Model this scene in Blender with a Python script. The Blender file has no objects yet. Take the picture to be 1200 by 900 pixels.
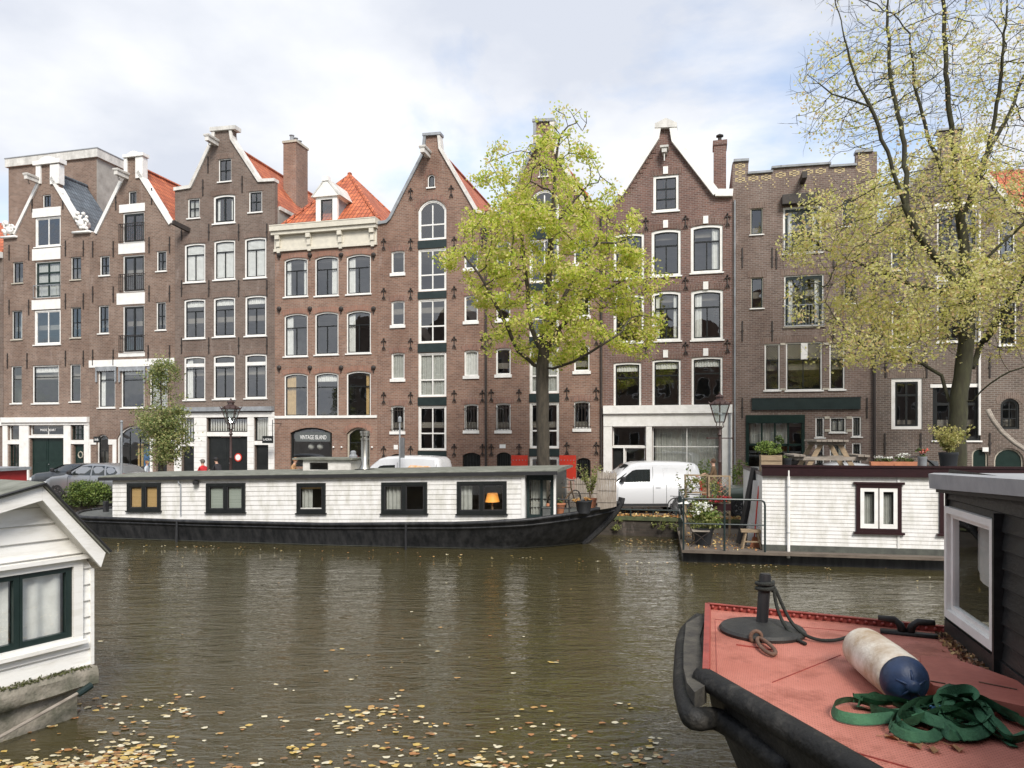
import bpy, bmesh, math, random
from mathutils import Vector, Matrix, kdtree, noise as mnoise
from mathutils.geometry import delaunay_2d_cdt
R = math.radians
random.seed(7)
SC = bpy.context.scene
COL = SC.collection
FOC, HOR, EYE, STREET = 850.0, 510.0, 3.6, 0.7   # focal length in px of a 1200 px wide frame, horizon row, eye height, street level

# ---------------------------------------------------------------- mesh helpers
def inpoly(x, y, P):
    c = False; n = len(P); j = n - 1
    for i in range(n):
        xi, yi = P[i]; xj, yj = P[j]
        if (yi > y) != (yj > y) and x < (xj - xi) * (y - yi) / (yj - yi) + xi: c = not c
        j = i
    return c

def cdt(outer, holes):
    vs, es = [], []
    for L in [outer] + list(holes):
        b = len(vs); n = len(L)
        vs += [Vector((p[0], p[1])) for p in L]
        es += [(b + i, b + (i + 1) % n) for i in range(n)]
    r = delaunay_2d_cdt(vs, es, [], 0, 1e-5)
    V = [(v.x, v.y) for v in r[0]]; F = []
    for f in r[2]:
        cx = sum(V[i][0] for i in f) / len(f); cy = sum(V[i][1] for i in f) / len(f)
        if not inpoly(cx, cy, outer): continue
        if any(inpoly(cx, cy, h) for h in holes): continue
        F.append(tuple(f))
    return V, F

class MB:
    def __init__(s): s.v = []; s.f = []; s.m = []; s.k = 0
    def add(s, vs, fs):
        b = len(s.v); s.v += [tuple(v) for v in vs]
        s.f += [tuple(b + i for i in f) for f in fs]; s.m += [s.k] * len(fs); return s
    def box(s, x0, x1, y0, y1, z0, z1):
        if x0 > x1: x0, x1 = x1, x0
        if y0 > y1: y0, y1 = y1, y0
        if z0 > z1: z0, z1 = z1, z0
        return s.add([(x0,y0,z0),(x1,y0,z0),(x1,y1,z0),(x0,y1,z0),(x0,y0,z1),(x1,y0,z1),(x1,y1,z1),(x0,y1,z1)],
              [(0,3,2,1),(4,5,6,7),(0,1,5,4),(1,2,6,5),(2,3,7,6),(3,0,4,7)])
    def poly(s, pts): return s.add(pts, [tuple(range(len(pts)))])
    def face(s, outer, holes, y):
        V, F = cdt(outer, holes); return s.add([(x, y, z) for x, z in V], F)
    def slab(s, outer, holes, y0, y1):
        V, F = cdt(outer, holes)
        s.add([(x, y0, z) for x, z in V], F)
        s.add([(x, y1, z) for x, z in V], [tuple(reversed(f)) for f in F])
        for L in [outer] + list(holes):
            n = len(L)
            for i in range(n):
                a, b = L[i], L[(i + 1) % n]
                s.poly([(a[0],y0,a[1]),(a[0],y1,a[1]),(b[0],y1,b[1]),(b[0],y0,b[1])])
        return s
    def bar(s, a, b, w, h=None, up=(0,0,1)):
        a = Vector(a); b = Vector(b); h = h or w; d = (b - a).normalized(); u = Vector(up)
        if abs(d.dot(u)) > .99: u = Vector((1,0,0))
        x = d.cross(u).normalized(); z = x.cross(d); P = []
        for p in (a, b):
            for i, j in ((-1,-1),(1,-1),(1,1),(-1,1)): P.append(p + x*(i*w/2) + z*(j*h/2))
        return s.add(P, [(0,3,2,1),(4,5,6,7),(0,1,5,4),(1,2,6,5),(2,3,7,6),(3,0,4,7)])
    def tube(s, pts, r, n=6, cap=True, close=False, flat=1.0):
        pts = [Vector(p) for p in pts]; m = len(pts); rs = r if isinstance(r, (list, tuple)) else [r]*m
        V = []; prev = None
        for i, p in enumerate(pts):
            if close: d = pts[(i+1)%m] - pts[i-1]
            else: d = pts[min(i+1,m-1)] - pts[max(i-1,0)]
            d = d.normalized() if d.length > 1e-9 else Vector((0,0,1))
            if prev is None:
                x = d.orthogonal().normalized() if abs(d.z) > .9 else d.cross(Vector((0,0,1))).normalized()
            else:
                x = prev - d*prev.dot(d); x = x.normalized() if x.length > 1e-6 else d.orthogonal().normalized()
            prev = x; y = d.cross(x)
            for k in range(n):
                a = 2*math.pi*k/n; V.append(p + x*math.cos(a)*rs[i] + y*math.sin(a)*rs[i]*flat)
        F = []
        for i in range(m if close else m-1):
            j = (i+1) % m
            for k in range(n): F.append((i*n+k, i*n+(k+1)%n, j*n+(k+1)%n, j*n+k))
        if cap and not close: F.append(tuple(reversed(range(n)))); F.append(tuple((m-1)*n+k for k in range(n)))
        return s.add(V, F)
    def lathe(s, prof, n=12, c=(0,0,0), sq=1.0):
        V = []; F = []; m = len(prof)
        for r, z in prof:
            for k in range(n):
                a = 2*math.pi*(k+.5)/n; V.append((c[0]+r*math.cos(a), c[1]+r*sq*math.sin(a), c[2]+z))
        for i in range(m-1):
            for k in range(n): F.append((i*n+k, i*n+(k+1)%n, (i+1)*n+(k+1)%n, (i+1)*n+k))
        F.append(tuple(reversed(range(n)))); F.append(tuple((m-1)*n+k for k in range(n)))
        return s.add(V, F)
    def grid(s, rows, closed=False):          # rows: list of equal-length point lists
        n = len(rows[0]); V = [p for r in rows for p in r]; F = []
        for i in range(len(rows)-1):
            for k in range(n if closed else n-1):
                F.append((i*n+k, i*n+(k+1)%n, (i+1)*n+(k+1)%n, (i+1)*n+k))
        return s.add(V, F)
    def ball(s, c, r, n=8, sz=1.0):
        m = max(4, n//2+1); prof = [(max(1e-3, r*math.sin(math.pi*i/(m-1))), -r*sz*math.cos(math.pi*i/(m-1))) for i in range(m)]
        return s.lathe(prof, n, c)
    def leaf(s, p, a, rnd=random):
        d = Vector((rnd.gauss(0,1), rnd.gauss(0,1), rnd.gauss(0,.8))).normalized()
        q = d.orthogonal().normalized(); q = (Matrix.Rotation(rnd.uniform(0,6.28), 3, d) @ q); w = d.cross(q)
        p = Vector(p); l = a*rnd.uniform(.7,1.25)
        return s.add([p - d*l*.5, p + q*l*.32 + w*l*.08, p + d*l*.5, p - q*l*.32 + w*l*.08], [(0,1,2,3)])
    def build(s, name, mat, parent=None, smooth=False, loc=None):
        me = bpy.data.meshes.new(name); me.from_pydata(s.v, [], s.f)
        mats = mat if isinstance(mat, (list, tuple)) else [mat]
        for m in mats: me.materials.append(m)
        if len(mats) > 1: me.polygons.foreach_set('material_index', s.m)
        if smooth: me.polygons.foreach_set('use_smooth', [True]*len(me.polygons))
        me.update()
        o = bpy.data.objects.new(name, me); COL.objects.link(o)
        if parent: o.parent = parent
        if loc: o.location = loc
        if smooth == 'auto': o.modifiers.new('es', 'EDGE_SPLIT').split_angle = R(38)
        return o

def tag(o, label=None, cat=None, group=None, kind=None):
    if label: o['label'] = label
    if cat: o['category'] = cat
    if group: o['group'] = group
    if kind: o['kind'] = kind
    return o
def thing(name, label, cat, loc=(0,0,0), rz=0, group=None):
    o = bpy.data.objects.new(name, None); COL.objects.link(o); o.location = loc; o.rotation_euler = (0,0,rz)
    o.empty_display_size = .3
    return tag(o, label, cat, group)
def copy_tree(o, parent=None):
    c = o.copy(); COL.objects.link(c); c.parent = parent
    for ch in list(o.children): copy_tree(ch, c)
    return c

class Fr:                                     # a vertical reference plane in the world: origin + direction
    def __init__(s, ox, oy, slope):
        s.ox, s.oy = ox, oy; s.a = math.atan(slope); s.ex, s.ey = math.cos(s.a), math.sin(s.a); s.nx, s.ny = -s.ey, s.ex
    def p(s, px, py, y=0.0):
        u = (px-600)/FOC; t = (y + s.ox*s.nx + s.oy*s.ny)/(u*s.nx + s.ny)
        return ((t*u-s.ox)*s.ex + (t-s.oy)*s.ey, EYE - (py-HOR)/FOC*t)
    def w(s, x, y, z): return Vector((s.ox + x*s.ex + y*s.nx, s.oy + x*s.ey + y*s.ny, z))
def ground_pt(px, py, z):
    t = (EYE - z)*FOC/(py-HOR); return Vector(((px-600)/FOC*t, t, z))
def at_depth(px, py, t): return Vector(((px-600)/FOC*t, t, EYE-(py-HOR)/FOC*t))

# ---------------------------------------------------------------- materials
MATS = {}
def nt(m): return m.node_tree.nodes, m.node_tree.links
def newmat(name):
    m = bpy.data.materials.new(name); m.use_nodes = True; n, l = nt(m); return m, n, l, n['Principled BSDF']
def c4(c): return (c[0], c[1], c[2], 1)
def pbr(name, c1, c2=None, scale=4.0, rough=.6, metal=0, bump=0.0, bscale=30, stretch=(1,1,1), contrast=(.35,.65), spec=None, trans=0):
    m, n, l, b = newmat(name)
    tc = n.new('ShaderNodeTexCoord'); mp = n.new('ShaderNodeMapping'); mp.inputs['Scale'].default_value = stretch
    l.new(tc.outputs['Object'], mp.inputs['Vector'])
    if c2 is None: c2 = tuple(x*.8 for x in c1)
    nz = n.new('ShaderNodeTexNoise'); nz.inputs['Scale'].default_value = scale; nz.inputs['Detail'].default_value = 6; nz.inputs['Roughness'].default_value = .65
    l.new(mp.outputs[0], nz.inputs['Vector'])
    cr = n.new('ShaderNodeValToRGB'); cr.color_ramp.elements[0].position = contrast[0]; cr.color_ramp.elements[1].position = contrast[1]
    cr.color_ramp.elements[0].color = c4(c2); cr.color_ramp.elements[1].color = c4(c1)
    l.new(nz.outputs[0], cr.inputs[0]); l.new(cr.outputs[0], b.inputs['Base Color'])
    b.inputs['Roughness'].default_value = rough; b.inputs['Metallic'].default_value = metal
    if spec is not None: b.inputs['Specular IOR Level'].default_value = spec
    if bump:
        n2 = n.new('ShaderNodeTexNoise'); n2.inputs['Scale'].default_value = bscale; n2.inputs['Detail'].default_value = 4
        l.new(mp.outputs[0], n2.inputs['Vector'])
        bp = n.new('ShaderNodeBump'); bp.inputs['Strength'].default_value = bump; bp.inputs['Distance'].default_value = .02
        l.new(n2.outputs[0], bp.inputs['Height']); l.new(bp.outputs[0], b.inputs['Normal'])
    MATS[name] = m; return m

def brick(name, c1, c2, mortar, patch=(.66,.62,.59), row=.088, width=.25, vert=False, ms=.011, patchlo=.42):
    m, n, l, b = newmat(name)
    tc = n.new('ShaderNodeTexCoord'); sp = n.new('ShaderNodeSeparateXYZ'); l.new(tc.outputs['Object'], sp.inputs[0])
    ad = n.new('ShaderNodeMath'); ad.operation = 'ADD'; l.new(sp.outputs[0], ad.inputs[0]); l.new(sp.outputs[1], ad.inputs[1])
    cb = n.new('ShaderNodeCombineXYZ')
    if vert: l.new(ad.outputs[0], cb.inputs[1]); l.new(sp.outputs[2], cb.inputs[0])
    else: l.new(ad.outputs[0], cb.inputs[0]); l.new(sp.outputs[2], cb.inputs[1])
    bt = n.new('ShaderNodeTexBrick'); l.new(cb.outputs[0], bt.inputs['Vector'])
    bt.inputs['Color1'].default_value = c4(c1); bt.inputs['Color2'].default_value = c4(c2); bt.inputs['Mortar'].default_value = c4(mortar)
    bt.inputs['Scale'].default_value = 1; bt.inputs['Mortar Size'].default_value = ms; bt.inputs['Mortar Smooth'].default_value = .3
    bt.inputs['Brick Width'].default_value = width; bt.inputs['Row Height'].default_value = row; bt.inputs['Bias'].default_value = -.1
    nz = n.new('ShaderNodeTexNoise'); nz.inputs['Scale'].default_value = .55; nz.inputs['Detail'].default_value = 7; nz.inputs['Roughness'].default_value = .68
    l.new(tc.outputs['Object'], nz.inputs['Vector'])
    cr = n.new('ShaderNodeValToRGB'); cr.color_ramp.elements[0].position = patchlo-.08; cr.color_ramp.elements[1].position = .62
    cr.color_ramp.elements[0].color = c4(patch); cr.color_ramp.elements[1].color = (.95,.97,.96,1); l.new(nz.outputs[0], cr.inputs[0])
    mx = n.new('ShaderNodeMix'); mx.data_type = 'RGBA'; mx.blend_type = 'MULTIPLY'; mx.inputs[0].default_value = 1
    l.new(bt.outputs[0], mx.inputs[6]); l.new(cr.outputs[0], mx.inputs[7])
    # pale lime bloom and streaks
    n3 = n.new('ShaderNodeTexNoise'); n3.inputs['Scale'].default_value = 1.0; n3.inputs['Detail'].default_value = 9; n3.inputs['Roughness'].default_value = .75
    mp = n.new('ShaderNodeMapping'); mp.inputs['Scale'].default_value = (2.2,2.2,.7); l.new(tc.outputs['Object'], mp.inputs[0]); l.new(mp.outputs[0], n3.inputs['Vector'])
    c3 = n.new('ShaderNodeValToRGB'); c3.color_ramp.elements[0].position = .55; c3.color_ramp.elements[1].position = .73
    c3.color_ramp.elements[0].color = (0,0,0,1); c3.color_ramp.elements[1].color = (.6,.6,.6,1); l.new(n3.outputs[0], c3.inputs[0])
    m2 = n.new('ShaderNodeMix'); m2.data_type = 'RGBA'; l.new(c3.outputs[0], m2.inputs[0]); l.new(mx.outputs[2], m2.inputs[6]); m2.inputs[7].default_value = (.33,.27,.24,1)
    l.new(m2.outputs[2], b.inputs['Base Color']); b.inputs['Roughness'].default_value = .88
    bp = n.new('ShaderNodeBump'); bp.inputs['Strength'].default_value = .35; bp.inputs['Distance'].default_value = .012; bp.invert = True
    l.new(bt.outputs['Fac'], bp.inputs['Height']); l.new(bp.outputs[0], b.inputs['Normal'])
    MATS[name] = m; return m

def tiles(name, axis, c1=(.58,.17,.07), c2=(.40,.10,.045), gap=(.16,.05,.03)):
    m, n, l, b = newmat(name)
    tc = n.new('ShaderNodeTexCoord'); sp = n.new('ShaderNodeSeparateXYZ'); l.new(tc.outputs['Object'], sp.inputs[0])
    cb = n.new('ShaderNodeCombineXYZ'); l.new(sp.outputs[1 if axis == 'y' else 0], cb.inputs[0])
    sc = n.new('ShaderNodeMath'); sc.operation = 'MULTIPLY'; sc.inputs[1].default_value = 1.15; l.new(sp.outputs[2], sc.inputs[0]); l.new(sc.outputs[0], cb.inputs[1])
    bt = n.new('ShaderNodeTexBrick'); l.new(cb.outputs[0], bt.inputs['Vector']); bt.offset = 0
    bt.inputs['Color1'].default_value = c4(c1); bt.inputs['Color2'].default_value = c4(c2); bt.inputs['Mortar'].default_value = c4(gap)
    bt.inputs['Scale'].default_value = 1; bt.inputs['Mortar Size'].default_value = .022; bt.inputs['Mortar Smooth'].default_value = .8
    bt.inputs['Brick Width'].default_value = .24; bt.inputs['Row Height'].default_value = .36
    nz = n.new('ShaderNodeTexNoise'); nz.inputs['Scale'].default_value = 1.3; nz.inputs['Detail'].default_value = 5; l.new(tc.outputs['Object'], nz.inputs[0])
    cr = n.new('ShaderNodeValToRGB'); cr.color_ramp.elements[0].position = .35; cr.color_ramp.elements[0].color = (.72,.7,.7,1); cr.color_ramp.elements[1].position = .6; l.new(nz.outputs[0], cr.inputs[0])
    mx = n.new('ShaderNodeMix'); mx.data_type = 'RGBA'; mx.blend_type = 'MULTIPLY'; mx.inputs[0].default_value = 1
    l.new(bt.outputs[0], mx.inputs[6]); l.new(cr.outputs[0], mx.inputs[7]); l.new(mx.outputs[2], b.inputs['Base Color'])
    b.inputs['Roughness'].default_value = .7
    bp = n.new('ShaderNodeBump'); bp.inputs['Strength'].default_value = .9; bp.inputs['Distance'].default_value = .05; bp.invert = True
    l.new(bt.outputs['Fac'], bp.inputs['Height']); l.new(bp.outputs[0], b.inputs['Normal'])
    MATS[name] = m; return m

def leafmat(name, cols, trans=.45, rough=.55):
    m, n, l, b = newmat(name)
    g = n.new('ShaderNodeNewGeometry'); cr = n.new('ShaderNodeValToRGB'); cr.color_ramp.interpolation = 'CONSTANT'
    E = cr.color_ramp.elements
    while len(E) < len(cols): E.new(.5)
    for i, c in enumerate(cols): E[i].position = i/len(cols); E[i].color = c4(c)
    l.new(g.outputs['Random Per Island'], cr.inputs[0]); l.new(cr.outputs[0], b.inputs['Base Color']); b.inputs['Roughness'].default_value = rough
    if trans:
        tr = n.new('ShaderNodeBsdfTranslucent'); l.new(cr.outputs[0], tr.inputs[0]); mx = n.new('ShaderNodeMixShader'); mx.inputs[0].default_value = trans
        l.new(b.outputs[0], mx.inputs[1]); l.new(tr.outputs[0], mx.inputs[2]); l.new(mx.outputs[0], n['Material Output'].inputs[0])
    MATS[name] = m; return m

def glassmat(name, tint=(.93,.95,.94), refl=.12, wav=.25, wscale=1.6, rough=0.0):
    m, n, l, b = newmat(name); n.remove(b)
    tr = n.new('ShaderNodeBsdfTransparent'); tr.inputs[0].default_value = c4(tint)
    gl = n.new('ShaderNodeBsdfGlossy'); gl.inputs['Roughness'].default_value = rough; gl.inputs[0].default_value = (.93,.96,1,1)
    lw = n.new('ShaderNodeLayerWeight'); lw.inputs[0].default_value = .5; pw = n.new('ShaderNodeMath'); pw.operation = 'POWER'; pw.inputs[1].default_value = 5; l.new(lw.outputs['Facing'], pw.inputs[0])
    ad = n.new('ShaderNodeMath'); ad.operation = 'MULTIPLY_ADD'; ad.inputs[1].default_value = .85; ad.inputs[2].default_value = refl+.03; ad.use_clamp = True; l.new(pw.outputs[0], ad.inputs[0])
    tc = n.new('ShaderNodeTexCoord'); nz = n.new('ShaderNodeTexNoise'); nz.inputs['Scale'].default_value = wscale; nz.inputs['Detail'].default_value = 1
    l.new(tc.outputs['Object'], nz.inputs[0]); bp = n.new('ShaderNodeBump'); bp.inputs['Strength'].default_value = wav; bp.inputs['Distance'].default_value = .02
    l.new(nz.outputs[0], bp.inputs['Height']); l.new(bp.outputs[0], gl.inputs['Normal'])
    mx = n.new('ShaderNodeMixShader'); l.new(ad.outputs[0], mx.inputs[0]); l.new(tr.outputs[0], mx.inputs[1]); l.new(gl.outputs[0], mx.inputs[2])
    l.new(mx.outputs[0], n['Material Output'].inputs[0]); MATS[name] = m; return m

M = MATS
pbr('white', (.80,.79,.76), (.66,.65,.61), 3, .45, contrast=(.25,.6))
pbr('oldwhite', (.70,.68,.64), (.50,.48,.44), 3, .6, bump=.1)
pbr('cream', (.66,.62,.52), (.55,.52,.44), 3, .55)
pbr('stonewhite', (.68,.67,.63), (.45,.44,.41), 2.5, .7, bump=.15, stretch=(1,1,.5))
pbr('dark', (.010,.012,.012), (.018,.02,.02), 3, .4, spec=.35)
pbr('green', (.006,.018,.015), (.011,.027,.022), 3, .35, spec=.35)
pbr('bluegreen', (.022,.035,.035), (.015,.025,.025), 3, .35, spec=.4)
pbr('iron', (.018,.016,.015), (.04,.028,.022), 9, .6)
pbr('lead', (.30,.32,.34), (.20,.21,.22), 3, .55, bump=.1)
pbr('plaster', (.40,.385,.35), (.27,.255,.23), 1.6, .85, bump=.1)
pbr('slate', (.16,.19,.22), (.10,.12,.14), 5, .5)
pbr('interior', (.22,.20,.17), (.15,.13,.11), .8, .9)
pbr('curtain', (.72,.71,.68), (.6,.59,.56), 5, .9)
pbr('sheer', (.45,.45,.42), (.36,.36,.33), 5, .9)
pbr('ochre', (.52,.36,.16), (.42,.28,.12), 5, .9)
pbr('yellowbrick', (.60,.50,.28), (.48,.38,.2), 9, .85)
pbr('sandstone', (.5,.46,.38), (.36,.33,.27), 4, .8)
pbr('red', (.62,.045,.02), (.52,.035,.018), 2, .45)
tiles('tile_y', 'y'); tiles('tile_x', 'x'); tiles('slate_y', 'y', (.15,.18,.21), (.10,.12,.14), (.05,.06,.07))
brick('brick_a', (.26,.17,.13), (.155,.098,.076), (.30,.25,.21), ms=.014)
brick('brick_b', (.25,.163,.125), (.15,.095,.074), (.29,.245,.205), ms=.014)
brick('brick_c', (.205,.145,.118), (.135,.095,.078), (.22,.19,.165), patch=(.66,.62,.6), ms=.014)
brick('brick_d', (.31,.175,.125), (.20,.11,.082), (.30,.245,.20), ms=.014)
brick('brick_e', (.28,.155,.112), (.17,.092,.07), (.30,.24,.195), ms=.014)
brick('brick_f', (.205,.105,.083), (.12,.066,.056), (.26,.215,.19), ms=.014, patch=(.7,.66,.66))
brick('brick_g', (.205,.14,.118), (.13,.088,.075), (.28,.245,.215), ms=.013)
brick('brick_h', (.165,.12,.10), (.10,.075,.064), (.26,.235,.205), ms=.013)
for k in 'abcdefgh':
    src = {'a':((.23,.15,.115),(.15,.1,.078)),'b':((.23,.15,.115),(.15,.1,.078)),'c':((.19,.125,.1),(.13,.09,.075)),'d':((.36,.17,.115),(.25,.12,.085)),
           'e':((.28,.135,.098),(.17,.085,.065)),'f':((.17,.085,.068),(.11,.058,.05)),'g':((.21,.14,.115),(.14,.095,.08)),'h':((.2,.145,.12),(.13,.095,.08))}[k]
    brick('lintel_'+k, src[0], src[1], (.27,.225,.19), row=.075, width=.3, vert=True)
glassmat('glass'); glassmat('glass_new', wav=.08, refl=.11)
def signmat(name, c): return pbr(name, c, tuple(x*.9 for x in c), 4, .5)
signmat('letters', (.8,.8,.78)); signmat('greysign', (.10,.11,.11))

# ---------------------------------------------------------------- canal houses
FF = Fr(2.83, 37.0, -1/3.88)                   # the plane of the house fronts

def arc_top(x0, x1, z0, z1, rise, n=8):
    """rectangle whose top is a segmental arch: rise below z1 at the ends"""
    if rise <= 0: return [(x0,z0),(x1,z0),(x1,z1),(x0,z1)]
    P = [(x0,z0),(x1,z0)]; w = (x1-x0)/2; cx = (x0+x1)/2; rise = min(rise, w); r = (w*w+rise*rise)/(2*rise); a0 = math.asin(min(1, w/r))
    for i in range(n+1):
        a = a0 - 2*a0*i/n; P.append((cx + r*math.sin(a), z1 - r + r*math.cos(a)))
    return P

class House:
    def __init__(s, name, label, pl, pr, mat, key, cat='house'):
        s.s0 = FF.p(pl, 500)[0] + .004; s.W = FF.p(pr, 500)[0] - .004 - s.s0; s.pl, s.pr = pl, pr
        s.t = thing(name, label, cat, FF.w(s.s0, 0, STREET), FF.a); s.mat = M[mat]; s.key = key; s.holes = []; s.base = -.15
    def q(s, px, py, y=0):
        x, z = FF.p(px, py, y); return (x - s.s0, z - STREET)
    def rect(s, l, r, t, b, y=0):
        c = (l+r)/2; return s.q(l, t, y)[0], s.q(r, t, y)[0], s.q(c, b, y)[1], s.q(c, t, y)[1]
    def win(s, l, r, t, b, frame='white', fw=.07, sash='dark', sw=.045, v=(.5,), h=(.32,), vtop=False, arch=0, sill='white', cur=None, rec=.05, bars=0,
            lint=True, name='window', glass='glass', sh=.07):
        x0, x1, z0, z1 = s.rect(l, r, t, b)
        if sill: z0 += sh
        s.holes.append(arc_top(x0, x1, z0, z1, arch))
        f = MB(); g = fw; o = arc_top(x0+.002, x1-.002, z0+.002, z1-.002, arch); i = arc_top(x0+g, x1-g, z0+g*.8, z1-g, arch*.9)
        f.slab(o, [i], rec, rec+.1); fo = f.build(name, M[frame], s.t)
        if bars == 'none': return fo
        a, b2, c, d = x0+g, x1-g, z0+g*.8, z1-g
        q = MB(); w = sw
        q.slab(arc_top(a+.001, b2-.001, c+.001, d-.001, arch*.9), [arc_top(a+w, b2-w, c+w, d-w, arch*.8)], rec+.03, rec+.085)
        hs = [d-(d-c)*k for k in h]
        for k in hs: q.box(a+w*.5, b2-w*.5, rec+.025, rec+.08, k-w*.6, k+w*.6)
        top = d-.03-arch*.3 if (vtop or not hs) else hs[0]
        for k in v: x = a+(b2-a)*k; q.box(x-w*.5, x+w*.5, rec+.028, rec+.083, c+w*.5, top)
        q.build('sash', M[sash], fo)
        p = MB(); p.poly([(x, rec+.06, z) for x, z in arc_top(a+w*.5, b2-w*.5, c+w*.5, d-w*.5, arch*.8)]); p.build('pane', M[glass], fo)
        if sill:
            m = MB(); m.box(x0-.06, x1+.06, -.07, rec+.09, z0-sh, z0); m.build('sill', M[sill], fo)
        if cur: s.curtain(a, b2, c, d-arch*.5, cur, rec+.13, fo)
        if bars:
            m = MB(); n = bars
            for k in range(n): x = x0+(x1-x0)*(k+.5)/n; m.box(x-.014, x+.014, -.035, -.007, z0+.02, z1-.05-arch)
            for zz in (z0+.12, z1-.2-arch): m.box(x0-.03, x1+.03, -.034, -.012, zz-.015, zz+.015)
            m.build('window_bars', M['iron'], fo)
        if lint and 'lintel_'+s.key in M:
            m = MB(); hh = .3; P = arc_top(x0-.12, x1+.12, z1-arch-.001, z1+.02, arch)[2:]; top = arc_top(x0-.2, x1+.2, z1, z1+hh, arch)[2:]
            m.slab([(x, z) for x, z in P][::-1] + [(x, z) for x, z in top], [], -.012, .0) if arch else m.box(x0-.15, x1+.15, -.012, 0, z1+.002, z1+hh)
            m.build('lintel', M['lintel_'+s.key], s.t)
        return fo
    def curtain(s, a, b, c, d, kind, y, parent):
        mat = M['curtain']; spans = []
        W = b-a
        if kind == 'full': spans = [(a, b, c, d)]
        if kind == 'sheer': spans = [(a, b, c, d)]; mat = M['sheer']
        if kind == 'lr': spans = [(a, a+W*.2, c, d), (b-W*.2, b, c, d)]
        if kind == 'left': spans = [(a, a+W*.3, c, d)]
        if kind == 'right': spans = [(b-W*.3, b, c, d)]
        if kind == 'top': spans = [(a, b, d-(d-c)*.16, d)]
        if kind == 'ochre': spans = [(a, a+W*.45, c, d)]; mat = M['ochre']
        if kind == 'ochrer': spans = [(b-W*.2, b, c, d)]; mat = M['ochre']
        if kind == 'shutter':
            m = MB(); n = int((d-c)/.07)
            for i in range(n):
                z = c+(d-c)*(i+.5)/n; m.box(a+.02, b-.02, y-.04, y-.025, z-.024, z+.024)
            m.box(a, b, y-.02, y-.0, c, d); m.build('louvre_shutter', M['white'], parent); return
        m = MB()
        for (p, q, e, f) in spans:
            n = max(6, int((q-p)/.03)); r1, r2 = [], []
            for i in range(n+1):
                x = p+(q-p)*i/n; yy = y+.025*math.sin(x*48)+.012*math.sin(x*23+1); r1.append((x, yy, e)); r2.append((x, yy*.5+y*.5, f))
            m.grid([r1, r2])
        m.build('curtain', mat, parent, smooth=True)
    def panel(s, l, r, t, b, mat='white', name='panel', y0=-.03, y1=.04, parent=None, lines=False):
        x0, x1, z0, z1 = s.rect(l, r, t, b); m = MB(); m.box(x0, x1, y0, y1, z0, z1)
        return m.build(name, M[mat], parent or s.t)
    def rail(s, l, r, t, b, mat='iron', step=.12, y=-.12):
        x0, x1, z0, z1 = s.rect(l, r, t, b); m = MB()
        m.box(x0, x1, y-.02, y+.02, z1-.04, z1); m.box(x0, x1, y-.015, y+.015, z0+.05, z0+.08)
        n = max(2, int((x1-x0)/step))
        for i in range(n+1): x = x0+(x1-x0)*i/n; m.box(x-.01, x+.01, y-.01, y+.01, z0+.05, z1-.02)
        for x in (x0, x1-.03): m.box(x, x+.03, y, 0, z1-.05, z1-.02); m.box(x, x+.03, y, 0, z0+.06, z0+.09)
        return m.build('balcony_railing', M[mat], s.t)
    def anchor(s, px, py, kind='bar'):
        key = 'anchor_'+kind
        if key not in ANCH:
            m = MB()
            if kind == 'bar': m.box(-.03,.03,-.05,-.005,-.48,.48); m.box(-.05,.05,-.06,-.004,-.04,.04)
            elif kind == 'cross':
                m.bar((0,-.05,-.42),(0,-.03,.42),.06,.05); m.ball((0,-.04,.42),.09,6)
                for sx in (-1,1): m.tube([(0,-.04,.2),(sx*.12,-.05,.3),(sx*.22,-.05,.24),(sx*.2,-.05,.14)],.03,5); m.tube([(0,-.04,-.1),(sx*.1,-.05,-.25),(sx*.16,-.05,-.42)],.028,5)
            elif kind == 'disc':
                m.ball((0,-.04,.05),.14,8); m.bar((0,-.05,-.22),(0,-.05,.02),.05)
            o = m.build('wall_anchor', M['iron'], s.t); ANCH[key] = o.data
        else:
            o = bpy.data.objects.new('wall_anchor', ANCH[key]); COL.objects.link(o); o.parent = s.t
        x, z = s.q(px, py); o.location = (x, 0, z); o.scale = (.62,1,.72) if kind == 'cross' else (1,1,1)
    def anchors(s, pxs, pys, kind='bar'):
        for a in pxs:
            for b in pys:
                s.anchor(a, b - (a-s.pl)*.0 if not callable(b) else b(a), kind)
    def hoist(s, px, py, l=.9, mat='oldwhite'):
        x, z = s.q(px, py); m = MB()
        m.box(x-.12, x+.12, -l, .1, z-.12, z+.14); m.box(x-.19, x+.19, -l-.05, .12, z+.17, z+.24); m.box(x-.18, x+.18, -l-.03, .1, z+.12, z+.17)
        o = m.build('hoist_beam', M[mat], s.t); k = MB(); k.tube([(x,-l+.2,z-.14),(x,-l+.2,z-.32),(x+.06,-l+.2,z-.38),(x+.1,-l+.2,z-.3)],.02,5); k.build('hook', M['iron'], o)
    def coping(s, pts, w=.16, mat='oldwhite', y0=-.1, y1=.38, name='coping'):
        P = [s.q(*p) for p in pts]; m = MB()
        for a, b in zip(P[:-1], P[1:]):
            A = Vector((a[0], 0, a[1])); B = Vector((b[0], 0, b[1])); d = (B-A).normalized(); nn = Vector((-d.z, 0, d.x))
            A = A - d*.03; B = B + d*.03
            q = [A - nn*w*.5, B - nn*w*.5, B + nn*w*.5, A + nn*w*.5]
            m.slab([(v.x, v.z) for v in q], [], y0, y1); y0 -= .002; y1 += .002
        return m.build(name, M[mat], s.t)
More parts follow.
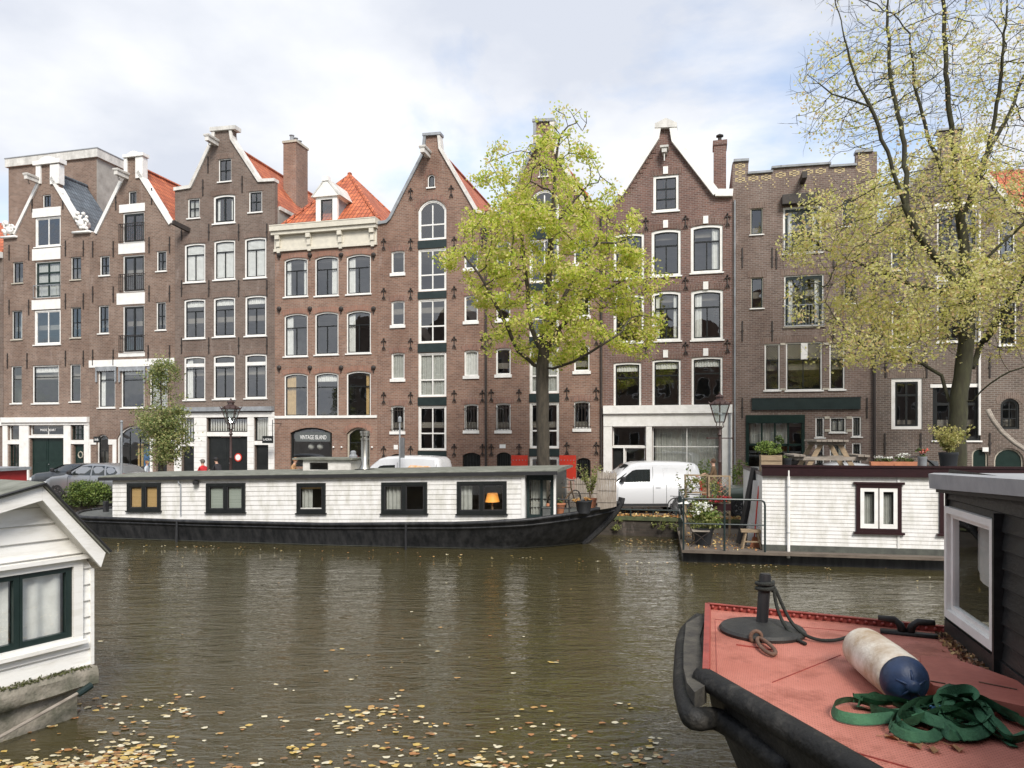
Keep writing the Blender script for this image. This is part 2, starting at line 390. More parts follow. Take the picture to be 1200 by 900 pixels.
    def finish(s, outline, eaveL=None, eaveR=None, apex=None, depth=11, tile='tile_y', tileL=None, side='plaster', floors=(3.3,6.4,9.5,12.6), slab_flat=None, wall_name='wall', rooms=True, ydrop=.25):
        zb = s.base
        P = [(0,zb)] + [(s.W, zb)] + [s.q(*p) for p in reversed(outline)]
        P = [(min(max(x, 0), s.W), z) for x, z in P]
        m = MB(); m.slab(P, s.holes, 0, .3); m.build(wall_name, s.mat, s.t)
        el = s.q(*eaveL)[1] if eaveL else P[-1][1]; er = s.q(*eaveR)[1] if eaveR else P[2][1]
        m = MB(); m.box(0, .25, .302, depth, zb, el); m.box(s.W-.25, s.W, .302, depth, zb, er); m.box(.25, s.W-.25, depth-.25, depth, zb, min(el, er)); m.build('side_wall', M[side], s.t)
        top = min(el, er)
        m = MB()
        for z in floors:
            if z < top-.5: m.box(.25, s.W-.25, .31, depth-.26, z, z+.3)
        m.box(.26, s.W-.26, 4.6, 4.75, 0, top-.1); m.build('floor_and_room', M['interior'], s.t)
        if apex:
            ax, az = s.q(*apex); az -= ydrop; t = .12
            for (x0, z0, nm) in ((-.0, el, 0), (s.W, er, 1)):
                r = MB(); y0, y1 = .32, depth
                q = [(x0, y0, z0), (ax, y0, az), (ax, y1, az), (x0, y1, z0)]
                q2 = [(a, b, c-t) for a, b, c in q]
                r.add(q + q2, [(0,1,2,3),(7,6,5,4),(0,4,5,1),(1,5,6,2),(2,6,7,3),(3,7,4,0)])
                r.build('roof', M[tileL if (nm == 0 and tileL) else tile], s.t)
            m = MB(); m.tube([(ax,.35,az+.03),(ax,depth,az+.03)],.12,6); m.build('ridge', M[tile], s.t)
            m = MB(); m.poly([(0,depth-.01,el),(s.W,depth-.01,er),(ax,depth-.01,az)]); m.build('back_gable', s.mat, s.t)
        else:
            zt = slab_flat if slab_flat is not None else top-.5
            m = MB(); m.box(.25, s.W-.25, .31, depth-.26, zt-.15, zt); m.build('roof', M['lead'], s.t)
        return s.t
ANCH = {}
def text_part(name, body, size, mat, parent, loc, rot=(R(90),0,0), ext=.006, align='CENTER', sx=1.0, label=None):
    c = bpy.data.curves.new(name, 'FONT'); c.body = body; c.size = size; c.extrude = ext; c.align_x = align; c.align_y = 'CENTER'
    o = bpy.data.objects.new(name, c); COL.objects.link(o); bpy.context.view_layer.update()
    me = bpy.data.meshes.new_from_object(o.evaluated_get(bpy.context.evaluated_depsgraph_get()))
    bpy.data.objects.remove(o); me.materials.clear(); me.materials.append(M[mat])
    o = bpy.data.objects.new(name, me); COL.objects.link(o); o.parent = parent; o.location = loc; o.rotation_euler = rot; o.scale = (sx,1,1)
    return o
def pieces(h, m, name, mat):
    for i in range(0, len(m.v), 8):
        q = MB(); q.v = m.v[i:i+8]; q.f = [tuple(a-i for a in f) for f in m.f[i//8*6:i//8*6+6]]; q.m = [0]*6; q.build(name, M[mat], h.t)
# ---- house A: narrow warehouse with white neck and scroll stones
h = House('canal_house', 'brown gable house with white scroll stones on its shoulders and green double door', 4, 105, 'brick_a', 'a')
CAS = dict(v=(.5,), h=(), vtop=True, sash='white', sw=.05)
h.win(50,59.5,228,243, h=(), v=(.5,), vtop=True, fw=.05, lint=False, sill=None)
h.win(41,71,254,290, **CAS, fw=.09, lint=False, cur=None)
h.win(41,71,306,349, frame='oldwhite', fw=.07, sash='green', sw=.09, v=(.5,), vtop=True, h=(.3,.6), lint=False, sill=None, cur='sheer')
h.win(40,71,363,405, **CAS, fw=.1, lint=False)
for a in ((38,71.5,243.5,254),(38,71,291,304.5),(37.5,71,351,362.5)): h.panel(*a, name='door_panel')
h.rail(41,71,334,350, 'lead', .5)
h.win(15,27,307,333, frame='oldwhite', fw=.05, v=(.5,), h=(), vtop=True, cur=None, sill='sandstone'); h.win(83,95,301,329, frame='oldwhite', fw=.05, v=(.5,), h=(.5,), vtop=True, sill='sandstone')
h.win(14,26,364,399, frame='oldwhite', fw=.05, v=(.5,), h=(), vtop=True, sill='sandstone', cur='right'); h.win(83,95,360,397, frame='oldwhite', fw=.05, v=(.5,), h=(.5,), vtop=True, sill='sandstone')
h.win(13,25.5,429,474, fw=.06, v=(), h=(.35,)); h.win(38,69,428,474, fw=.08, v=(), h=(.3,), cur='top'); h.win(82,94.5,427,472, fw=.06, v=(), h=(.32,))
# shop front in white stone
x0, _, _, zt = h.rect(3,104,489,560); W = h.W
m = MB(); m.box(0.0, W, -.22, .0, *[h.q(54,495)[1], h.q(54,489)[1]]); m.box(.02, W-.02, -.12, 0, h.q(54,498)[1], h.q(54,495)[1]-.002); m.build('cornice', M['white'], h.t)
def bay(h, l, r, t, b, mat, name, glass=False, vb=(), hb=(), frame='white', lab=None):
    x0, x1, z0, z1 = h.rect(l, r, t, b); h.holes.append([(x0,z0),(x1,z0),(x1,z1),(x0,z1)])
    if glass:
        m = MB(); m.slab([(x0+.002,z0+.002),(x1-.002,z0+.002),(x1-.002,z1-.002),(x0+.002,z1-.002)],[[(x0+.05,z0+.05),(x1-.05,z0+.05),(x1-.05,z1-.05),(x0+.05,z1-.05)]],.1,.17)
        for k in vb: x = x0+(x1-x0)*k; m.box(x-.02,x+.02,.11,.16,z0+.04,z1-.04)
        for k in hb: z = z1-(z1-z0)*k; m.box(x0+.04,x1-.04,.112,.158,z-.02,z+.02)
        fo = m.build('window', M[frame], h.t); p = MB(); p.poly([(x0+.03,.14,z0+.03),(x1-.03,.14,z0+.03),(x1-.03,.14,z1-.03),(x0+.03,.14,z1-.03)]); p.build('pane', M['glass_new'], fo); return fo
    m = MB(); m.box(x0+.002, x1-.002, .16, .22, z0, z1-.002); n = 2 if (x1-x0) > 1.2 else 1
    for i in range(n):
        a = x0+(x1-x0)*i/n; b2 = x0+(x1-x0)*(i+1)/n
        m.box(a+.02, b2-.02, .14, .16, z0+.02, z1-.03)
        m.box(a+.14, b2-.14, .125, .14, z0+.15, z0+(z1-z0)*.42); m.box(a+.14, b2-.14, .125, .14, z0+(z1-z0)*.48, z1-.15)
    o = m.build(name, M[mat], h.t)
    k = MB(); k.ball((x0+(x1-x0)*(.5 if n == 2 else .88)+.06, .1, z0+1.0), .035, 6); k.build('door_knob', M['lead'], o)
    return o
h.holes.append([h.q(*p) for p in ((3.8,557),(4.2,557),(4.2,556.9),(3.8,556.9))]) if False else None
bay(h,10,23,498,516,'dark','w',True,(),()) ; bay(h,11,23,521,562,'dark','w',True,(.33,.66),(.5,),'green'); bay(h,35,75,498,510,'dark','w',True,(.5,),()); bay(h,35.5,74,513.5,563,'green','double_door')
bay(h,84,99,498,515.5,'dark','w',True,(.35,.68),(.33,.66),'green'); d = bay(h,86,98,520.5,562,'green','door')
x, z = h.q(93, 533); k = MB(); k.tube([(x+.17*math.cos(a*.7854), .09, z+.2*math.sin(a*.7854)) for a in range(8)], .035, 5, close=True); k.build('wreath', M['sandstone'], d)
m = MB(); zs = h.q(54,498)[1]; zb = h.base
for l, r in ((4,9.5),(23.5,34.5),(75.5,83.5),(99.5,105)):
    a, b = max(0, h.q(l,500)[0]), min(h.W, h.q(r,500)[0]); m.box(a, b, -.07, 0, zb, zs-.002)
for l, r, t, b in ((9.5,23.5,516,520.5),(34.5,75.5,510.2,513.2),(83.5,99.5,515.7,520.3)):
    a = h.rect(l, r, t, b); m.box(a[0]+.003, a[1]-.003, -.05, 0, a[2], a[3])
m.build('shopfront_surround', M['white'], h.t)
x, z = h.q(55, 504); text_part('sign_text', 'MADE HEART', .2, 'letters', h.t, (x, .085, z))
h.anchors((11,34), (291+5, 356+4), 'bar'); h.anchors((77,98), (291,353), 'bar'); h.anchors((9,32), (423,), 'bar'); h.anchors((77,98), (420,), 'bar')
for p in ((38,240,0),(74,236,1)): h.anchor(p[0], p[1])
m = MB()
for l, r, y in ((4,38,-1),(72,105,-1)):
    pass
h.hoist(45, 213)
h.coping([(17,274),(45,216)], .2, 'white'); h.coping([(61,209),(93,262)], .2, 'white')
# neck: two pilasters with a small round pediment
m = MB()
for l, r in ((43.5,49),(60,70.5)):
    a = h.rect(l, r, 193, 212); m.box(a[0], a[1], -.1, .31, a[2]-.2, a[3])
a = h.rect(41,72.5,188,193); m.box(a[0], a[1], -.18, .36, a[2], a[3])
P = arc_top(*h.rect(45,68,183.5,188), .35); m.slab([(x, z) for x, z in P], [], -.12, .34); m.build('gable_top', M['white'], h.t)
def scroll(h, cx, cy, w, hh, mat='white'):
    x, z = h.q(cx, cy); m = MB(); rnd = random.Random(int(cx))
    m.box(x-w/2-.08, x+w/2+.08, -.2, .35, z-hh/2-.12, z-hh/2)
    m.ball((x, .1, z-.12*hh), w*.34, 10, .8*hh/w)
    for sx in (-1,1): m.tube([(x+sx*w*.24+sx*w*.22*math.cos(t)*(1-t/12), -.12, z+hh*(.12*-sx)+hh*.26*math.sin(t)*(1-t/12)) for t in [i*.5 for i in range(20)]], .075, 6)
    for i in range(14): m.ball((x+rnd.uniform(-.4,.4)*w, -.1+rnd.uniform(-.08,.1), z+rnd.uniform(-.4,.42)*hh), rnd.uniform(.07,.15), 7)
    m.build('scroll_ornament', M[mat], h.t, smooth=True)
scroll(h, 12, 267, 1.0, 1.1); scroll(h, 97, 260, 1.1, 1.2)
h.finish([(4,277),(17,274),(45,218),(45,190),(69,190),(69,212),(61,212),(93,264),(105,272)][:4]+[(69,190),(69,221),(93,264),(105,272)], apex=(57,196), eaveL=(4,282), eaveR=(105,276), depth=2.9, tile='slate_y')

# ---- tall flat block behind A
ty = 3.0
xl = FF.p(10,180,ty)[0]; xr = FF.p(113,180,ty)[0]; zt = FF.p(112,175,ty)[1]
t = thing('apartment_block', 'flat roofed brick block with grey plaster flank rising behind the two leftmost gables', 'building', FF.w(xl, ty, STREET), FF.a)
m = MB(); m.box(0, xr-xl, 0, 9, -.1, zt-STREET-.55); m.box(0,0,0,0,0,0); m.build('wall', M['brick_a'], t)
m = MB(); m.box(xr-xl, xr-xl+.03, .02, 9, 6, zt-STREET-.56); m.build('plaster_flank', M['plaster'], t)
m = MB(); m.box(-.15, xr-xl+.2, -.15, 9.1, zt-STREET-.55, zt-STREET); m.build('roof_edge', M['stonewhite'], t)
m = MB(); m.box(-.18, xr-xl+.23, -.18, 9.13, zt-STREET, zt-STREET+.06); m.build('roof_capping', M['lead'], t)

# ---- house B
h = House('canal_house', 'brown brick gable house with three stacked dark doors behind black balcony rails', 105, 205, 'brick_b', 'b')
h.win(150.5,160,224,240, h=(), v=(.5,), vtop=True, fw=.05, lint=False, sill=None)
for (t0,b0,r0) in ((249,284,262),(299,342,321),(358,413,393)):
    h.win(144,169,t0,b0, fw=.06, sash='dark', sw=.11, v=(.5,), vtop=True, h=(), lint=False, sill=None)
    h.rail(141,170,r0,b0,'iron',.13)
for a in ((140,170,239,248.5),(139,170,284.5,297),(137,170,343,356.5),(139,170,413.5,418)): h.panel(*a, name='door_panel')
SM = dict(fw=.06, v=(.5,), h=(.5,), vtop=True, sash='dark', sw=.05)
h.win(117,128.5,300,324, **SM); h.win(183.5,195,294,319, **SM); h.win(115.5,127.5,358,392, **SM); h.win(183,194.5,354,388, **SM)
h.panel(104.6,204.5,421,429.5, name='stone_band', y0=-.04)
for l, r, c in ((115,135,'left'),(142,169,'top'),(175.5,196,'sheer')):
    fo = h.win(l,r,430.5,479, fw=.07, v=(), h=(.3,), cur=c, lint=False)
    a = h.rect(l-2, r+2, 430, 437); m = MB(); m.box(a[0], a[1], -.09, -.05, a[2]+.12, a[3]+.02); n = 9
    for i in range(n): xx = a[0]+(a[1]-a[0])*(i+.5)/n; m.ball((xx, -.07, a[2]+.14), .07, 6)
    for xx in (a[0], a[1]-.1): m.box(xx, xx+.1, -.1, -.04, a[2]-.55, a[3])
    m.build('window_canopy', M['lead'], fo)
h.win(113,127.5,509,563, arch=.35, rec=.12, fw=.08, v=(.5,), h=(.35,), sill=None, name='door', sash='dark', vtop=False)
h.win(137,176,499,563, arch=.75, rec=.1, fw=.09, v=(.33,.66), h=(.36,), vtop=True, sill=None, name='window', sash='dark', cur=None)
a = h.rect(158,164,520,563); m = MB(); m.box(a[0], a[1], .25, .31, a[2], a[3]); m.build('open_door', M['ochre'], h.t)
signmat('bluepaint', (.06,.16,.32)); a = h.rect(165,174,523,563); m = MB(); m.box(a[0], a[1], .25, .29, a[2]+.1, a[3]); m.build('poster_panel', M['bluepaint'], h.t)
bay(h,183,195.5,512,563,'dark','door')
m = MB()
for l, r, t, b in ((105,113,515,521),(127.5,136.5,515,521),(176.5,182.5,514,520),(105,106.5,515,563),(132.5,136.6,515,563),(196,204.8,514,520),(176.3,179,514,563)):
    a = h.rect(l, r, t, b); m.box(max(0,a[0]), min(h.W, a[1]), -.05+(.003 if t == 515 and b == 563 else 0), 0, a[2], a[3])
pieces(h, m, 'stone_quoin', 'white')
m = MB(); x, z = h.q(122, 515); m.box(x-.05, x+.42, -.75, -.7, z-.18, z+.18); m.bar((x+.1,-.7,z+.1),(x+.1,0,z+.1),.03); so = m.build('hanging_sign', M['dark'], h.t); x2 = x+.18
text_part('sign_text', 'ink', .24, 'letters', so, (x2,-.756,z))
h.anchors((109,133), (292,346-1), 'bar'); h.anchors((175,199), (287,344), 'bar'); h.anchors((109,133), (419,), 'bar'); h.anchors((174,199), (414,), 'bar'); h.anchor(136,237); h.anchor(178,230)
h.hoist(149, 208)
h.coping([(113,273),(142,214)], .22, 'white'); h.coping([(162.5,202),(200,262)], .2, 'white')
m = MB()
for l, r in ((146.5,150),(160,168.5)):
    a = h.rect(l, r, 184, 205); m.box(a[0], a[1], -.1, .31, a[2]-.2, a[3])
a = h.rect(146,170,181,184.5); m.box(a[0], a[1], -.18, .36, a[2], a[3])
m.slab(arc_top(*h.rect(149,166,177.5,181), .3), [], -.12, .34); m.build('gable_top', M['white'], h.t)
h.finish([(105,272),(113,272),(142,216),(148,205),(148,184),(167,184),(167,209),(200,263),(205,262)], apex=(157,189), eaveL=(105,274), eaveR=(205,265), depth=11)

# ---- house C
h = House('canal_house', 'dark brown brick gable house with white louvre shutters upstairs and a tall chimney', 205, 322, 'brick_c', 'c')
h.win(256,271,186,214, fw=.05, v=(.5,), h=(.5,), vtop=True, cur=None)
h.win(220,234,232.5,257, **SM, cur='sheer'); h.win(250,275.5,228,263, fw=.11, v=(.5,), h=(), vtop=True, sw=.09, cur='lr', arch=.08); h.win(291.5,307,224,250, **SM)
for i, (l, r, t, b) in enumerate(((216,240.5,285,332),(250.5,275.5,281,329),(286.5,312,278,327))): h.win(l,r,t,b, fw=.1, v=(.5,), h=(.28,), arch=.06, cur='shutter')
for i, (l, r, t, b) in enumerate(((215.5,240.5,350,398),(250,275.5,348,396),(287,312,346,395))): h.win(l,r,t,b, fw=.1, v=(.5,), h=(.3,), arch=.06, cur='top')
for i, (l, r, t, b) in enumerate(((215.5,240.5,417.5,470),(250,275.5,416,469),(287,312.5,414.5,468))): h.win(l,r,t,b, fw=.1, v=(.5,), h=(.27,), arch=.06, cur=('left',None,None)[i], vtop=False)
m = MB()
for (l, r, t, b) in ((217,239,426,430),(251,274.5,425,429),(288,311,424,428)):
    a = h.rect(l, r, t, b); m.box(a[0]+.05, a[1]-.03, .04, .09, a[2], a[3])
m.build('transom_board', M['white'], h.t)
m = MB(); a = h.rect(205.5,321.5,477,482); m.slab([(a[0],a[2]),(a[1],a[2]),(a[1],a[3]),(a[0],a[3])], [], -.3, 0); m.build('ledge', M['lead'], h.t)
bay(h,243,290.5,490,506,'dark','w',True,(.5,),(),'dark'); bay(h,243,290.5,511.5,563,'dark','double_door'); bay(h,298.5,315,488.5,516.5,'dark','w',True,(),(),'dark'); bay(h,299,315,521.5,563,'dark','door')
bay(h,213.5,228,490,519,'dark','w',True,(),(),'white'); bay(h,213.5,228,523,563,'dark','door')
def stripes(h, l, r, t, b, n):
    a = h.rect(l, r, t, b); m = MB()
    for i in range(n): x = a[0]+(a[1]-a[0])*(i+.5)/n; m.box(x-.035, x+.035, .2, .21, a[2], a[3])
    m.build('vertical_blind', M['curtain'], h.t)
stripes(h,244,290,490.5,505.5,16); stripes(h,299,314.5,489,516,7); stripes(h,214,227.5,490.5,519,4)
m = MB(); zt = h.q(260,483)[1]
for l, r in ((205,213),(228.4,242.6),(290.8,298.2),(315.3,322)):
    m.box(max(0,h.q(l,500)[0]), min(h.W,h.q(r,500)[0]), -.08, 0, h.base, zt-.3)
m.box(0, h.W, -.1, 0, zt-.298, zt-.02)
for l, r, t, b in ((242.8,290.7,506.2,511.2),(298.4,315.2,516.7,521.3),(213.2,228.2,519.2,522.8)):
    a = h.rect(l, r, t, b); m.box(a[0]+.003, a[1]-.003, -.04, 0, a[2], a[3])
o = m.build('shopfront_surround', M['white'], h.t)
m = MB()
for l, r in ((205,213),(228.4,242.6),(290.8,298.2),(315.3,322)):
    for k in range(11): z = h.base+.5+k*.31; m.box(max(0.004,h.q(l,500)[0]+.004), min(h.W-.004,h.q(r,500)[0]-.004), -.084, -.07, z, z+.012)
m.build('tile_joint', M['plaster'], o)
x, z = h.q(278, 536); m = MB(); m.lathe([(.001,0),(.24,0),(.24,.02),(.001,.02)], 20); so = m.build('round_sign', M['red'], h.t); so.rotation_euler = (R(90),0,0); so.location = (x, .1, z)
m = MB(); m.lathe([(.001,.021),(.17,.021),(.17,.026),(.001,.026)], 20); m.build('sign_face', M['letters'], so)
for py in (308,371,440): pass
h.anchors((213,245,280,313), (272,), 'bar'); h.anchors((213,245,280,313), (338,405), 'bar'); h.anchor(244,193); h.anchor(284,216); h.anchor(238,220)
h.hoist(254, 169)
m = MB(); x, z = h.q(220,270); m.bar((x-.3,-.9,z+.25),(x+.1,0,z),.2,.25); m.build('beam_stub', M['iron'], h.t)
h.coping([(205,222),(223.5,219),(250,163),(251,155)], .2, 'oldwhite'); h.coping([(270.5,152),(272,163),(304,212),(322,211)], .17, 'oldwhite'); h.coping([(248,152.5),(277,150)], .22, 'stonewhite', -.16, .42)
h.finish([(205,223),(223,220),(250,164),(251,153),(274,151),(272,166),(303,213),(322,212)], apex=(262,160), eaveL=(205,245), eaveR=(322,241), depth=11)
# plaster flank gutter and chimney
m = MB(); ze = h.q(322,241)[1]; m.box(h.W-.02, h.W+.12, .4, 11, ze-.12, ze+.08); m.build('gutter', M['stonewhite'], h.t)
xa, za = FF.p(332,168,4.2); xb = FF.p(347,168,4.2)[0]; m = MB(); m.box(xa-h.s0, xb-h.s0, 4.2, 5.6, ze-.5, za-STREET); c = m.build('chimney', M['brick_d'], h.t)
m = MB(); m.box(xa-h.s0-.06, xb-h.s0+.06, 4.14, 5.66, za-STREET, za-STREET+.14)
m.build('chimney_cap', M['sandstone'], c)
m = MB()
for k in (0,1,2): m.lathe([(.13,.14),(.11,.5),(.16,.52),(.16,.56)], 8, ((xa+xb)/2-h.s0, 4.45+k*.45, za-STREET))
m.build('chimney_pot', M['lead'], c)
m = MB(); x, z = h.q(325,515); m.box(x-.38,x+.28,-.9,-.84,z-.2,z+.2); m.bar((x+.25,-.87,z+.9),(x+.25,0,z+.9),.03); m.bar((x+.25,-.87,z-.1),(x+.25,-.87,z+1.1),.03); so = m.build('hanging_sign', M['dark'], h.t)
text_part('sign_text', 'LADRA', .17, 'letters', so, (x-.05,-.906,z))

# ---- house D: cornice house
h = House('canal_house', 'orange red brick house with broad white cornice, hipped tile roof and dormer', 322, 442, 'brick_d', 'd')
for row, cs in ((((333,360.5,302,349),(369,396.5,300,348),(406,434.5,298,346)),('lr','right','left')),(((333,360.5,367.5,419),(369,396.5,365.5,417),(406,434.5,364,415.5)),('left',None,'left')),(((333,360.5,437.5,488),(369,396.5,436.5,488),(406,434.5,435,488)),('ochre','top','ochrer'))):
    for (l, r, t, b), c in zip(row, cs): h.win(l,r,t,b, fw=.07, v=(.5,) if t < 430 else (), h=(.32,), arch=.12, cur=c, sill='white' if t < 430 else None)
m = MB(); a = h.rect(322,442,487,490); m.box(0, h.W, -.06, 0, a[2], a[3]); m.build('sill_band', M['white'], h.t)
# shop window with its arch
x0, x1, z0, z1 = h.rect(340,389,501,547); h.holes.append(arc_top(x0,x1,z0,z1,.3)); m = MB(); m.slab(arc_top(x0+.002,x1-.002,z0+.002,z1-.002,.3),[arc_top(x0+.1,x1-.1,z0+.1,z1-.1,.27)],.12,.2); fo = m.build('shop_window', M['dark'], h.t)
p = MB(); p.poly([(x,.17,z) for x, z in arc_top(x0+.05,x1-.05,z0+.05,z1-.05,.27)]); p.build('pane', M['glass_new'], fo)
a = h.rect(345,386,506.5,517.5); m = MB(); m.box(a[0], a[1], .1, .115, a[2], a[3]); sg = m.build('shop_sign', M['greysign'], fo)
x, z = h.q(366, 512.7); text_part('sign_text', 'VINTAGE ISLAND', .34, 'letters', sg, (x,.094,z), sx=.62)
for px in (360,370.5):
    x, z = h.q(px, 523.5); m = MB(); m.ball((x,.45,z),.19,10); m.tube([(x,.45,z+.19),(x,.45,z+1.1)],.01,4); m.build('globe_lampshade', M['sheer'], fo, smooth=True)
h.win(406,433.5,501,563, arch=.35, rec=.14, frame='sandstone', fw=.1, v=(), h=(.27,), sill=None, name='door', cur=None)
for px in (391.5,401,429.5+7,429.5+7.2): 
    x, z = h.q(px, 524); m = MB(); m.ball((x,-.08,z),.06,6); m.build('wall_spotlight', M['white'], h.t)
h.anchors((327.5,363.5,400,438), (300,363,432), 'disc')
# cornice
zt = h.q(382,262)[1]; zf = h.q(382,291)[1]; m = MB()
m.box(-.1, h.W+.08, -.42, .3, zt-.3, zt-.02); m.box(-.06, h.W+.05, -.32, .3, zt-.5, zt-.302); m.box(0, h.W, -.06, -.002, zf, zt-.502); m.box(-.02, h.W+.02, -.12, -.003, zf-.02, zf+.12)
m.box(-.1, h.W+.08, -.44, .3, zt-.019, zt+.03)
co = m.build('cornice', M['cream'], h.t)
for px in (327.5,363.5,400,437.5):
    x = h.q(px,280)[0]; m = MB(); m.box(x-.13,x+.13,-.3,-.06,zt-.75,zt-.503); m.box(x-.11,x+.11,-.2,-.06,zt-1.15,zt-.75); m.box(x-.09,x+.09,-.14,-.06,zf-.1,zt-1.15); m.build('cornice_bracket', M['cream'], co)
# hipped roof
pk = FF.p(409,206,4.5); px_, pz = pk[0]-h.s0, pk[1]-STREET; ez = zt; xl, xr = .25, h.W+.05; D = 9.5
for nm, pts, mt in (('roof',[(xl,.1,ez),(xr,.1,ez),(px_+.15,4.5,pz),(px_-.15,4.5,pz)],'tile_x'),('roof',[(xr,.1,ez),(xr,D,ez),(px_+.15,5,pz),(px_+.15,4.5,pz)],'tile_y'),('roof',[(xl,D,ez),(xl,.1,ez),(px_-.15,4.5,pz),(px_-.15,5,pz)],'tile_y'),('roof',[(xr,D,ez),(xl,D,ez),(px_-.15,5,pz),(px_+.15,5,pz)],'tile_x')):
    m = MB(); q2 = [(a,b,c-.14) for a,b,c in pts]; m.add(pts+q2,[(0,1,2,3),(7,6,5,4),(0,4,5,1),(1,5,6,2),(2,6,7,3),(3,7,4,0)]); m.build(nm, M[mt], h.t)
m = MB()
for e in ((xl,.1),(xr,.1),(xr,D),(xl,D)): m.tube([(e[0],e[1],ez+.05),(px_,4.6,pz+.05)],.11,6)
m.ball((px_,4.6,pz+.12),.16,6); m.build('hip_ridge', M['tile_x'], h.t)
x0, x1, z0, z1 = h.rect(371,396,231,262,.5)
m = MB(); m.slab([(x0,z0),(x1,z0),(x1,z1),(x0,z1)],[[(x0+.3,z0+.12),(x1-.3,z0+.12),(x1-.3,z1-.15),(x0+.3,z1-.15)]],.42,.6); m.box(x0,x1,.6,3.2,z1-.1,z1)
m.slab([(x0-.15,z1),(x1+.15,z1),((x0+x1)/2,z1+.95)],[],.3,2.9); m.slab([((x0+x1)/2-.2,z1+.85),((x0+x1)/2+.2,z1+.85),((x0+x1)/2+.16,z1+1.12),((x0+x1)/2-.16,z1+1.12)],[],.25,.6); dm = m.build('dormer', M['white'], h.t)
m = MB(); m.slab([(x0-.25,z1+.0),(x0-.15,z1+.0),((x0+x1)/2,z1+.98),((x0+x1)/2,z1+1.08)],[],.28,2.9); m.slab([(x1+.15,z1),(x1+.25,z1),((x0+x1)/2,z1+1.08),((x0+x1)/2,z1+.98)],[],.28,2.9); m.build('dormer_roof', M['stonewhite'], dm)
m = MB(); m.box(x0+.02,x0+.06,.6,2.9,z0,z1-.1); m.box(x1-.06,x1-.02,.6,2.9,z0,z1-.1); m.build('dormer_cheek', M['lead'], dm)
m = MB(); m.poly([(x0+.3,.5,z0+.12),(x1-.3,.5,z0+.12),(x1-.3,.5,z1-.15),(x0+.3,.5,z1-.15)]); m.build('pane', M['glass'], dm)
m = MB(); m.slab([(x0+.3,z0+.12),(x1-.3,z0+.12),(x1-.3,z1-.15),(x0+.3,z1-.15)],[[(x0+.36,z0+.18),(x1-.36,z0+.18),(x1-.36,z1-.21),(x0+.36,z1-.21)]],.46,.54); m.build('sash', M['dark'], dm)
h.finish([(322,268),(442,264)], depth=9.5, slab_flat=h.q(382,290)[1])

# ---- house E and its twin
def twin(name, label, pl, pr, cx, outline, rows, lw, rw, hatches, apex, eL, eR, chim, key='e'):
    h = House(name, label, pl, pr, 'brick_e', key); k = 16.7*(1 if cx < 600 else 1.05)
    for i, (t, b) in enumerate(rows):
        h.win(cx-k, cx+k-.3, t, b, fw=.08, sash='white', sw=.06, v=(.5,), h=(.62,), vtop=True, arch=.55 if i == 0 else 0, lint=(i == 0), sill=None, glass='glass_new', cur=(None,None,None,'sheer',None,None)[i%6])
        if b < 545: h.panel(cx-k-.5, cx+k, b+.4, (rows[i+1][0]-.3) if i+1 < len(rows) else b+6, 'bluegreen', 'door_panel', -.02, .1)
    for (l, r, t, b, kind) in lw + rw:
        h.win(l, r, t, b, fw=.05, sash='white', sw=.03, v=(), h=(), vtop=True, lint=True, bars=5 if kind == 'bar' else 0, cur=None if kind in ('bar', '') else kind, glass='glass_new', sh=.16, arch=.05)
    for (l, r, t, b) in hatches:
        x0, x1, z0, z1 = h.rect(l, r, t, b); h.holes.append(arc_top(x0,x1,z0,z1,.15)); m = MB(); m.slab(arc_top(x0+.002,x1-.002,z0+.002,z1-.002,.15),[],.14,.2)
        for q in range(6): x = x0+(x1-x0)*(q+.5)/6; m.box(x-.015,x+.015,.02,.05,z0,z1-.12)
        m.build('cellar_hatch', M['dark'], h.t)
    return h
h = twin('warehouse', 'tall red brown warehouse house with arched central window stack left of the green tree', 442, 571, 506.7,
    None, ((234,281),(291,341),(350,402),(413,465),(475.5,528),(535.5,563)),
    [(458.5,474,294,323.5,''),(458.5,474,352.5,384.5,''),(458.5,474,413.5,447.5,'sheer'),(458,474,475.5,509,'bar')],
    [(544,560,289,318,''),(544,560,346,380,''),(544,560.5,410.5,444,'full'),(544,560.5,473.5,508,'bar')], [(457,473,532,563),(542,563,530.5,563)], None, None, None, None)
h.win(501,509.5,204.5,221, arch=.3, fw=.05, v=(), h=(), lint=True, sill='white', sash='dark')
for px in (450,481.5,532.5,565.5):
    for py in (287,345,404,467,530): h.anchor(px, py-(2 if px > 500 else 0), 'cross')
h.anchor(481.5,228,'cross'); h.anchor(529,225,'cross')
m = MB(); x, z = h.q(464,524); m.box(x-.12,x+.12,-.02,0,z-.12,z+.12); m.build('house_number_plate', M['letters'], h.t)
h.hoist(502, 183)
h.coping([(442,262),(453,260),(457,256),(496,180),(498,161)], .16, 'lead'); h.coping([(514.5,159),(516,174),(559,248),(571,251)], .15, 'oldwhite'); h.coping([(496.5,158.5),(516.5,157)], .14, 'lead', -.14, .4)
m = MB(); xx = h.q(570,400)[0]; m.tube([(xx,-.1,h.q(570,248)[1]),(xx,-.1,0)],.06,8); x, z = h.q(570,268); m.box(xx-.22,xx+.22,-.25,-.02,z-.15,z+.15); m.build('drainpipe', M['iron'], h.t)
h.finish([(442,263),(453,261),(457,257),(496,182),(498,159),(515,158),(515,175),(559,250),(571,253)], apex=(506,165), eaveL=(442,272), eaveR=(571,262), depth=11, ydrop=.15)

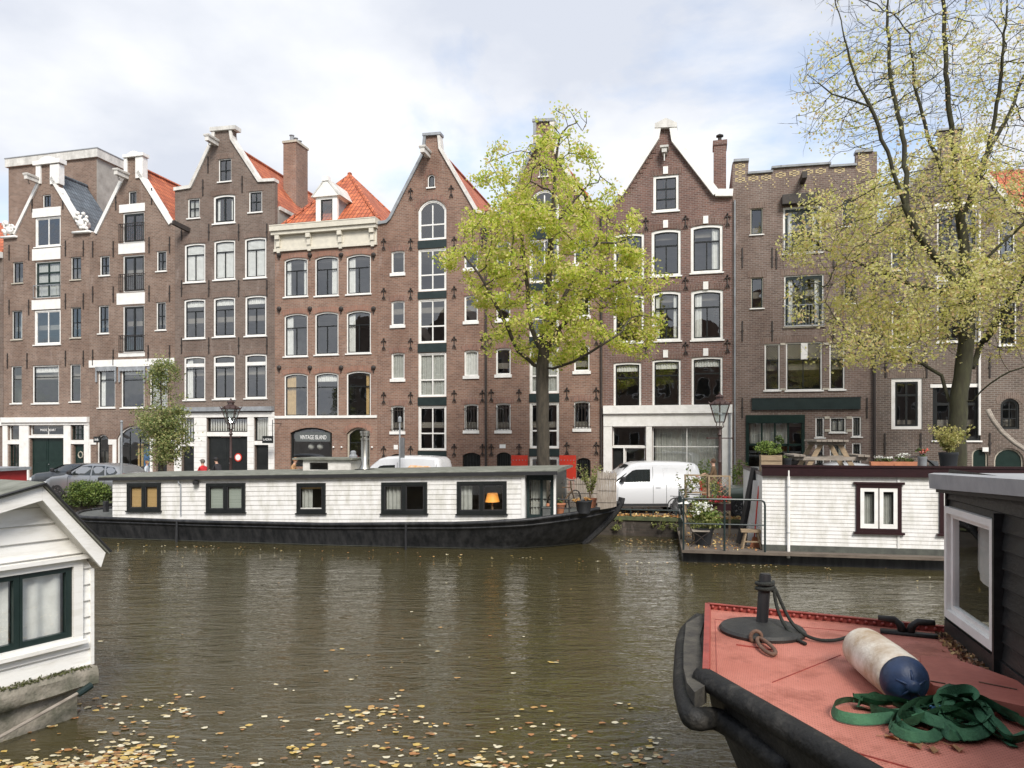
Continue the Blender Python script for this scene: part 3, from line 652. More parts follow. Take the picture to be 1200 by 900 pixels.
h = twin('warehouse', 'tall red brown warehouse house with open red shutters behind the green tree', 571, 707.5, 638,
    None, ((222,268),(280,331),(340,394),(407,461),(471.5,525.5),(535,565)),
    [(581.5,598,283,318,''),(581.5,598,342,378,''),(581,598.5,408,442.5,''),(581,598.5,472.5,508,'bar')],
    [(672.5,691,276,312,''),(672.5,691,338,374,''),(672.5,691,404,438.5,''),(672.5,691.5,470,506,'bar')], [(582,598.5,530,563),(676,692,536.5,575)], None, None, None, None)
h.win(632,642,192,208, arch=.3, fw=.05, v=(), h=(), sill='white')
for px in (576,608.5,664.5,699):
    for py in (341,400,464,528): h.anchor(px, py-(2 if px > 640 else 0), 'cross')
m = MB(); x, z = h.q(589,523); m.box(x-.16,x+.16,-.02,0,z-.1,z+.1); m.build('house_number_plate', M['letters'], h.t)
for l, r, t, b in ((600,619,533.5,556),(656,675.5,533.5,577)):
    a = h.rect(l, r, t, b); m = MB(); m.box(a[0], a[1], -.14, -.09, a[2], a[3]); so = m.build('shutter', M['red'], h.t); k = MB()
    for i in range(5): k.ball((a[0]+.1+(a[1]-a[0]-.2)*i/4, -.145, a[3]-.25), .03, 5)
    k.box(a[0]-.03,a[0]+.03,-.13,0,a[2]+.2,a[2]+.3); k.box(a[0]-.03,a[0]+.03,-.13,0,a[3]-.4,a[3]-.3); k.build('hinge', M['lead'], so)
h.coping([(571,252),(590,249),(627,170),(627,143)], .16, 'lead'); h.coping([(647,142),(648,170),(686,240),(707,241)], .22, 'oldwhite'); h.coping([(625,142),(649,141)], .14, 'lead', -.14, .4)
h.hoist(634, 172)
m = MB(); xx = h.q(705,400)[0]; m.tube([(xx,-.1,h.q(705,248)[1]),(xx,-.1,0)],.06,8); m.build('drainpipe', M['iron'], h.t)
h.finish([(571,254),(590,250),(627,172),(627,143),(647,142),(648,172),(686,242),(707.5,243)], apex=(637,152), eaveL=(571,264), eaveR=(707.5,252), depth=11, ydrop=.15)

# ---- house F
h = House('canal_house', 'dark purple brick gable house with white gable edges above white shop front', 707.5, 858, 'brick_f', 'f')
h.win(765.5,795.5,205,249, fw=.13, v=(.5,), h=(.35,.68), vtop=True, sw=.05, cur=None)
for row, cs in ((((719,755,273,328),(763.5,798,268.5,325),(809.5,847,263,321)),(None,'','right')),(((719,755,345,403),(764,798,341,401),(810,847.5,339,400)),('','lr','left'))):
    for (l, r, t, b), c in zip(row, cs): h.win(l,r,t,b, fw=.13, v=(.5,), h=(.33,), vtop=False, sw=.06, arch=.08, cur=c)
for (l, r, t, b) in ((719,751.5,424.5,478),(764.5,798,421,477),(810.5,847,418,476)): h.win(l,r,t,b, fw=.1, v=(), h=(.32,), sw=.06, arch=.04, sill=None, cur='top')
m = MB()
for px, py in ((780,200),(780,263),(827,258),(780,415),(827,413),(827,335),(737,268),(737,340)):
    x, z = h.q(px, py); m.box(x-.12, x+.12, -.05, -.013, z-.17, z+.2)
pieces(h, m, 'keystone', 'white')
for px in (757,803.5,852.5):
    for py in (261,333,409): h.anchor(px, py+(804-px)*.05, 'cross')
W = h.W; z1 = h.q(782,475)[1]; z2 = h.q(782,484.5)[1]; z3 = h.q(782,499.5)[1]
m = MB(); m.box(0,W,-.3,0,z2,z1); m.box(0,W,-.16,0,z3,z2-.002); m.build('fascia', M['white'], h.t)
bay(h,718,757,500,523,'dark','w',True,(),(),'white')
bay(h,718,730.5,525,568,'dark','door'); bay(h,732.5,756,525,568,'dark','w',True,(),(),'white')
a = h.rect(764.5,845,500.5,568); fo = bay(h,764.5,845.5,500.5,568,'dark','w',True,(.505,),(.34,),'white')
h.curtain(a[0]+.1,a[1]-.1,a[2]+.1,a[3]-.05,'sheer',.5,fo)
m = MB()
for l, r in ((707.5,717.6),(757.4,764.1),(846,858)): m.box(max(0,h.q(l,500)[0]), min(W,h.q(r,500)[0]), -.14, 0, h.base, z3-.002)
a = h.rect(717.7,757.3,523,525); m.box(a[0],a[1],-.05,0,a[2],a[3]); a = h.rect(730.6,732.4,525,568); m.box(a[0],a[1],-.04,0,a[2],a[3]-.01)
pieces(h, m, 'pilaster', 'white')
m = MB(); xx = W-.12; m.tube([(xx,-.22,z2),(xx,-.22,0)],.05,8); m.build('drainpipe', M['lead'], h.t)
x, z = h.q(779,180); m = MB(); m.box(x-.12,x+.12,-.5,.05,z-.1,z+.12); m.box(x-.2,x+.2,-.55,.07,z+.12,z+.22); m.bar((x,-.4,z-.5),(x,-.4,z),.05); m.build('hoist_beam', M['stonewhite'], h.t)
h.coping([(727,229),(769,163),(771,152)], .3, 'white', -.22, .45); h.coping([(789,152),(791,165),(839,227),(858,227)], .34, 'white', -.22, .45)
P = [h.q(*p) for p in ((767.5,152),(793.5,151),(793.5,146),(780.5,140.5),(767.5,147))]; m = MB(); m.slab(P,[],-.25,.5); m.build('pediment', M['stonewhite'], h.t)
m = MB()
for i in range(9):
    for (p0, p1) in (((735,226),(768,174)),((793,174),(834,226))):
        f = (i+.5)/9; x, z = h.q(p0[0]+(p1[0]-p0[0])*f, p0[1]+(p1[1]-p0[1])*f); m.box(x-.1,x+.1,-.03,-.004,z-.12,z+.04)
m.build('brick_dentil', M['lintel_f'], h.t)
h.finish([(707.5,242),(718,241),(727,231),(770,165),(771,151),(789,151),(790,166),(839,229),(858,228)], apex=(780,160), eaveL=(707.5,250), eaveR=(858,238), depth=11)
xa, za = FF.p(836.5,165,2.6); xb = FF.p(851,165,2.6)[0]; m = MB(); m.box(xa-h.s0, xb-h.s0, 2.6, 3.5, 9, za-STREET); m.box(xa-h.s0-.05, xb-h.s0+.05, 2.55, 3.55, za-STREET-.25, za-STREET); c = m.build('chimney', M['brick_f'], h.t)
m = MB(); cx = (xa+xb)/2-h.s0; m.lathe([(.1,0),(.1,.35),(.2,.36),(.2,.42),(.05,.5)], 8, (cx,3.05,za-STREET)); m.build('chimney_pot', M['iron'], c)

# ---- house G: flat parapet with yellow brick
h = House('canal_house', 'flat topped brown brick house with yellow brick ornaments along its parapet', 858, 1028, 'brick_g', 'g')
h.win(879.5,894,244,276, frame='sandstone', fw=.04, sash='bluegreen', v=(), h=(), sill='white', sh=.05); h.win(880,894.5,325,362.5, frame='sandstone', fw=.04, sash='bluegreen', v=(), h=(), sill='white', sh=.05)
h.win(987,1003,233,266, frame='sandstone', fw=.04, sash='bluegreen', v=(), h=(), sill='white', sh=.05); h.win(989,1004,322,357, frame='sandstone', fw=.04, sash='bluegreen', v=(), h=(), sill='white', sh=.05)
h.win(917.5,963.5,241.5,298, fw=.1, sash='bluegreen', sw=.12, v=(.5,), h=(), vtop=True, cur='lr'); h.win(919,965.5,322,384, fw=.06, sash='bluegreen', sw=.13, v=(.5,), h=(), vtop=True, sill='sandstone', cur='lr')
h.rail(918,963,273,297,'iron',.13); h.rail(919.5,965.5,357,383,'lead',.13)
a = h.rect(916,960,229,240); m = MB(); m.slab([(a[0],a[2]),(a[1],a[2]),(a[1],a[3]),(a[0],a[3])],[],-.35,0); m.build('awning_box', M['iron'], h.t)
for l, r in ((896,914),(972,990)): h.win(l,r,403-(.5 if l > 950 else 0),459-(1 if l > 950 else 0), fw=.06, sash='dark', v=(), h=(.34,), sill='white', cur=None)
h.win(921,963.5,401,459, fw=.06, sash='dark', v=(.48,), h=(.34,), vtop=True, sill='white', cur=None)
a = h.rect(938.5,946.5,402,421); m = MB(); m.box(a[0],a[1],.01,.06,a[2],a[3]); m.build('white_panel', M['white'], h.t)
m = MB()
for l, r, t, b in ((897,913,404.5,421),(922,938,402.5,420),(947,962,402.5,420),(973,989,404,421)):
    a = h.rect(l,r,t,b); n = 5
    for i in range(-n, n*2):
        x0_ = a[0]+(a[1]-a[0])*i/n; w_ = (a[3]-a[2])
        for s_ in (1,-1):
            p0 = [x0_ + (0 if s_ > 0 else w_), a[2]]; p1 = [x0_ + (w_ if s_ > 0 else 0), a[3]]
            def cl(p, q):
                o = list(p)
                for lim in (a[0], a[1]):
                    if (o[0]-lim)*(q[0]-lim) < 0 and ((lim == a[0] and o[0] < lim) or (lim == a[1] and o[0] > lim)):
                        f = (lim-o[0])/(q[0]-o[0]); o = [lim, o[1]+(q[1]-o[1])*f]
                return o
            if max(p0[0],p1[0]) < a[0] or min(p0[0],p1[0]) > a[1]: continue
            c0, c1_ = cl(p0,p1), cl(p1,p0); m.bar((c0[0],.085,c0[1]),(c1_[0],.085,c1_[1]),.012)
m.build('leaded_light', M['sandstone'], h.t)
a = h.rect(881,1008,467,480); m = MB(); m.box(a[0],a[1],-.12,-.015,a[2],a[3]); m.box(a[0]-.03,a[1]+.03,-.14,-.012,a[3],a[3]+.04); m.build('sign_board', M['bluegreen'], h.t)
a = h.rect(874,943,487,568); x0,x1,z0,z1 = a; h.holes.append([(x0,z0),(x1,z0),(x1,z1),(x0,z1)])
zt_ = h.q(908,496)[1]; zm = h.q(908,521)[1]; m = MB(); m.box(x0,x1,-.1,.15,zt_,z1+.03); m.box(x0,x0+.14,-.06,.15,z0,zt_); m.box(x1-.14,x1,-.06,.15,z0,zt_)
for k in (.25,.5,.75): x = x0+.14+(x1-x0-.28)*k; m.box(x-.04,x+.04,.02,.12,z0,zt_)
m.box(x0,x1,.02,.121,zm-.06,zm+.05); m.box(x0+.14,x1-.14,.05,.11,z0,z0+.5); fo = m.build('shop_window', M['green'], h.t)
p = MB(); p.poly([(x0+.1,.08,z0+.4),(x1-.1,.08,z0+.4),(x1-.1,.08,zt_),(x0+.1,.08,zt_)]); p.build('pane', M['glass_new'], fo)
h.curtain(x0+.2,x0+(x1-x0)*.75,zm,zt_,'sheer',.3,fo)
for l, r, t, b in ((955.5,966,489,514),(972.5,991.5,489,508),(998.5,1009.5,488,513)): h.win(l,r,t,b, fw=.06, sash='dark', v=(.5,), h=(), vtop=True, sill='white', cur='sheer', lint=False, sh=.05)
for l, r, t, b in ((955.5,966,520,548),(972.5,991.5,520,560),(998.5,1009.5,519,548)): h.win(l,r,t,b, fw=.06, sash='dark', v=(.5,), h=(.4,), vtop=True, sill='white', cur='sheer', lint=False, sh=.05)
m = MB()
for l, r, t, b in ((966.3,972.2,488,491),(991.8,998.2,488,491),(966.3,972.2,503,506),(991.8,998.2,503,506),(914.5,920.5,402,404.5),(914.5,920.5,455,457.5),(964,971.5,401.5,404),(964,971.5,454.5,457)):
    a = h.rect(l,r,t,b); m.box(a[0],a[1],-.03,0,a[2],a[3])
pieces(h, m, 'stone_block', 'sandstone')
m = MB(); x, z = h.q(940,212); m.bar((x,-.9,z),(x,0,z),.22,.3); m.build('hoist_beam', M['iron'], h.t)
m = MB(); rnd = random.Random(3)
def deco(px, py, pat, u=.058):
    x, z = h.q(px, py)
    m = MB()
    for (i, j, l) in pat: m.box(x+i*u*1.35, x+(i+l)*u*1.35-.015, -.012, -.001, z+j*u, z+(j+1)*u-.015)
    m.build('brick_ornament', M['yellowbrick'], h.t)
ring = [(-1,0,2),(-3,1,2),(1,1,2),(-1,2,2),(-3,-1,2),(1,-1,2),(-1,-2,2),(-3,0,1),(2,0,1)]
for px, py in ((867.5,195),(867.5,203),(867.5,211),(883,209.5),(898,208.5),(915,205.5),(931,203.5),(947,202),(962,201),(984,200),(1012,184),(1012,192),(1012,200)): deco(px, py, ring)
for px in (875,891,907,923,939,955,973,995): deco(px, 213.5-(px-875)*.07, [(-1,0,1),(0,-2,1),(-1,-4,1),(0,-6,1)])
h.anchors((870,905,977), (302,388), 'bar'); h.anchor(910,303); h.anchors((870,1016),(478,),'bar')
m = MB(); x = h.q(861,400)[0]; m.tube([(x,-.06,h.q(861,235)[1]),(x,-.06,0)],.04,6); m.build('drainpipe', M['lead'], h.t)
x2 = h.q(1024,400)[0]; m = MB(); m.tube([(x2,-.12,h.q(1024,300)[1]),(x2,-.12,0)],.07,8); m.build('drainpipe', M['iron'], h.t)
h.coping([(860.5,188.5),(877,187.5)],.12,'lead'); h.coping([(877,203),(905,201)],.1,'lead'); h.coping([(905,196.5),(915,195.5)],.1,'lead'); h.coping([(915,195.5),(973,191.5)],.1,'lead'); h.coping([(973,195),(1003,193)],.1,'lead'); h.coping([(1003,178),(1022,176.5)],.12,'lead')
h.finish([(858.5,190),(877,189),(877,204),(905,202),(905,197.5),(915,196.5),(973,192.5),(973,196),(1003,194),(1003,179),(1022,177.5),(1028,177.5)], depth=10, side='brick_g', floors=(3.3,6.0,9.5,12.6))

# ---- house H behind the big tree
h = House('warehouse', 'dark brown brick warehouse with arched cellar doors behind the big yellow tree on the right', 1028, 1214, 'brick_h', 'h')
h.win(1044.5,1081,443,503, fw=.17, v=(.5,), h=(.3,), vtop=True, sw=.09, sill=None); 
h.win(1093,1149,449,518, frame='dark', fw=.1, sash='dark', sw=.1, v=(.35,.7), h=(.35,), vtop=True, sill='white', lint=False)
h.panel(1090,1148,450,454,name='door_lintel'); 
h.win(1172.5,1194.5,467,503, frame='dark', fw=.07, v=(.5,), h=(.33,.66), vtop=True, arch=.3, sill=None)
h.win(1171,1192,348,406, fw=.07, v=(.5,), h=(.35,), vtop=False, arch=.2); h.win(1045,1066,352,408, fw=.07, v=(.5,), h=(.35,), arch=.2)
h.win(1044,1064,268,318, fw=.07, v=(.5,), h=(.35,), arch=.2); h.win(1170,1190,258,310, fw=.07, v=(.5,), h=(.35,), arch=.2)
for t, b in ((245,308),(330,402)):
    h.win(1098,1146,t,b, frame='oldwhite', fw=.08, sash='dark', sw=.12, v=(.33,.66), h=(.4,), vtop=True, sill='white', lint=False); h.panel(1095,1148,t-8,t-.5,name='door_lintel')
h.win(1112,1130,188,212, fw=.06, v=(.5,), h=(.5,), vtop=True, arch=.2)
for l, r, a_, n in ((1165,1200,.55,'double_door'),(1139,1158,.35,'cellar_door')):
    x0,x1,z0,z1 = h.rect(l,r,525,580); h.holes.append(arc_top(x0,x1,z0,z1,a_)); m = MB(); m.slab(arc_top(x0+.002,x1-.002,z0,z1-.002,a_),[arc_top(x0+.07,x1-.07,z0+.01,z1-.07,a_*.95)],.08,.16); fo = m.build('door_frame', M['sandstone'], h.t)
    m = MB(); m.slab(arc_top(x0+.07,x1-.07,z0+.01,z1-.07,a_*.95),[],.12,.18); m.build(n, M['green'], fo)
m = MB(); a = h.rect(1151,1158,519,524); m.box(a[0],a[1],-.05,0,a[2]-.2,a[3]-.2); x,_ = h.q(1147,400); m.tube([(x,-.08,h.q(1147,250)[1]),(x,-.08,h.q(1147,510)[1])],.05,6); m.build('drainpipe', M['white'], h.t)
h.anchors((1038,1086,1160,1205), (430,330), 'bar'); h.anchors((1037,1079,1160),(520,),'bar')
h.coping([(1028,262),(1036,258),(1095,176)], .18, 'lead'); h.coping([(1127,172),(1190,245),(1214,250)], .22, 'oldwhite')
m = MB(); a = h.rect(1101,1127,150,152.5); m.box(a[0]-.08,a[1]+.08,-.08,.55,a[2],a[3]); m.build('gable_top', M['lead'], h.t)
h.finish([(1028,263),(1036,260),(1095,178),(1101,172),(1101,152),(1127,151),(1127,174),(1190,247),(1214,252)], apex=(1113,162), eaveL=(1028,275), eaveR=(1214,262), depth=11)

# ---- neighbours at both ends of the row
h = House('canal_house', 'brown brick house cut by the left edge, with orange tiled roof beside the scroll stone', -92, 3.6, 'brick_c', 'c')
for t, b in ((300,336),(364,402),(430,476)):
    for l in (-80,-55,-28): h.win(l,l+17,t+3,b, fw=.07, v=(.5,), h=(.33,), arch=.08)
bay(h,-80,-60,505,563,'green','door'); bay(h,-50,-6,500,545,'dark','w',True,(.5,),(.35,))
a = h.rect(-6,3,494,499); m = MB(); m.box(0,h.W,-.1,0,a[2],a[3]); m.build('cornice', M['white'], h.t)
a = h.rect(-6,3.6,296,303); m = MB(); m.box(0,h.W,-.25,0,a[2],a[3]); m.build('gutter_cornice', M['white'], h.t)
P0 = h.q(-40,296)[1]; W = h.W
for pts, mt in (([(0,.0,P0),(W,.0,P0),(W,3.5,P0+3),(0,3.5,P0+3)],'tile_x'),([(W,8,P0),(0,8,P0),(0,3.5,P0+3),(W,3.5,P0+3)],'tile_x')):
    m = MB(); q2 = [(a,b,c-.14) for a,b,c in pts]; m.add(pts+q2,[(0,1,2,3),(7,6,5,4),(0,4,5,1),(1,5,6,2),(2,6,7,3),(3,7,4,0)]); m.build('roof', M[mt], h.t)
h.finish([(-92,300),(3.6,297)], depth=8, slab_flat=P0-.3)
h = House('canal_house', 'brick house with orange tiled roof and skylight at the right edge behind the big tree', 1214.5, 1330, 'brick_e', 'e')
for t, b in ((290,345),(365,420),(440,500)):
    for l in (1222,1258,1294): h.win(l,l+24,t,b, fw=.08, v=(.5,), h=(.33,), arch=.08)
bay(h,1225,1245,520,580,'green','door'); bay(h,1255,1310,515,560,'dark','w',True,(.5,),(.35,))
P0 = h.q(1250,268)[1]; W = h.W
for pts in ([(-.6,-.1,P0),(W,-.1,P0),(W,4.5,P0+4.2),(-.6,4.5,P0+4.2)],[(W,9,P0),(-.6,9,P0),(-.6,4.5,P0+4.2),(W,4.5,P0+4.2)]):
    m = MB(); q2 = [(a,b,c-.14) for a,b,c in pts]; m.add(pts+q2,[(0,1,2,3),(7,6,5,4),(0,4,5,1),(1,5,6,2),(2,6,7,3),(3,7,4,0)]); m.build('roof', M['tile_x'], h.t)
h.finish([(1214.5,272),(1330,262)], depth=9, slab_flat=P0-.3)
# ---------------------------------------------------------------- street, quay, water
brick('paving', (.19,.155,.135), (.14,.115,.10), (.12,.105,.09), row=.1, width=.21)
pbr('asphaltbrick', (.17,.13,.115), (.12,.095,.085), 3, .9, bump=.2)
brick('quaybrick', (.07,.055,.045), (.04,.034,.028), (.06,.055,.045), row=.09, width=.24)
pbr('kerb', (.30,.28,.25), (.2,.19,.17), 4, .8, bump=.1)
pbr('moss', (.10,.115,.05), (.05,.06,.03), 5, .95, bump=.4)
def FW(x, y, z): return tuple(FF.w(x, y, z))
m = MB(); m.poly([FW(-300,-6.6,.676), FW(300,-6.6,.676), FW(300,-2.2,.676), FW(-300,-2.2,.676)]); tag(m.build('road', M['asphaltbrick']), kind='structure')
m = MB()
for a, b in ((0,.001),):
    V = [FW(-60,-2.2,.4), FW(60,-2.2,.4), FW(60,0,.4), FW(-60,0,.4), FW(-60,-2.2,.79), FW(60,-2.2,.79), FW(60,0,.79), FW(-60,0,.79)]
    m.add(V, [(0,3,2,1),(4,5,6,7),(0,1,5,4),(1,2,6,5),(2,3,7,6),(3,0,4,7)])
tag(m.build('pavement', M['paving']), kind='structure')
t = thing('quay_wall', 'dark mossy brick quay wall with stone cap along the far side of the canal', 'wall', FF.w(0, -10.35, 0), FF.a)
m = MB(); m.box(-150,150,0,.5,-1.5,.56); m.build('wall', M['quaybrick'], t); m = MB(); m.box(-150,150,-.06,.4,.562,.69); m.build('cap_stone', M['moss'], t)
m = MB(); m.poly([FW(-300,-10.3,0), FW(-300,-38,0), FW(300,-38,0), FW(300,-10.3,0)][::1]); wt = m.build('water', M['kerb']); tag(wt, kind='structure')
m_, n, l, b = newmat('waterm')
b.inputs['Base Color'].default_value = (.056,.047,.020,1); b.inputs['Roughness'].default_value = .02; b.inputs['IOR'].default_value = 1.6
b.inputs['Specular IOR Level'].default_value = .5
tc = n.new('ShaderNodeTexCoord'); mp = n.new('ShaderNodeMapping'); mp.inputs['Rotation'].default_value = (0,0,FF.a+.1); mp.inputs['Scale'].default_value = (.30,.9,1); l.new(tc.outputs['Object'], mp.inputs[0])
na = n.new('ShaderNodeTexNoise'); na.inputs['Scale'].default_value = 3.0; na.inputs['Detail'].default_value = 5; na.inputs['Roughness'].default_value = .55; na.inputs['Distortion'].default_value = .6; l.new(mp.outputs[0], na.inputs[0])
nb = n.new('ShaderNodeTexNoise'); nb.inputs['Scale'].default_value = .45; nb.inputs['Detail'].default_value = 2; l.new(mp.outputs[0], nb.inputs[0])
ml = n.new('ShaderNodeMath'); ml.operation = 'MULTIPLY_ADD'; ml.inputs[1].default_value = 1.6; l.new(nb.outputs[0], ml.inputs[0]); l.new(na.outputs[0], ml.inputs[2])
nc = n.new('ShaderNodeTexNoise'); nc.inputs['Scale'].default_value = 9; nc.inputs['Detail'].default_value = 2; nc.inputs['Distortion'].default_value = 1.0; l.new(mp.outputs[0], nc.inputs[0])
m3 = n.new('ShaderNodeMath'); m3.operation = 'MULTIPLY_ADD'; m3.inputs[1].default_value = .42; l.new(nc.outputs[0], m3.inputs[0]); l.new(ml.outputs[0], m3.inputs[2])
bp = n.new('ShaderNodeBump'); bp.inputs['Strength'].default_value = 1; bp.inputs['Distance'].default_value = .052; l.new(m3.outputs[0], bp.inputs['Height'])
nd = n.new('ShaderNodeTexNoise'); nd.inputs['Scale'].default_value = .16; nd.inputs['Detail'].default_value = 2; l.new(tc.outputs['Object'], nd.inputs[0]); mrd = n.new('ShaderNodeMapRange'); mrd.inputs[1].default_value = .35; mrd.inputs[2].default_value = .65; mrd.inputs[3].default_value = .6; mrd.inputs[4].default_value = 1.0; l.new(nd.outputs[0], mrd.inputs[0]); l.new(mrd.outputs[0], bp.inputs['Strength']); l.new(bp.outputs[0], b.inputs['Normal'])
MATS['waterm'] = m_; wt.data.materials.clear(); wt.data.materials.append(m_)
m = MB(); m.poly([FW(-300,-38,.7), FW(-300,-400,.7), FW(300,-400,.7), FW(300,-38,.7)]); tag(m.build('ground', M['paving']), kind='structure')
t = thing('quay_wall', 'brick quay wall on the near bank behind the red barge', 'wall', FF.w(0, -38, 0), FF.a)
m = MB(); m.box(-150,150,-.5,0,-1.5,.68); m.build('wall', M['quaybrick'], t)

# houses on the near bank (seen mirrored in the panes and the canal)
rnd = random.Random(5); pane_me = None
NB = []
for i in range(13):
    w = 6.4; x = -41+i*w; hh = rnd.uniform(13.5,17.5); mat = M['brick_'+rnd.choice('abcefgh')]
    t = thing('canal_house', 'narrow brick canal house on the near bank, outside the picture', 'house', FF.w(x, -54, STREET), FF.a, 'houses on the near bank outside the picture')
    m = MB(); P = [(.02,-.1),(w-.02,-.1),(w-.02,hh),(w*.6,hh+3),(w*.4,hh+3),(.02,hh)]; hol = []
    for r in range(4):
        for c in range(3): a = .7+c*1.9; hol.append([(a,1+r*3.3),(a+1.2,1+r*3.3),(a+1.2,3.1+r*3.3),(a,3.1+r*3.3)])
    m.slab(P, hol, -8, 0); m.build('wall', mat, t)
    for q in hol:
        (a,b_),(c_,_),(_,d) = q[0], q[1], q[2]; m = MB(); m.slab([(a,b_),(c_,b_),(c_,d),(a,d)], [[(a+.1,b_+.1),(c_-.1,b_+.1),(c_-.1,d-.1),(a+.1,d-.1)]], -.14, -.04); f = m.build('window', M['white'], t)
        m = MB(); m.box(a+.05,c_-.05,-.2,-.15,b_+.05,d-.05); m.build('pane', M['dark'], f)

# ---------------------------------------------------------------- street lamps
def lantern_glass():
    return M['lampglass']
glassmat('lampglass', tint=(.8,.84,.84), refl=.12, wav=.02)
pbr('lampiron', (.035,.02,.018), (.06,.028,.024), 6, .5)
def street_lamp(px, ytop, fy, label):
    x, z = FF.p(px, ytop, fy); H = z-STREET; t = thing('street_lamp', label, 'street lamp', FF.w(x, fy, STREET), FF.a, 'street lamps on the quay')
    m = MB(); m.lathe([(.16,0),(.16,.5),(.12,.58),(.1,.7),(.1,1.0),(.075,1.1),(.06,1.9),(.08,1.95),(.06,2.0),(.045,H-1.55),(.09,H-1.5),(.05,H-1.42),(.04,H-1.28)], 10); m.build('post', M['lampiron'], t, smooth='auto')
    m = MB(); m.bar((-.42,0,H-1.62),(.42,0,H-1.62),.035); m.ball((-.43,0,H-1.62),.045,6); m.ball((.43,0,H-1.62),.045,6); m.build('ladder_bar', M['lampiron'], t)
    m = MB(); n = 6; zb, zt = H-1.05, H-.42; rb, rt = .17, .38
    for k in range(n):
        a = 2*math.pi*(k+.5)/n; c, s_ = math.cos(a), math.sin(a); a2 = 2*math.pi*(k+1.5)/n; c2, s2 = math.cos(a2), math.sin(a2)
        m.bar((rb*c,rb*s_,zb),(rt*c,rt*s_,zt),.028); m.bar((rb*c,rb*s_,zb),(rb*c2,rb*s2,zb),.03); m.bar((rt*c,rt*s_,zt),(rt*c2,rt*s2,zt),.04)
        m.tube([(.04*c,.04*s_,H-1.3),(.15*c,.15*s_,H-1.22),(.12*c,.12*s_,H-1.1),(rb*c,rb*s_,zb)],.016,5)
        m.tube([(rt*c,rt*s_,zt),(rt*1.22*c,rt*1.22*s_,zt+.1)],[.03,.008],5); m.tube([((rt*(c+c2))/2,(rt*(s_+s2))/2,zt+.02),((rt*(c+c2))/2*1.1,(rt*(s_+s2))/2*1.1,zt+.09)],[.035,.008],5)
    lt = m.build('lantern', M['lampiron'], t)
    m = MB(); m.lathe([(rt*1.04,zt+.02),(.22,zt+.13),(.13,zt+.18),(.12,zt+.24),(.16,zt+.25),(.16,zt+.29),(.05,zt+.35),(.035,zt+.4),(.05,H-.01),(.01,H+.03)], 6); m.build('crown', M['lampiron'], lt)
    m = MB(); m.lathe([(rb-.01,zb),(rt-.01,zt)], 6); m.v = m.v; g = m.build('lantern_glass', M['lampglass'], lt)
    m = MB(); m.ball((0,0,zb+.3),.07,8); m.build('bulb', M['letters'], lt)
street_lamp(270.5, 467.5, -9.6, 'dark street lamp with crown lantern in front of the white tiled garage front')
street_lamp(843.5, 460, -9.75, 'dark street lamp with crown lantern right of the white van')

# ---------------------------------------------------------------- vehicles
def paint(name, c, rough=.25, metal=0.0):
    m, n, l, b = newmat(name); b.inputs['Base Color'].default_value = c4(c); b.inputs['Roughness'].default_value = rough; b.inputs['Metallic'].default_value = metal
    b.inputs['Coat Weight'].default_value = .6; b.inputs['Coat Roughness'].default_value = .06
    tc = n.new('ShaderNodeTexCoord'); nz = n.new('ShaderNodeTexNoise'); nz.inputs['Scale'].default_value = 2.5; nz.inputs['Detail'].default_value = 6; l.new(tc.outputs['Object'], nz.inputs[0])
    mr = n.new('ShaderNodeMapRange'); mr.inputs[3].default_value = rough-.08; mr.inputs[4].default_value = rough+.2; l.new(nz.outputs[0], mr.inputs[0]); l.new(mr.outputs[0], b.inputs['Roughness'])
    MATS[name] = m; return m
paint('vanwhite', (.60,.61,.625)); paint('carsilver', (.27,.28,.29), .3, .5); paint('cardark', (.035,.04,.045)); paint('cargreen', (.03,.045,.035)); paint('carlight', (.6,.61,.62))
pbr('rubber', (.02,.02,.02), (.03,.03,.03), 8, .8); pbr('rim', (.35,.36,.37), (.28,.28,.29), 6, .35, metal=.7); pbr('trim', (.025,.025,.027), None, 6, .5)
glassmat('carglass', tint=(.32,.37,.36), refl=.18, wav=.03)
m_, n, l, b = newmat('headlight'); b.inputs['Base Color'].default_value = (.75,.78,.8,1); b.inputs['Roughness'].default_value = .1; MATS['headlight'] = m_
m_, n, l, b = newmat('taillight'); b.inputs['Base Color'].default_value = (.45,.02,.02,1); b.inputs['Roughness'].default_value = .2; MATS['taillight'] = m_
def lerp_tab(tab, x):
    if x <= tab[0][0]: return tab[0][1:]
    for a, b in zip(tab[:-1], tab[1:]):
        if x <= b[0]:
            f = (x-a[0])/(b[0]-a[0]); return tuple(p+(q-p)*f for p, q in zip(a[1:], b[1:]))
    return tab[-1][1:]
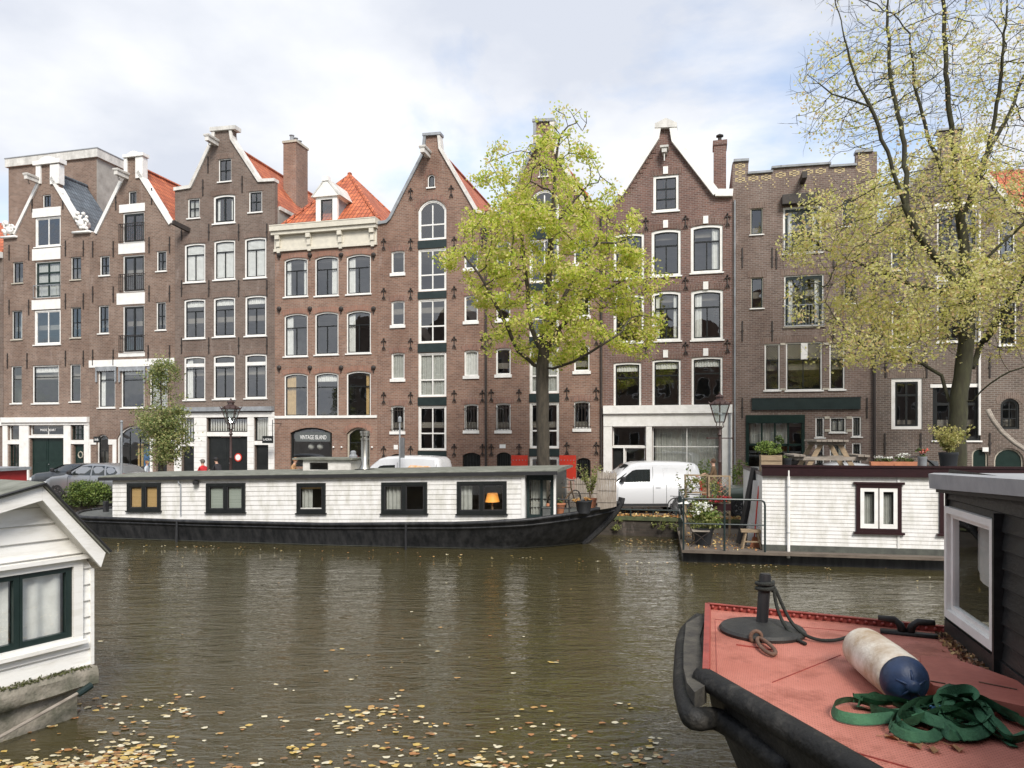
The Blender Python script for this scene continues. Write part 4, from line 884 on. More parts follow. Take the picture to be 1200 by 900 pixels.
def vehicle(name, label, cat, org, rz, L, W, tab, body, sidewin, screen, rear, wheels, rw=.33, flip=False, doors=(), group=None, extra=None):
    """tab rows: x, sill z, belt z, roof z, roof inset, side inset.  Nose at x=0, near side y=0, far side y=W"""
    t = thing(name, label, cat, org, rz, group)
    def ring(x):
        zs, zb, zr, ri, si = lerp_tab(tab, x); pts = []
        half = [(si+.06,zs),(si+.0,zs+.14),(si-.02,zs+(zb-zs)*.55),(si+.0,zb-.05),(si+.035,zb)]
        if zr-zb > .08: half += [(si+.035+(ri-.035)*.55, zb+(zr-zb)*.6),(si+ri, zr-.09),(si+ri+.08, zr-.02),(si+ri+.28, zr+.012)]
        else: half += [(si+.05,zb+.01),(si+.08,zb+.02),(si+.14,zb+.03),(si+.3,zb+.04)]
        for y, z in half: pts.append((x, y, z))
        for y, z in reversed(half): pts.append((x, W-y, z))
        return pts
    def sy(x, z):
        p = ring(x)[:9]
        for a, b in zip(p[:-1], p[1:]):
            if a[2] <= z <= b[2] and b[2] > a[2]: return a[1]+(b[1]-a[1])*(z-a[2])/(b[2]-a[2])
        return p[0][1] if z < p[0][2] else p[-1][1]
    xs = sorted(set([r[0] for r in tab] + [tab[0][0]+(L-tab[0][0])*i/40 for i in range(41)]))
    rings = [ring(x) for x in xs]; m = MB(); m.grid(rings, closed=True); n = len(rings[0]); m.poly(list(reversed(rings[0]))); m.poly(rings[-1])
    bo = m.build('body', M[body], t, smooth='auto')
    for si_, poly in enumerate(sidewin):
        # densify outline for curvature
        P = []
        for a, b in zip(poly, poly[1:]+poly[:1]):
            for k in range(4): P.append((a[0]+(b[0]-a[0])*k/4, a[1]+(b[1]-a[1])*k/4))
        for sd in (0, 1):
            V, F = cdt(P, []); m = MB(); vs = [(x, (sy(x,z)-.008) if sd == 0 else W-sy(x,z)+.008, z) for x, z in V]; m.add(vs, F)
            for a, b in zip(P, P[1:]+P[:1]):
                ya, yb = sy(*a), sy(*b)
                if sd == 0: m.poly([(a[0],ya-.008,a[1]),(a[0],ya+.02,a[1]),(b[0],yb+.02,b[1]),(b[0],yb-.008,b[1])])
            w_ = m.build('side_window', M['carglass2'], t)
    for nm, (xa, za, xb, zb_, ins) in (('windscreen', screen), ('rear_window', rear)):
        if xa is None: continue
        m = MB(); o = .012; d = Vector((xb-xa, 0, zb_-za)).normalized(); nn = Vector((-d.z, 0, d.x)) if nm == 'windscreen' else Vector((d.z, 0, -d.x))
        if nn.z < 0: nn = -nn
        a = Vector((xa,0,za))+nn*.03; b = Vector((xb,0,zb_))+nn*.03
        r1 = [(a.x, ins+(W-2*ins)*k/6, a.z+.03*math.sin(math.pi*k/6)) for k in range(7)]; r2 = [(b.x, ins+.1+(W-2*ins-.2)*k/6, b.z+.02*math.sin(math.pi*k/6)) for k in range(7)]
        m.grid([r1, r2]); m.grid([[(p[0]-nn.x*.05,p[1],p[2]-nn.z*.05) for p in r1],[(p[0]-nn.x*.05,p[1],p[2]-nn.z*.05) for p in r2]]); m.build(nm, M['carglass2'], t, smooth=True)
    for wx in wheels:
        for sd in (0, 1):
            y0 = -.012 if sd == 0 else W+.012; s_ = 1 if sd == 0 else -1
            m = MB(); m.lathe([(.02,0),(rw+.06,0),(rw+.06,.02),(.02,.02)], 20); a = m.build('wheel_arch', M['trim'], t); a.rotation_euler = (R(-90)*s_,0,0); a.location = (wx, y0+.016*s_, rw)
            m = MB(); m.lathe([(.2,-.01),(rw-.03,-.02),(rw,.03),(rw,.17),(rw-.03,.2),(.2,.19)], 22); w_ = m.build('wheel', M['rubber'], t, smooth='auto'); w_.rotation_euler = (R(-90)*s_,0,0); w_.location = (wx, y0-.005*s_, rw)
            m = MB(); m.lathe([(.01,.0),(.06,-.012),(.07,.02),(.17,.03),(.21,-.015),(.215,.1),(.01,.1)], 20)
            for k in range(5): a_ = k*1.2566; m.bar((.05*math.cos(a_),.05*math.sin(a_),.01),(.19*math.cos(a_),.19*math.sin(a_),.0),.045,.03)
            m.build('rim', M['rim'], w_)
    zs, zb, zr, ri, si = lerp_tab(tab, .05)
    for sd in (0, 1):
        y = .05 if sd == 0 else W-.42
        m = MB(); m.box(-.015,.12,y+.02,y+.36,zb-.2,zb-.06); m.build('headlight', M['headlight'], t)
        y = .02 if sd == 0 else W-.14
        m = MB(); m.box(L-.1,L+.015,y+.02,y+.13,.85,1.2); m.build('tail_light', M['taillight'], t)
    m = MB(); m.box(-.04,.2,.12,W-.12,.2,.42); m.box(L-.2,L+.03,.12,W-.12,.25,.45); m.build('bumper', M['trim'], t)
    for x0, z0, x1, z1 in doors:
        m = MB()
        N = 10
        for k in range(N): za, zb_ = z0+(z1-z0)*k/N, z0+(z1-z0)*(k+1)/N; xa, xb = x0+(x1-x0)*k/N, x0+(x1-x0)*(k+1)/N; m.bar((xa, sy(xa,za)-.001, za),(xb, sy(xb,zb_)-.001, zb_),.012)
        m.build('door_gap', M['trim'], t)
    wx = sidewin[0][0][0]+.15 if sidewin else 1; wz = sidewin[0][0][1]+.02 if sidewin else 1
    for sd in (0, 1):
        y = -.2 if sd == 0 else W+.02; m = MB(); m.lathe([(.03,-.1),(.1,-.07),(.11,.05),(.06,.1)], 8, (wx, y+.09, wz+.1), 1.0); m.bar((wx,y+.09,wz+.02),(wx,.05 if sd == 0 else W-.05,wz),.04); m.build('wing_mirror', M['trim'], t, smooth='auto')
    if extra: extra(t, sy)
    return t
m_, n, l, b = newmat('carglass2'); b.inputs['Base Color'].default_value = (.018,.022,.022,1); b.inputs['Roughness'].default_value = .03; b.inputs['IOR'].default_value = 1.7; MATS['carglass2'] = m_
VAN = [(0,.42,.60,.62,.05,.22),(.06,.30,.78,.80,.05,.1),(.35,.26,.98,1.0,.08,.03),(.75,.24,1.08,1.10,.1,.0),(.95,.24,1.12,1.22,.1,.0),(1.35,.24,1.13,1.58,.1,.0),(1.7,.24,1.14,1.82,.11,.0),(2.0,.24,1.15,1.89,.11,.0),(2.7,.24,1.15,1.92,.11,.0),(3.7,.25,1.15,1.90,.11,.0),(4.15,.27,1.14,1.86,.12,.01),(4.28,.3,1.12,1.76,.14,.04),(4.36,.36,1.05,1.45,.1,.07)]
def van_extra(t, sy):
    m = MB(); m.bar((2.62, sy(2.62,.98)-.012,.98),(2.8, sy(2.8,.98)-.012,.98),.03); m.build('door_handle', M['vanwhite'], t)
    m = MB(); m.box(.45,3.1,-.006,.03,.27,.4) if False else m.bar((1.25,sy(1.25,.33)-.006,.33),(3.1,sy(3.1,.33)-.006,.33),.03,.1); m.build('sill_trim', M['trim'], t)
    m = MB(); m.bar((1.35,.85,1.62),(1.55,.87,1.86),.014); m.build('aerial', M['trim'], t)
    m = MB()
    for a, b in (((2.95,1.22),(4.0,1.24)),((4.0,1.24),(3.95,1.66)),((3.95,1.66),(2.9,1.68)),((2.9,1.68),(2.95,1.22))):
        m.bar((a[0],sy(*a)-.0,a[1]),(b[0],sy(*b)-.0,b[1]),.014)
    m.build('panel_crease', M['carlight'], t)
xl = FF.p(687, 570, -9.75)[0]
vehicle('delivery_van', 'clean white small van parked facing left between the black boat bow and porch', 'van', FF.w(xl,-9.85,STREET-.02), FF.a+.30, 4.36, 1.85, VAN, 'vanwhite',
    [[(1.22,1.17),(1.75,1.6),(1.9,1.64),(2.42,1.65),(2.42,1.19)],[(1.02,1.16),(1.14,1.17),(1.5,1.46),(1.55,1.53)]], (.98,1.2,1.66,1.78,.12), (4.32,1.2,4.2,1.7,.3), (.82,3.55), doors=((2.52,.34,2.52,1.14),(1.18,.5,1.2,1.1),(2.52,1.14,2.52,1.74),(3.02,.34,3.02,1.1)), extra=van_extra)
xl = FF.p(399, 545, -9.0)[0]
def pic_extra(t, sy):
    m = MB()
    P = [(2.75,1.2),(3.0,1.18),(3.7,1.2),(4.05,1.3),(4.15,1.45),(4.0,1.6),(3.7,1.66),(3.3,1.68),(3.25,1.4)]
    V, F = cdt([(2.9,1.2),(3.95,1.2),(4.12,1.45),(3.95,1.66),(3.1,1.7),(2.85,1.5)], []); m.add([(x, sy(min(x,4.1),z)-.012, z) for x, z in V], F); m.build('picture_decal', M['decal'], t)
signmat('decal', (.72,.36,.08))
m_ = M['decal']; n, l = nt(m_)
for e, c in zip([x for x in n if x.type == 'VALTORGB'][0].color_ramp.elements, ((.85,.6,.45,1),(.75,.33,.05,1))): e.color = c
VAN2 = [(x, a, b+.04, c*1.075 if c > 1 else c, d, e) for x, a, b, c, d, e in VAN]
vehicle('delivery_van', 'white van with an orange picture on its side behind the long houseboat roof', 'van', FF.w(xl,-9.0,STREET-.02), FF.a, 4.36, 1.85, VAN2, 'vanwhite',
    [[(1.22,1.2),(1.75,1.65),(1.9,1.68),(2.42,1.7),(2.42,1.22)]], (.98,1.22,1.66,1.88,.12), (4.32,1.2,4.2,1.7,.3), (.82,3.55), doors=((4.22,.5,4.2,1.8),(2.52,.34,2.52,1.8)), extra=pic_extra)
SUV = [(0,.45,.62,.64,.05,.2),(.05,.32,.84,.86,.05,.1),(.4,.28,.98,1.0,.08,.03),(1.0,.25,1.04,1.06,.1,.0),(1.2,.25,1.05,1.16,.12,.0),(1.6,.25,1.06,1.38,.15,.0),(2.0,.25,1.07,1.56,.17,.0),(2.4,.25,1.07,1.62,.18,.0),(3.2,.25,1.08,1.61,.18,.0),(3.9,.26,1.08,1.52,.18,.0),(4.3,.3,1.06,1.22,.12,.02),(4.42,.36,1.0,1.04,.05,.07)]
SW = [[(1.45,1.1),(2.0,1.48),(2.5,1.53),(2.62,1.53),(2.62,1.1)],[(2.7,1.1),(2.7,1.53),(3.3,1.52),(3.4,1.11)],[(3.5,1.12),(3.4,1.5),(3.8,1.46),(4.05,1.25),(3.95,1.13)]]
xl = FF.p(50, 560, -9.5)[0]
vehicle('parked_car', 'silver grey family car parked nose to the left above the green bush', 'car', FF.w(xl,-9.5,STREET-.02), FF.a, 4.42, 1.8, SUV, 'carsilver', SW, (1.12,1.14,1.9,1.53,.18), (4.28,1.15,3.85,1.5,.25), (.85,3.5), doors=((2.66,.34,2.66,1.08),(1.4,.4,1.42,1.06),(3.45,.5,3.45,1.08)))
xl = FF.p(33, 560, -7.2)[0]
CARL = [(x, a, b, 1.0+(c-1)*.8 if c > 1 else c, d, e) for x, a, b, c, d, e in SUV]
vehicle('parked_car', 'low dark grey car behind the silver family car, beside the red houseboat roof', 'car', FF.w(xl,-7.2,STREET-.02), FF.a, 4.42, 1.75, CARL, 'cardark', [[(x, 1+(z-1)*.78) for x, z in s] for s in SW], (1.12,1.12,1.9,1.42,.18), (4.28,1.12,3.85,1.38,.25), (.85,3.5), doors=((2.66,.34,2.66,1.08),))
xl = FF.p(838, 575, -9.6)[0]
MPV = [(x, a, b, 1.0+(c-1)*1.22 if c > 1.1 else c, d, e) for x, a, b, c, d, e in SUV]
vehicle('parked_car', 'dark green car with a large sloping windscreen parked beside the trellis and the white houseboat', 'car', FF.w(xl,-9.6,STREET-.02), FF.a, 4.42, 1.8, MPV, 'cargreen', [[(x, 1+(z-1)*1.2) for x, z in s] for s in SW], (1.08,1.16,1.9,1.7,.15), (4.28,1.15,3.85,1.6,.25), (.85,3.5))
xl = FF.p(905, 575, -6.4)[0]
vehicle('parked_car', 'pale grey car whose roof shows behind the picnic table legs', 'car', FF.w(xl,-6.4,STREET-.02), FF.a, 4.42, 1.8, [(x,a,b,c*1.05 if c > 1.2 else c,d,e) for x,a,b,c,d,e in MPV], 'carlight', [[(x, 1+(z-1)*1.25) for x, z in s] for s in SW], (1.08,1.16,1.9,1.78,.15), (4.28,1.15,3.85,1.6,.25), (.85,3.5))

# ---------------------------------------------------------------- bicycles
def bicycle(label, loc, rz, col='trim', lean=.05, group='parked bicycles'):
    t = thing('bicycle', label, 'bicycle', loc, rz, group)
    r = .34
    for cx in (0, 1.08):
        m = MB(); m.tube([(cx+r*math.cos(a), 0, r+r*math.sin(a)) for a in [k*math.pi/10 for k in range(20)]], .02, 5, close=True); w = m.build('wheel', M['rubber'], t)
        m = MB()
        for k in range(10): a = k*math.pi/10; m.bar((cx+r*math.cos(a),0,r+r*math.sin(a)),(cx-r*math.cos(a),0,r-r*math.sin(a)),.005)
        m.build('spokes', M['rim'], w)
    m = MB(); F = {'bb':(.46,0,.3),'st':(.3,0,.82),'h1':(.86,0,.78),'h2':(.9,0,.66),'ax':(0,0,r),'fx':(1.08,0,r)}
    for a, b in (('bb','st'),('st','h1'),('bb','h2'),('bb','ax'),('ax','st'),('h1','fx')): m.bar(F[a],F[b],.032)
    m.bar((.86,0,.78),(.82,0,1.02),.03); m.bar((.3,0,.8),(.28,0,.94),.028)
    m.build('frame', M[col], t)
    m = MB(); m.tube([(.7,-.28,1.02),(.8,-.2,1.05),(.84,0,1.03),(.8,.2,1.05),(.7,.28,1.02)],.015,5); m.build('handlebar', M['rim'], t)
    m = MB(); m.lathe([(.05,-.03),(.11,-.01),(.11,.03),(.05,.045)], 8, (.27,0,.96), .7); m.build('saddle', M['rubber'], t)
    m = MB(); m.bar((-.22,0,.74),(.24,0,.72),.12,.02); m.bar((-.1,0,.73),(0,0,r),.015); m.build('carrier', M['trim'], t)
    t.rotation_euler = (lean, 0, rz)
    return t
x, z = FF.p(790, 590, -10.05); bicycle('black city bicycle leaning at the quay rail behind the white van', FF.w(x+.1,-10.05,.69), FF.a+.25, lean=-.1)
x, z = FF.p(216, 545, -8.3); bicycle('dark bicycle with large wheels standing by the small street tree', FF.w(x,-8.3,STREET), FF.a, lean=.05)
x, z = FF.p(303, 545, -9.3); bicycle('bicycle mostly hidden behind the boat roof, right of the first street lamp', FF.w(x-1.2,-9.3,STREET), FF.a, lean=.05)

# ---------------------------------------------------------------- people
pbr('skin', (.55,.34,.25), (.48,.29,.21), 4, .6)
for nm, c in (('clothred',(.62,.03,.04)),('clothblack',(.03,.03,.035)),('clothtan',(.42,.24,.12)),('clothbrown',(.14,.085,.045)),('clothwhite',(.6,.65,.7)),('jeans',(.06,.08,.13)),('hairbrown',(.09,.05,.03)),('hairdark',(.02,.016,.014)),('hairgrey',(.16,.14,.12)),('hairginger',(.3,.14,.06)),('clothgreen',(.05,.07,.055))): pbr(nm, c, tuple(x*.7 for x in c), 8, .85, bump=.2)
def person(label, loc, rz, H=1.75, top='clothblack', legs='jeans', hair='hairdark', pose='walk', bag=None, hat=None):
    t = thing('person', label, 'person', loc, rz); k = H/1.75      # figure faces local +x
    lean = .10 if pose == 'lean' else .0
    J = [((0,0,.95),.13),((.01+lean*.4,0,1.12),.125),((.02+lean,0,1.36),.14),((.01+lean*1.4,0,1.47),.07),((.02+lean*1.5,0,1.53),.052),((.035+lean*1.6,0,1.61),.088),((.03+lean*1.6,0,1.69),.082)]
    E = [(0,1),(1,2),(2,3),(3,4),(4,5),(5,6)]
    def ad(p, r, par): J.append((p, r)); E.append((par, len(J)-1)); return len(J)-1
    for sd in (-1, 1):
        sw = .12*sd if pose in ('walk','lean') else .02*sd
        a = ad((0,.09*sd,.86),.10,0); a = ad((sw*.9+.03,.1*sd,.48),.062,a); a = ad((sw*1.5-.03,.1*sd,.09),.042,a); ad((sw*1.5+.12,.11*sd,.04),.035,a)
        s_ = ad((lean+.0,.17*sd,1.38),.062,2)
        if pose in ('hold','lean'): e = ad((lean+.1,.23*sd,1.13),.045,s_); w_ = ad((lean+.32,.13*sd,1.2),.034,e)
        else: e = ad((lean-.06*sd,.25*sd,1.12),.045,s_); w_ = ad((lean-.1*sd+.08,.25*sd,.9),.033,e)
        hd = ad((J[w_][0][0]+.07,J[w_][0][1],J[w_][0][2]-.02),.03,w_)
        for f in (-1,0,1): ad((J[w_][0][0]+.13,J[w_][0][1]+f*.022,J[w_][0][2]-.05),.011,hd)
    me = bpy.data.meshes.new('body'); me.from_pydata([tuple(c*k for c in p) for p, r in J], E, []); o = bpy.data.objects.new('body', me); COL.objects.link(o)
    o.modifiers.new('skin','SKIN'); sv = me.skin_vertices[0].data
    for i, (p, r) in enumerate(J): sv[i].radius = (r*k*(1.0), r*k*(1.25 if i in (0,1,2) else 1.0)) if i in (0,1,2) else (r*k, r*k)
    sv[0].use_root = True; o.modifiers.new('sub','SUBSURF').levels = 2
    dg = bpy.context.evaluated_depsgraph_get(); dg.update(); m2 = bpy.data.meshes.new_from_object(o.evaluated_get(dg)); bpy.data.objects.remove(o)
    m2.materials.clear()
    for q in ('skin', top, legs, 'rubber'): m2.materials.append(M[q])
    for p in m2.polygons:
        c = p.center/k; z = c.z
        arm_end = (c.x > lean+.30 and .95 < z < 1.3 and pose in ('hold','lean')) or (abs(c.y) > .2 and z < .93)
        p.material_index = 0 if (z > 1.485 or arm_end) else (1 if z > .88 else (2 if z > .1 else 3)); p.use_smooth = True
    o = bpy.data.objects.new('body', m2); COL.objects.link(o); o.parent = t
    hx = (.035+lean*1.6)*k; m = MB(); m.ball((hx-.02*k,0,1.665*k),.103*k,12); m.v = [v for v in m.v]
    m.f = [f for f in m.f if sum(m.v[i][0] for i in f)/len(f) < hx+.045*k and sum(m.v[i][2] for i in f)/len(f) > 1.60*k or sum(m.v[i][2] for i in f)/len(f) > 1.71*k]; m.m = [0]*len(m.f)
    m.build('hair', M[hair], t, smooth=True)
    m = MB(); m.tube([(hx+.075*k,0,1.66*k),(hx+.105*k,0,1.625*k),(hx+.08*k,0,1.61*k)],[.008*k,.016*k,.006*k],5); m.build('nose', M['skin'], t)
    if bag:
        m = MB(); m.lathe([(.05,-.22),(.13,-.2),(.15,0),(.13,.18),(.05,.22)],8,(-.17*k,0,1.22*k),1.1); m.build('backpack', M[bag], t, smooth=True)
    if hat:
        m = MB(); m.ball((hx,0,1.7*k),.108*k,10,.7); m.lathe([(.02,0),(.13,0),(.13,.012),(.02,.012)],10,(hx+.05*k,0,1.69*k)); m.build('cap', M[hat], t, smooth=True)
def pers(px, pyhead, fy, rz, label, **kw):
    x, z = FF.p(px, pyhead, fy); H = max(1.5, min(1.95, z-STREET)); person(label, FF.w(x, fy, STREET), FF.a+rz, H=H, **kw)
pers(238,538.5,-7.6,2.9,'person in a bright red jacket and grey cap walking on the street',top='clothred',hair='hairgrey',hat='hairgrey',pose='hold')
pers(257,536.5,-6.8,3.0,'person in a black coat and dark cap before the black garage door',top='clothblack',hair='hairdark',hat='clothblack',pose='lean')
pers(172,540,-6.0,.3,'person with light hair, white shirt and dark backpack near the silver car',top='clothwhite',hair='hairginger',bag='clothblack')
pers(341,536.5,-7.0,.2,'person in a tan jacket leaning forward left of the boat skylight',top='clothtan',hair='hairginger',hat='clothtan',pose='lean')
pers(523.5,539,-7.0,3.0,'dark haired person in black behind the right end of the white van with orange picture',top='clothblack',hair='hairdark')
pers(836.5,536,-6.2,3.0,'person with brown hair and brown jacket left of the right street lamp',top='clothbrown',hair='hairbrown',pose='hold')

# ---------------------------------------------------------------- poles on the quay
x, z = FF.p(142.5, 495, -9.9); t = thing('pole', 'slim pale grey metal pole between the silver car and the boat roof', 'pole', FF.w(x,-9.9,.69), FF.a); m = MB(); m.tube([(0,0,0),(0,0,z-.69)],.045,8); m.build('shaft', M['lead'], t); m = MB(); m.ball((0,0,z-.66),.07,8); m.build('cap', M['lead'], t)
x, z = FF.p(468.5, 492, -9.9); t = thing('parking_sign_pole', 'grey pole with narrow sign panel seen edge on, behind the boat flue', 'pole', FF.w(x,-9.9,.69), FF.a); H = z-.69
m = MB(); m.tube([(0,0,0),(0,0,H)],.035,8); m.build('shaft', M['lead'], t); m = MB(); m.box(.03,.2,-.03,.03,H-1.5,H-.7); m.build('sign_panel', M['rim'], t); m = MB(); m.lathe([(.03,-.12),(.07,-.08),(.07,.08),(.03,.14)],8,(0,0,H)); m.build('lamp_head', M['lead'], t)
# low rail on the quay
x0 = FF.p(700, 598, -10.25)[0]; x1 = FF.p(806, 598, -10.25)[0]
t = thing('quay_rail', 'low dark steel rail along the quay edge under the white van', 'rail', FF.w(x0,-10.25,.69), FF.a); m = MB(); m.tube([(0,0,.24),(x1-x0,0,.24)],.028,8); m.build('rail', M['bluegreen'], t)
for k in range(4): xx = (x1-x0)*(k+.5)/4; m = MB(); m.tube([(xx,0,0),(xx,0,.23)],.028,8); m.build('post', M['bluegreen'], t)
# ---------------------------------------------------------------- far boats
pbr('boatboard', (.73,.72,.70), (.56,.55,.50), 2.2, .5, stretch=(1.6,1,.6), contrast=(.34,.56)); pbr('boardgap', (.36,.35,.33), None, 3, .8)  # second material: shadow line under the boards, given as a darker colour
pbr('hullblack', (.012,.013,.015), (.045,.045,.047), 2.2, .45, spec=.35, bump=.15, bscale=8, stretch=(2.5,2.5,.35), contrast=(.3,.62))
pbr('hullband', (.085,.09,.075), (.05,.052,.045), 4, .7, bump=.2); pbr('rooffelt', (.22,.225,.19), (.12,.125,.10), 3, .95, bump=.5, bscale=18)
pbr('deckgrey', (.12,.125,.12), (.07,.075,.07), 4, .8, bump=.2); pbr('timber', (.36,.27,.17), (.22,.16,.10), 4, .75, stretch=(1,1,6), bump=.2); pbr('greytimber', (.34,.30,.25), (.20,.17,.14), 4, .8, stretch=(1,1,4), bump=.3)
pbr('bamboo', (.42,.37,.31), (.24,.20,.165), 14, .85, stretch=(3,3,.25), bump=.3); pbr('maroon', (.026,.008,.010), (.018,.006,.008), 3, .35); pbr('terracotta', (.50,.20,.10), (.38,.15,.08), 5, .8); pbr('steel', (.42,.41,.38), (.30,.29,.26), 3, .35, metal=.85, stretch=(1,1,.4))
pbr('blackpot', (.03,.032,.036), None, 4, .45); pbr('orangeblind', (.55,.36,.16), (.45,.29,.12), 3, .9, stretch=(.2,1,9)); pbr('greyblind', (.40,.43,.38), (.30,.33,.29), 3, .9, stretch=(.2,1,9)); pbr('tileblue', (.1,.2,.24), None, 4, .6)
m_, n, l, b = newmat('lampshade'); b.inputs['Base Color'].default_value = (.8,.35,.06,1); b.inputs['Emission Color'].default_value = (1,.38,.07,1); b.inputs['Emission Strength'].default_value = .4; MATS['lampshade'] = m_
leafmat('leafgreen', [(.06,.10,.025),(.085,.13,.03),(.12,.16,.04),(.05,.08,.02),(.15,.18,.05)], .3)
leafmat('leafbright', [(.14,.22,.04),(.2,.28,.06),(.26,.32,.08),(.1,.16,.03)], .4)
leafmat('leafolive', [(.30,.33,.10),(.22,.26,.07),(.38,.38,.14),(.15,.18,.05)], .4)
leafmat('leafstraw', [(.50,.46,.16),(.42,.40,.12),(.58,.52,.22),(.3,.32,.09)], .4)
leafmat('flowerwhite', [(.8,.8,.76),(.7,.7,.6),(.75,.76,.72)], .2); leafmat('flowerred', [(.32,.02,.03),(.45,.035,.04),(.22,.015,.025)], .2); leafmat('flowerpink', [(.6,.2,.15),(.65,.12,.08)], .2)
leafmat('leaflitter', [(.48,.27,.08),(.36,.17,.06),(.56,.38,.14),(.24,.12,.05),(.6,.48,.22),(.42,.2,.06)], 0, .7)
def tuft(name, parent, c, rx, ry, rz, n, size, mat, seed=1, shell=.55):
    rd = random.Random(seed); m = MB()
    cl = [(rd.uniform(-1,1), rd.uniform(-1,1), rd.uniform(-1,1)) for _ in range(max(4, n//40))]
    cnt = 0
    while cnt < n:
        p = rd.choice(cl); q = [p[i]*.75+rd.gauss(0,.2) for i in range(3)]
        if sum(a*a for a in q) > 1.15: continue
        m.leaf((c[0]+q[0]*rx, c[1]+q[1]*ry, c[2]+q[2]*rz), size, rd); cnt += 1
    return m.build(name, M[mat], parent)
def stalks(name, parent, c, h, spread, n, mat, seed=1, r=.006, leaf=None, lsize=.06, lmat=None, per=8):
    rd = random.Random(seed); m = MB(); q = MB()
    for i in range(n):
        a = rd.uniform(0,6.28); s_ = spread*rd.uniform(.2,1); hh = h*rd.uniform(.6,1); pts = []
        for k in range(5): f = k/4; pts.append((c[0]+s_*math.cos(a)*f**1.5, c[1]+s_*math.sin(a)*f**1.5, c[2]+hh*f))
        m.tube(pts, [r*(1-.7*k/4) for k in range(5)], 4, cap=False)
        for k in range(per): f = rd.uniform(.3,1); q.leaf((c[0]+s_*math.cos(a)*f**1.5+rd.gauss(0,.03), c[1]+s_*math.sin(a)*f**1.5+rd.gauss(0,.03), c[2]+hh*f+rd.gauss(0,.03)), lsize, rd)
    m.build('stems', M[mat], parent)
    if lmat: q.build(name, M[lmat], parent)

def boards(mb, x0, x1, z0, z1, holes, bh, y=0, out=.018):
    """clapboard wall facing -y: every board leans out a little at its foot"""
    gaps = []; n = max(1, round((z1-z0)/bh)); bh = (z1-z0)/n
    for i in range(n):
        a, b = z0+i*bh, z0+(i+1)*bh; V, F = cdt([(x0,a),(x1,a),(x1,b),(x0,b)], holes)
        mb.add([(x, y-out*(1-(z-a)/bh), z) for x, z in V], F)
        iv = [(x0, x1)]
        for hl in holes:
            hx0, hx1 = min(p[0] for p in hl), max(p[0] for p in hl); hz0, hz1 = min(p[1] for p in hl), max(p[1] for p in hl)
            if hz0 < a < hz1:
                nv = []
                for s_, e in iv:
                    if hx1 <= s_ or hx0 >= e: nv.append((s_, e)); continue
                    if s_ < hx0: nv.append((s_, hx0))
                    if e > hx1: nv.append((hx1, e))
                iv = nv
        for s_, e in iv: mb.poly([(s_,y,a),(s_,y-out,a),(e,y-out,a),(e,y,a)]); mb.k = 1; mb.poly([(s_,y-out-.0012,a),(e,y-out-.0012,a),(e,y-out-.0012+.0008,a+.007),(s_,y-out-.0012+.0008,a+.007)]); mb.k = 0  # second slot: thin dark strip on the board foot, a painted shadow gap
    for hl in holes:
        N = len(hl)
        for i in range(N): p, q = hl[i], hl[(i+1)%N]; mb.poly([(p[0],y,p[1]),(p[0],y+.12,p[1]),(q[0],y+.12,q[1]),(q[0],y,q[1])])
def shear(mb, k, x0=0): mb.v = [(x, y, z+k*(x-x0)) for x, y, z in mb.v]; return mb
def rectp(a): return [(a[0],a[2]),(a[1],a[2]),(a[1],a[3]),(a[0],a[3])]

B1 = Fr(-5.0, 23.2, -.2)
XL = B1.p(107,600,2.3)[0]; XR = B1.p(727,590,2.3)[0]
t1 = thing('houseboat', 'long converted barge with white boarded cabin, black window frames and black hull', 'houseboat', B1.w(0,0,0), B1.a)
HULL = [(XL,.74),(XL+2,.74),(B1.p(230,610)[0],.70),(B1.p(380,614)[0],.72),(B1.p(540,612)[0],.86),(B1.p(620,608)[0],1.0),(B1.p(680,600)[0],1.18),(B1.p(712,594)[0],1.32),(XR,1.40)]
def zdk(x): return lerp_tab(HULL, x)[0]
def hb(t):     # half beam along the length
    a = min(1, (t/.085))**.5 if t < .085 else 1; b = 1 if t < .79 else max(0, 1-((t-.79)/.21)**2.3)
    return 2.3*a*b
rowsN = []; N = 60
levels = (-.35, 0, .25, .5, .8, 1.0)
def hull_pts(side, inset=0, lv=levels):
    rows = []
    for f in lv:
        row = []
        for i in range(N+1):
            u = i/N; u = u**1.5 if u < .5 else u; t_ = .5-.5*math.cos(math.pi*(i/N))
            ff = max(0, f); xd = XL+(XR-XL)*t_; shrinkR = (1-ff)**1.3*1.25; shrinkL = (1-ff)*.55
            x = xd + shrinkL*(1-t_)**3 - shrinkR*t_**6
            h_ = hb(t_)*(1-(.10*(1-ff)+.35*(1-ff)**1.2*(t_**5 if t_ > .6 else 0)))
            z = (zdk(xd)+.0)*f if f > 0 else f
            row.append((x, 2.3+side*(h_-inset), z))
        rows.append(row)
    return rows
m = MB(); m.grid(hull_pts(-1)); m.grid(hull_pts(1)); hu = m.build('hull', M['hullblack'], t1, smooth='auto')
m = MB(); q = hull_pts(-1, -.012, (.02,.055)); m.grid(q); m.build('waterline_band', M['hullband'], hu)
a, b = hull_pts(-1, .05, (.97,.97001)), hull_pts(1, .05, (.97,.97001)); m = MB(); m.grid([a[0], b[0]]); m.build('deck', M['deckgrey'], t1)
m = MB(); top = hull_pts(-1, 0, (1.0,))[0]; m.tube([(x,y,z+.0) for x,y,z in top], .06, 7); top2 = hull_pts(1, 0, (1.0,))[0]; m.tube(top2, .06, 7); m.build('gunwale', M['hullblack'], t1, smooth=True)
m = MB(); lo = hull_pts(-1, -.02, (.82,))[0]; m.tube(lo, .028, 5); m.build('rubbing_strake', M['hullblack'], t1)
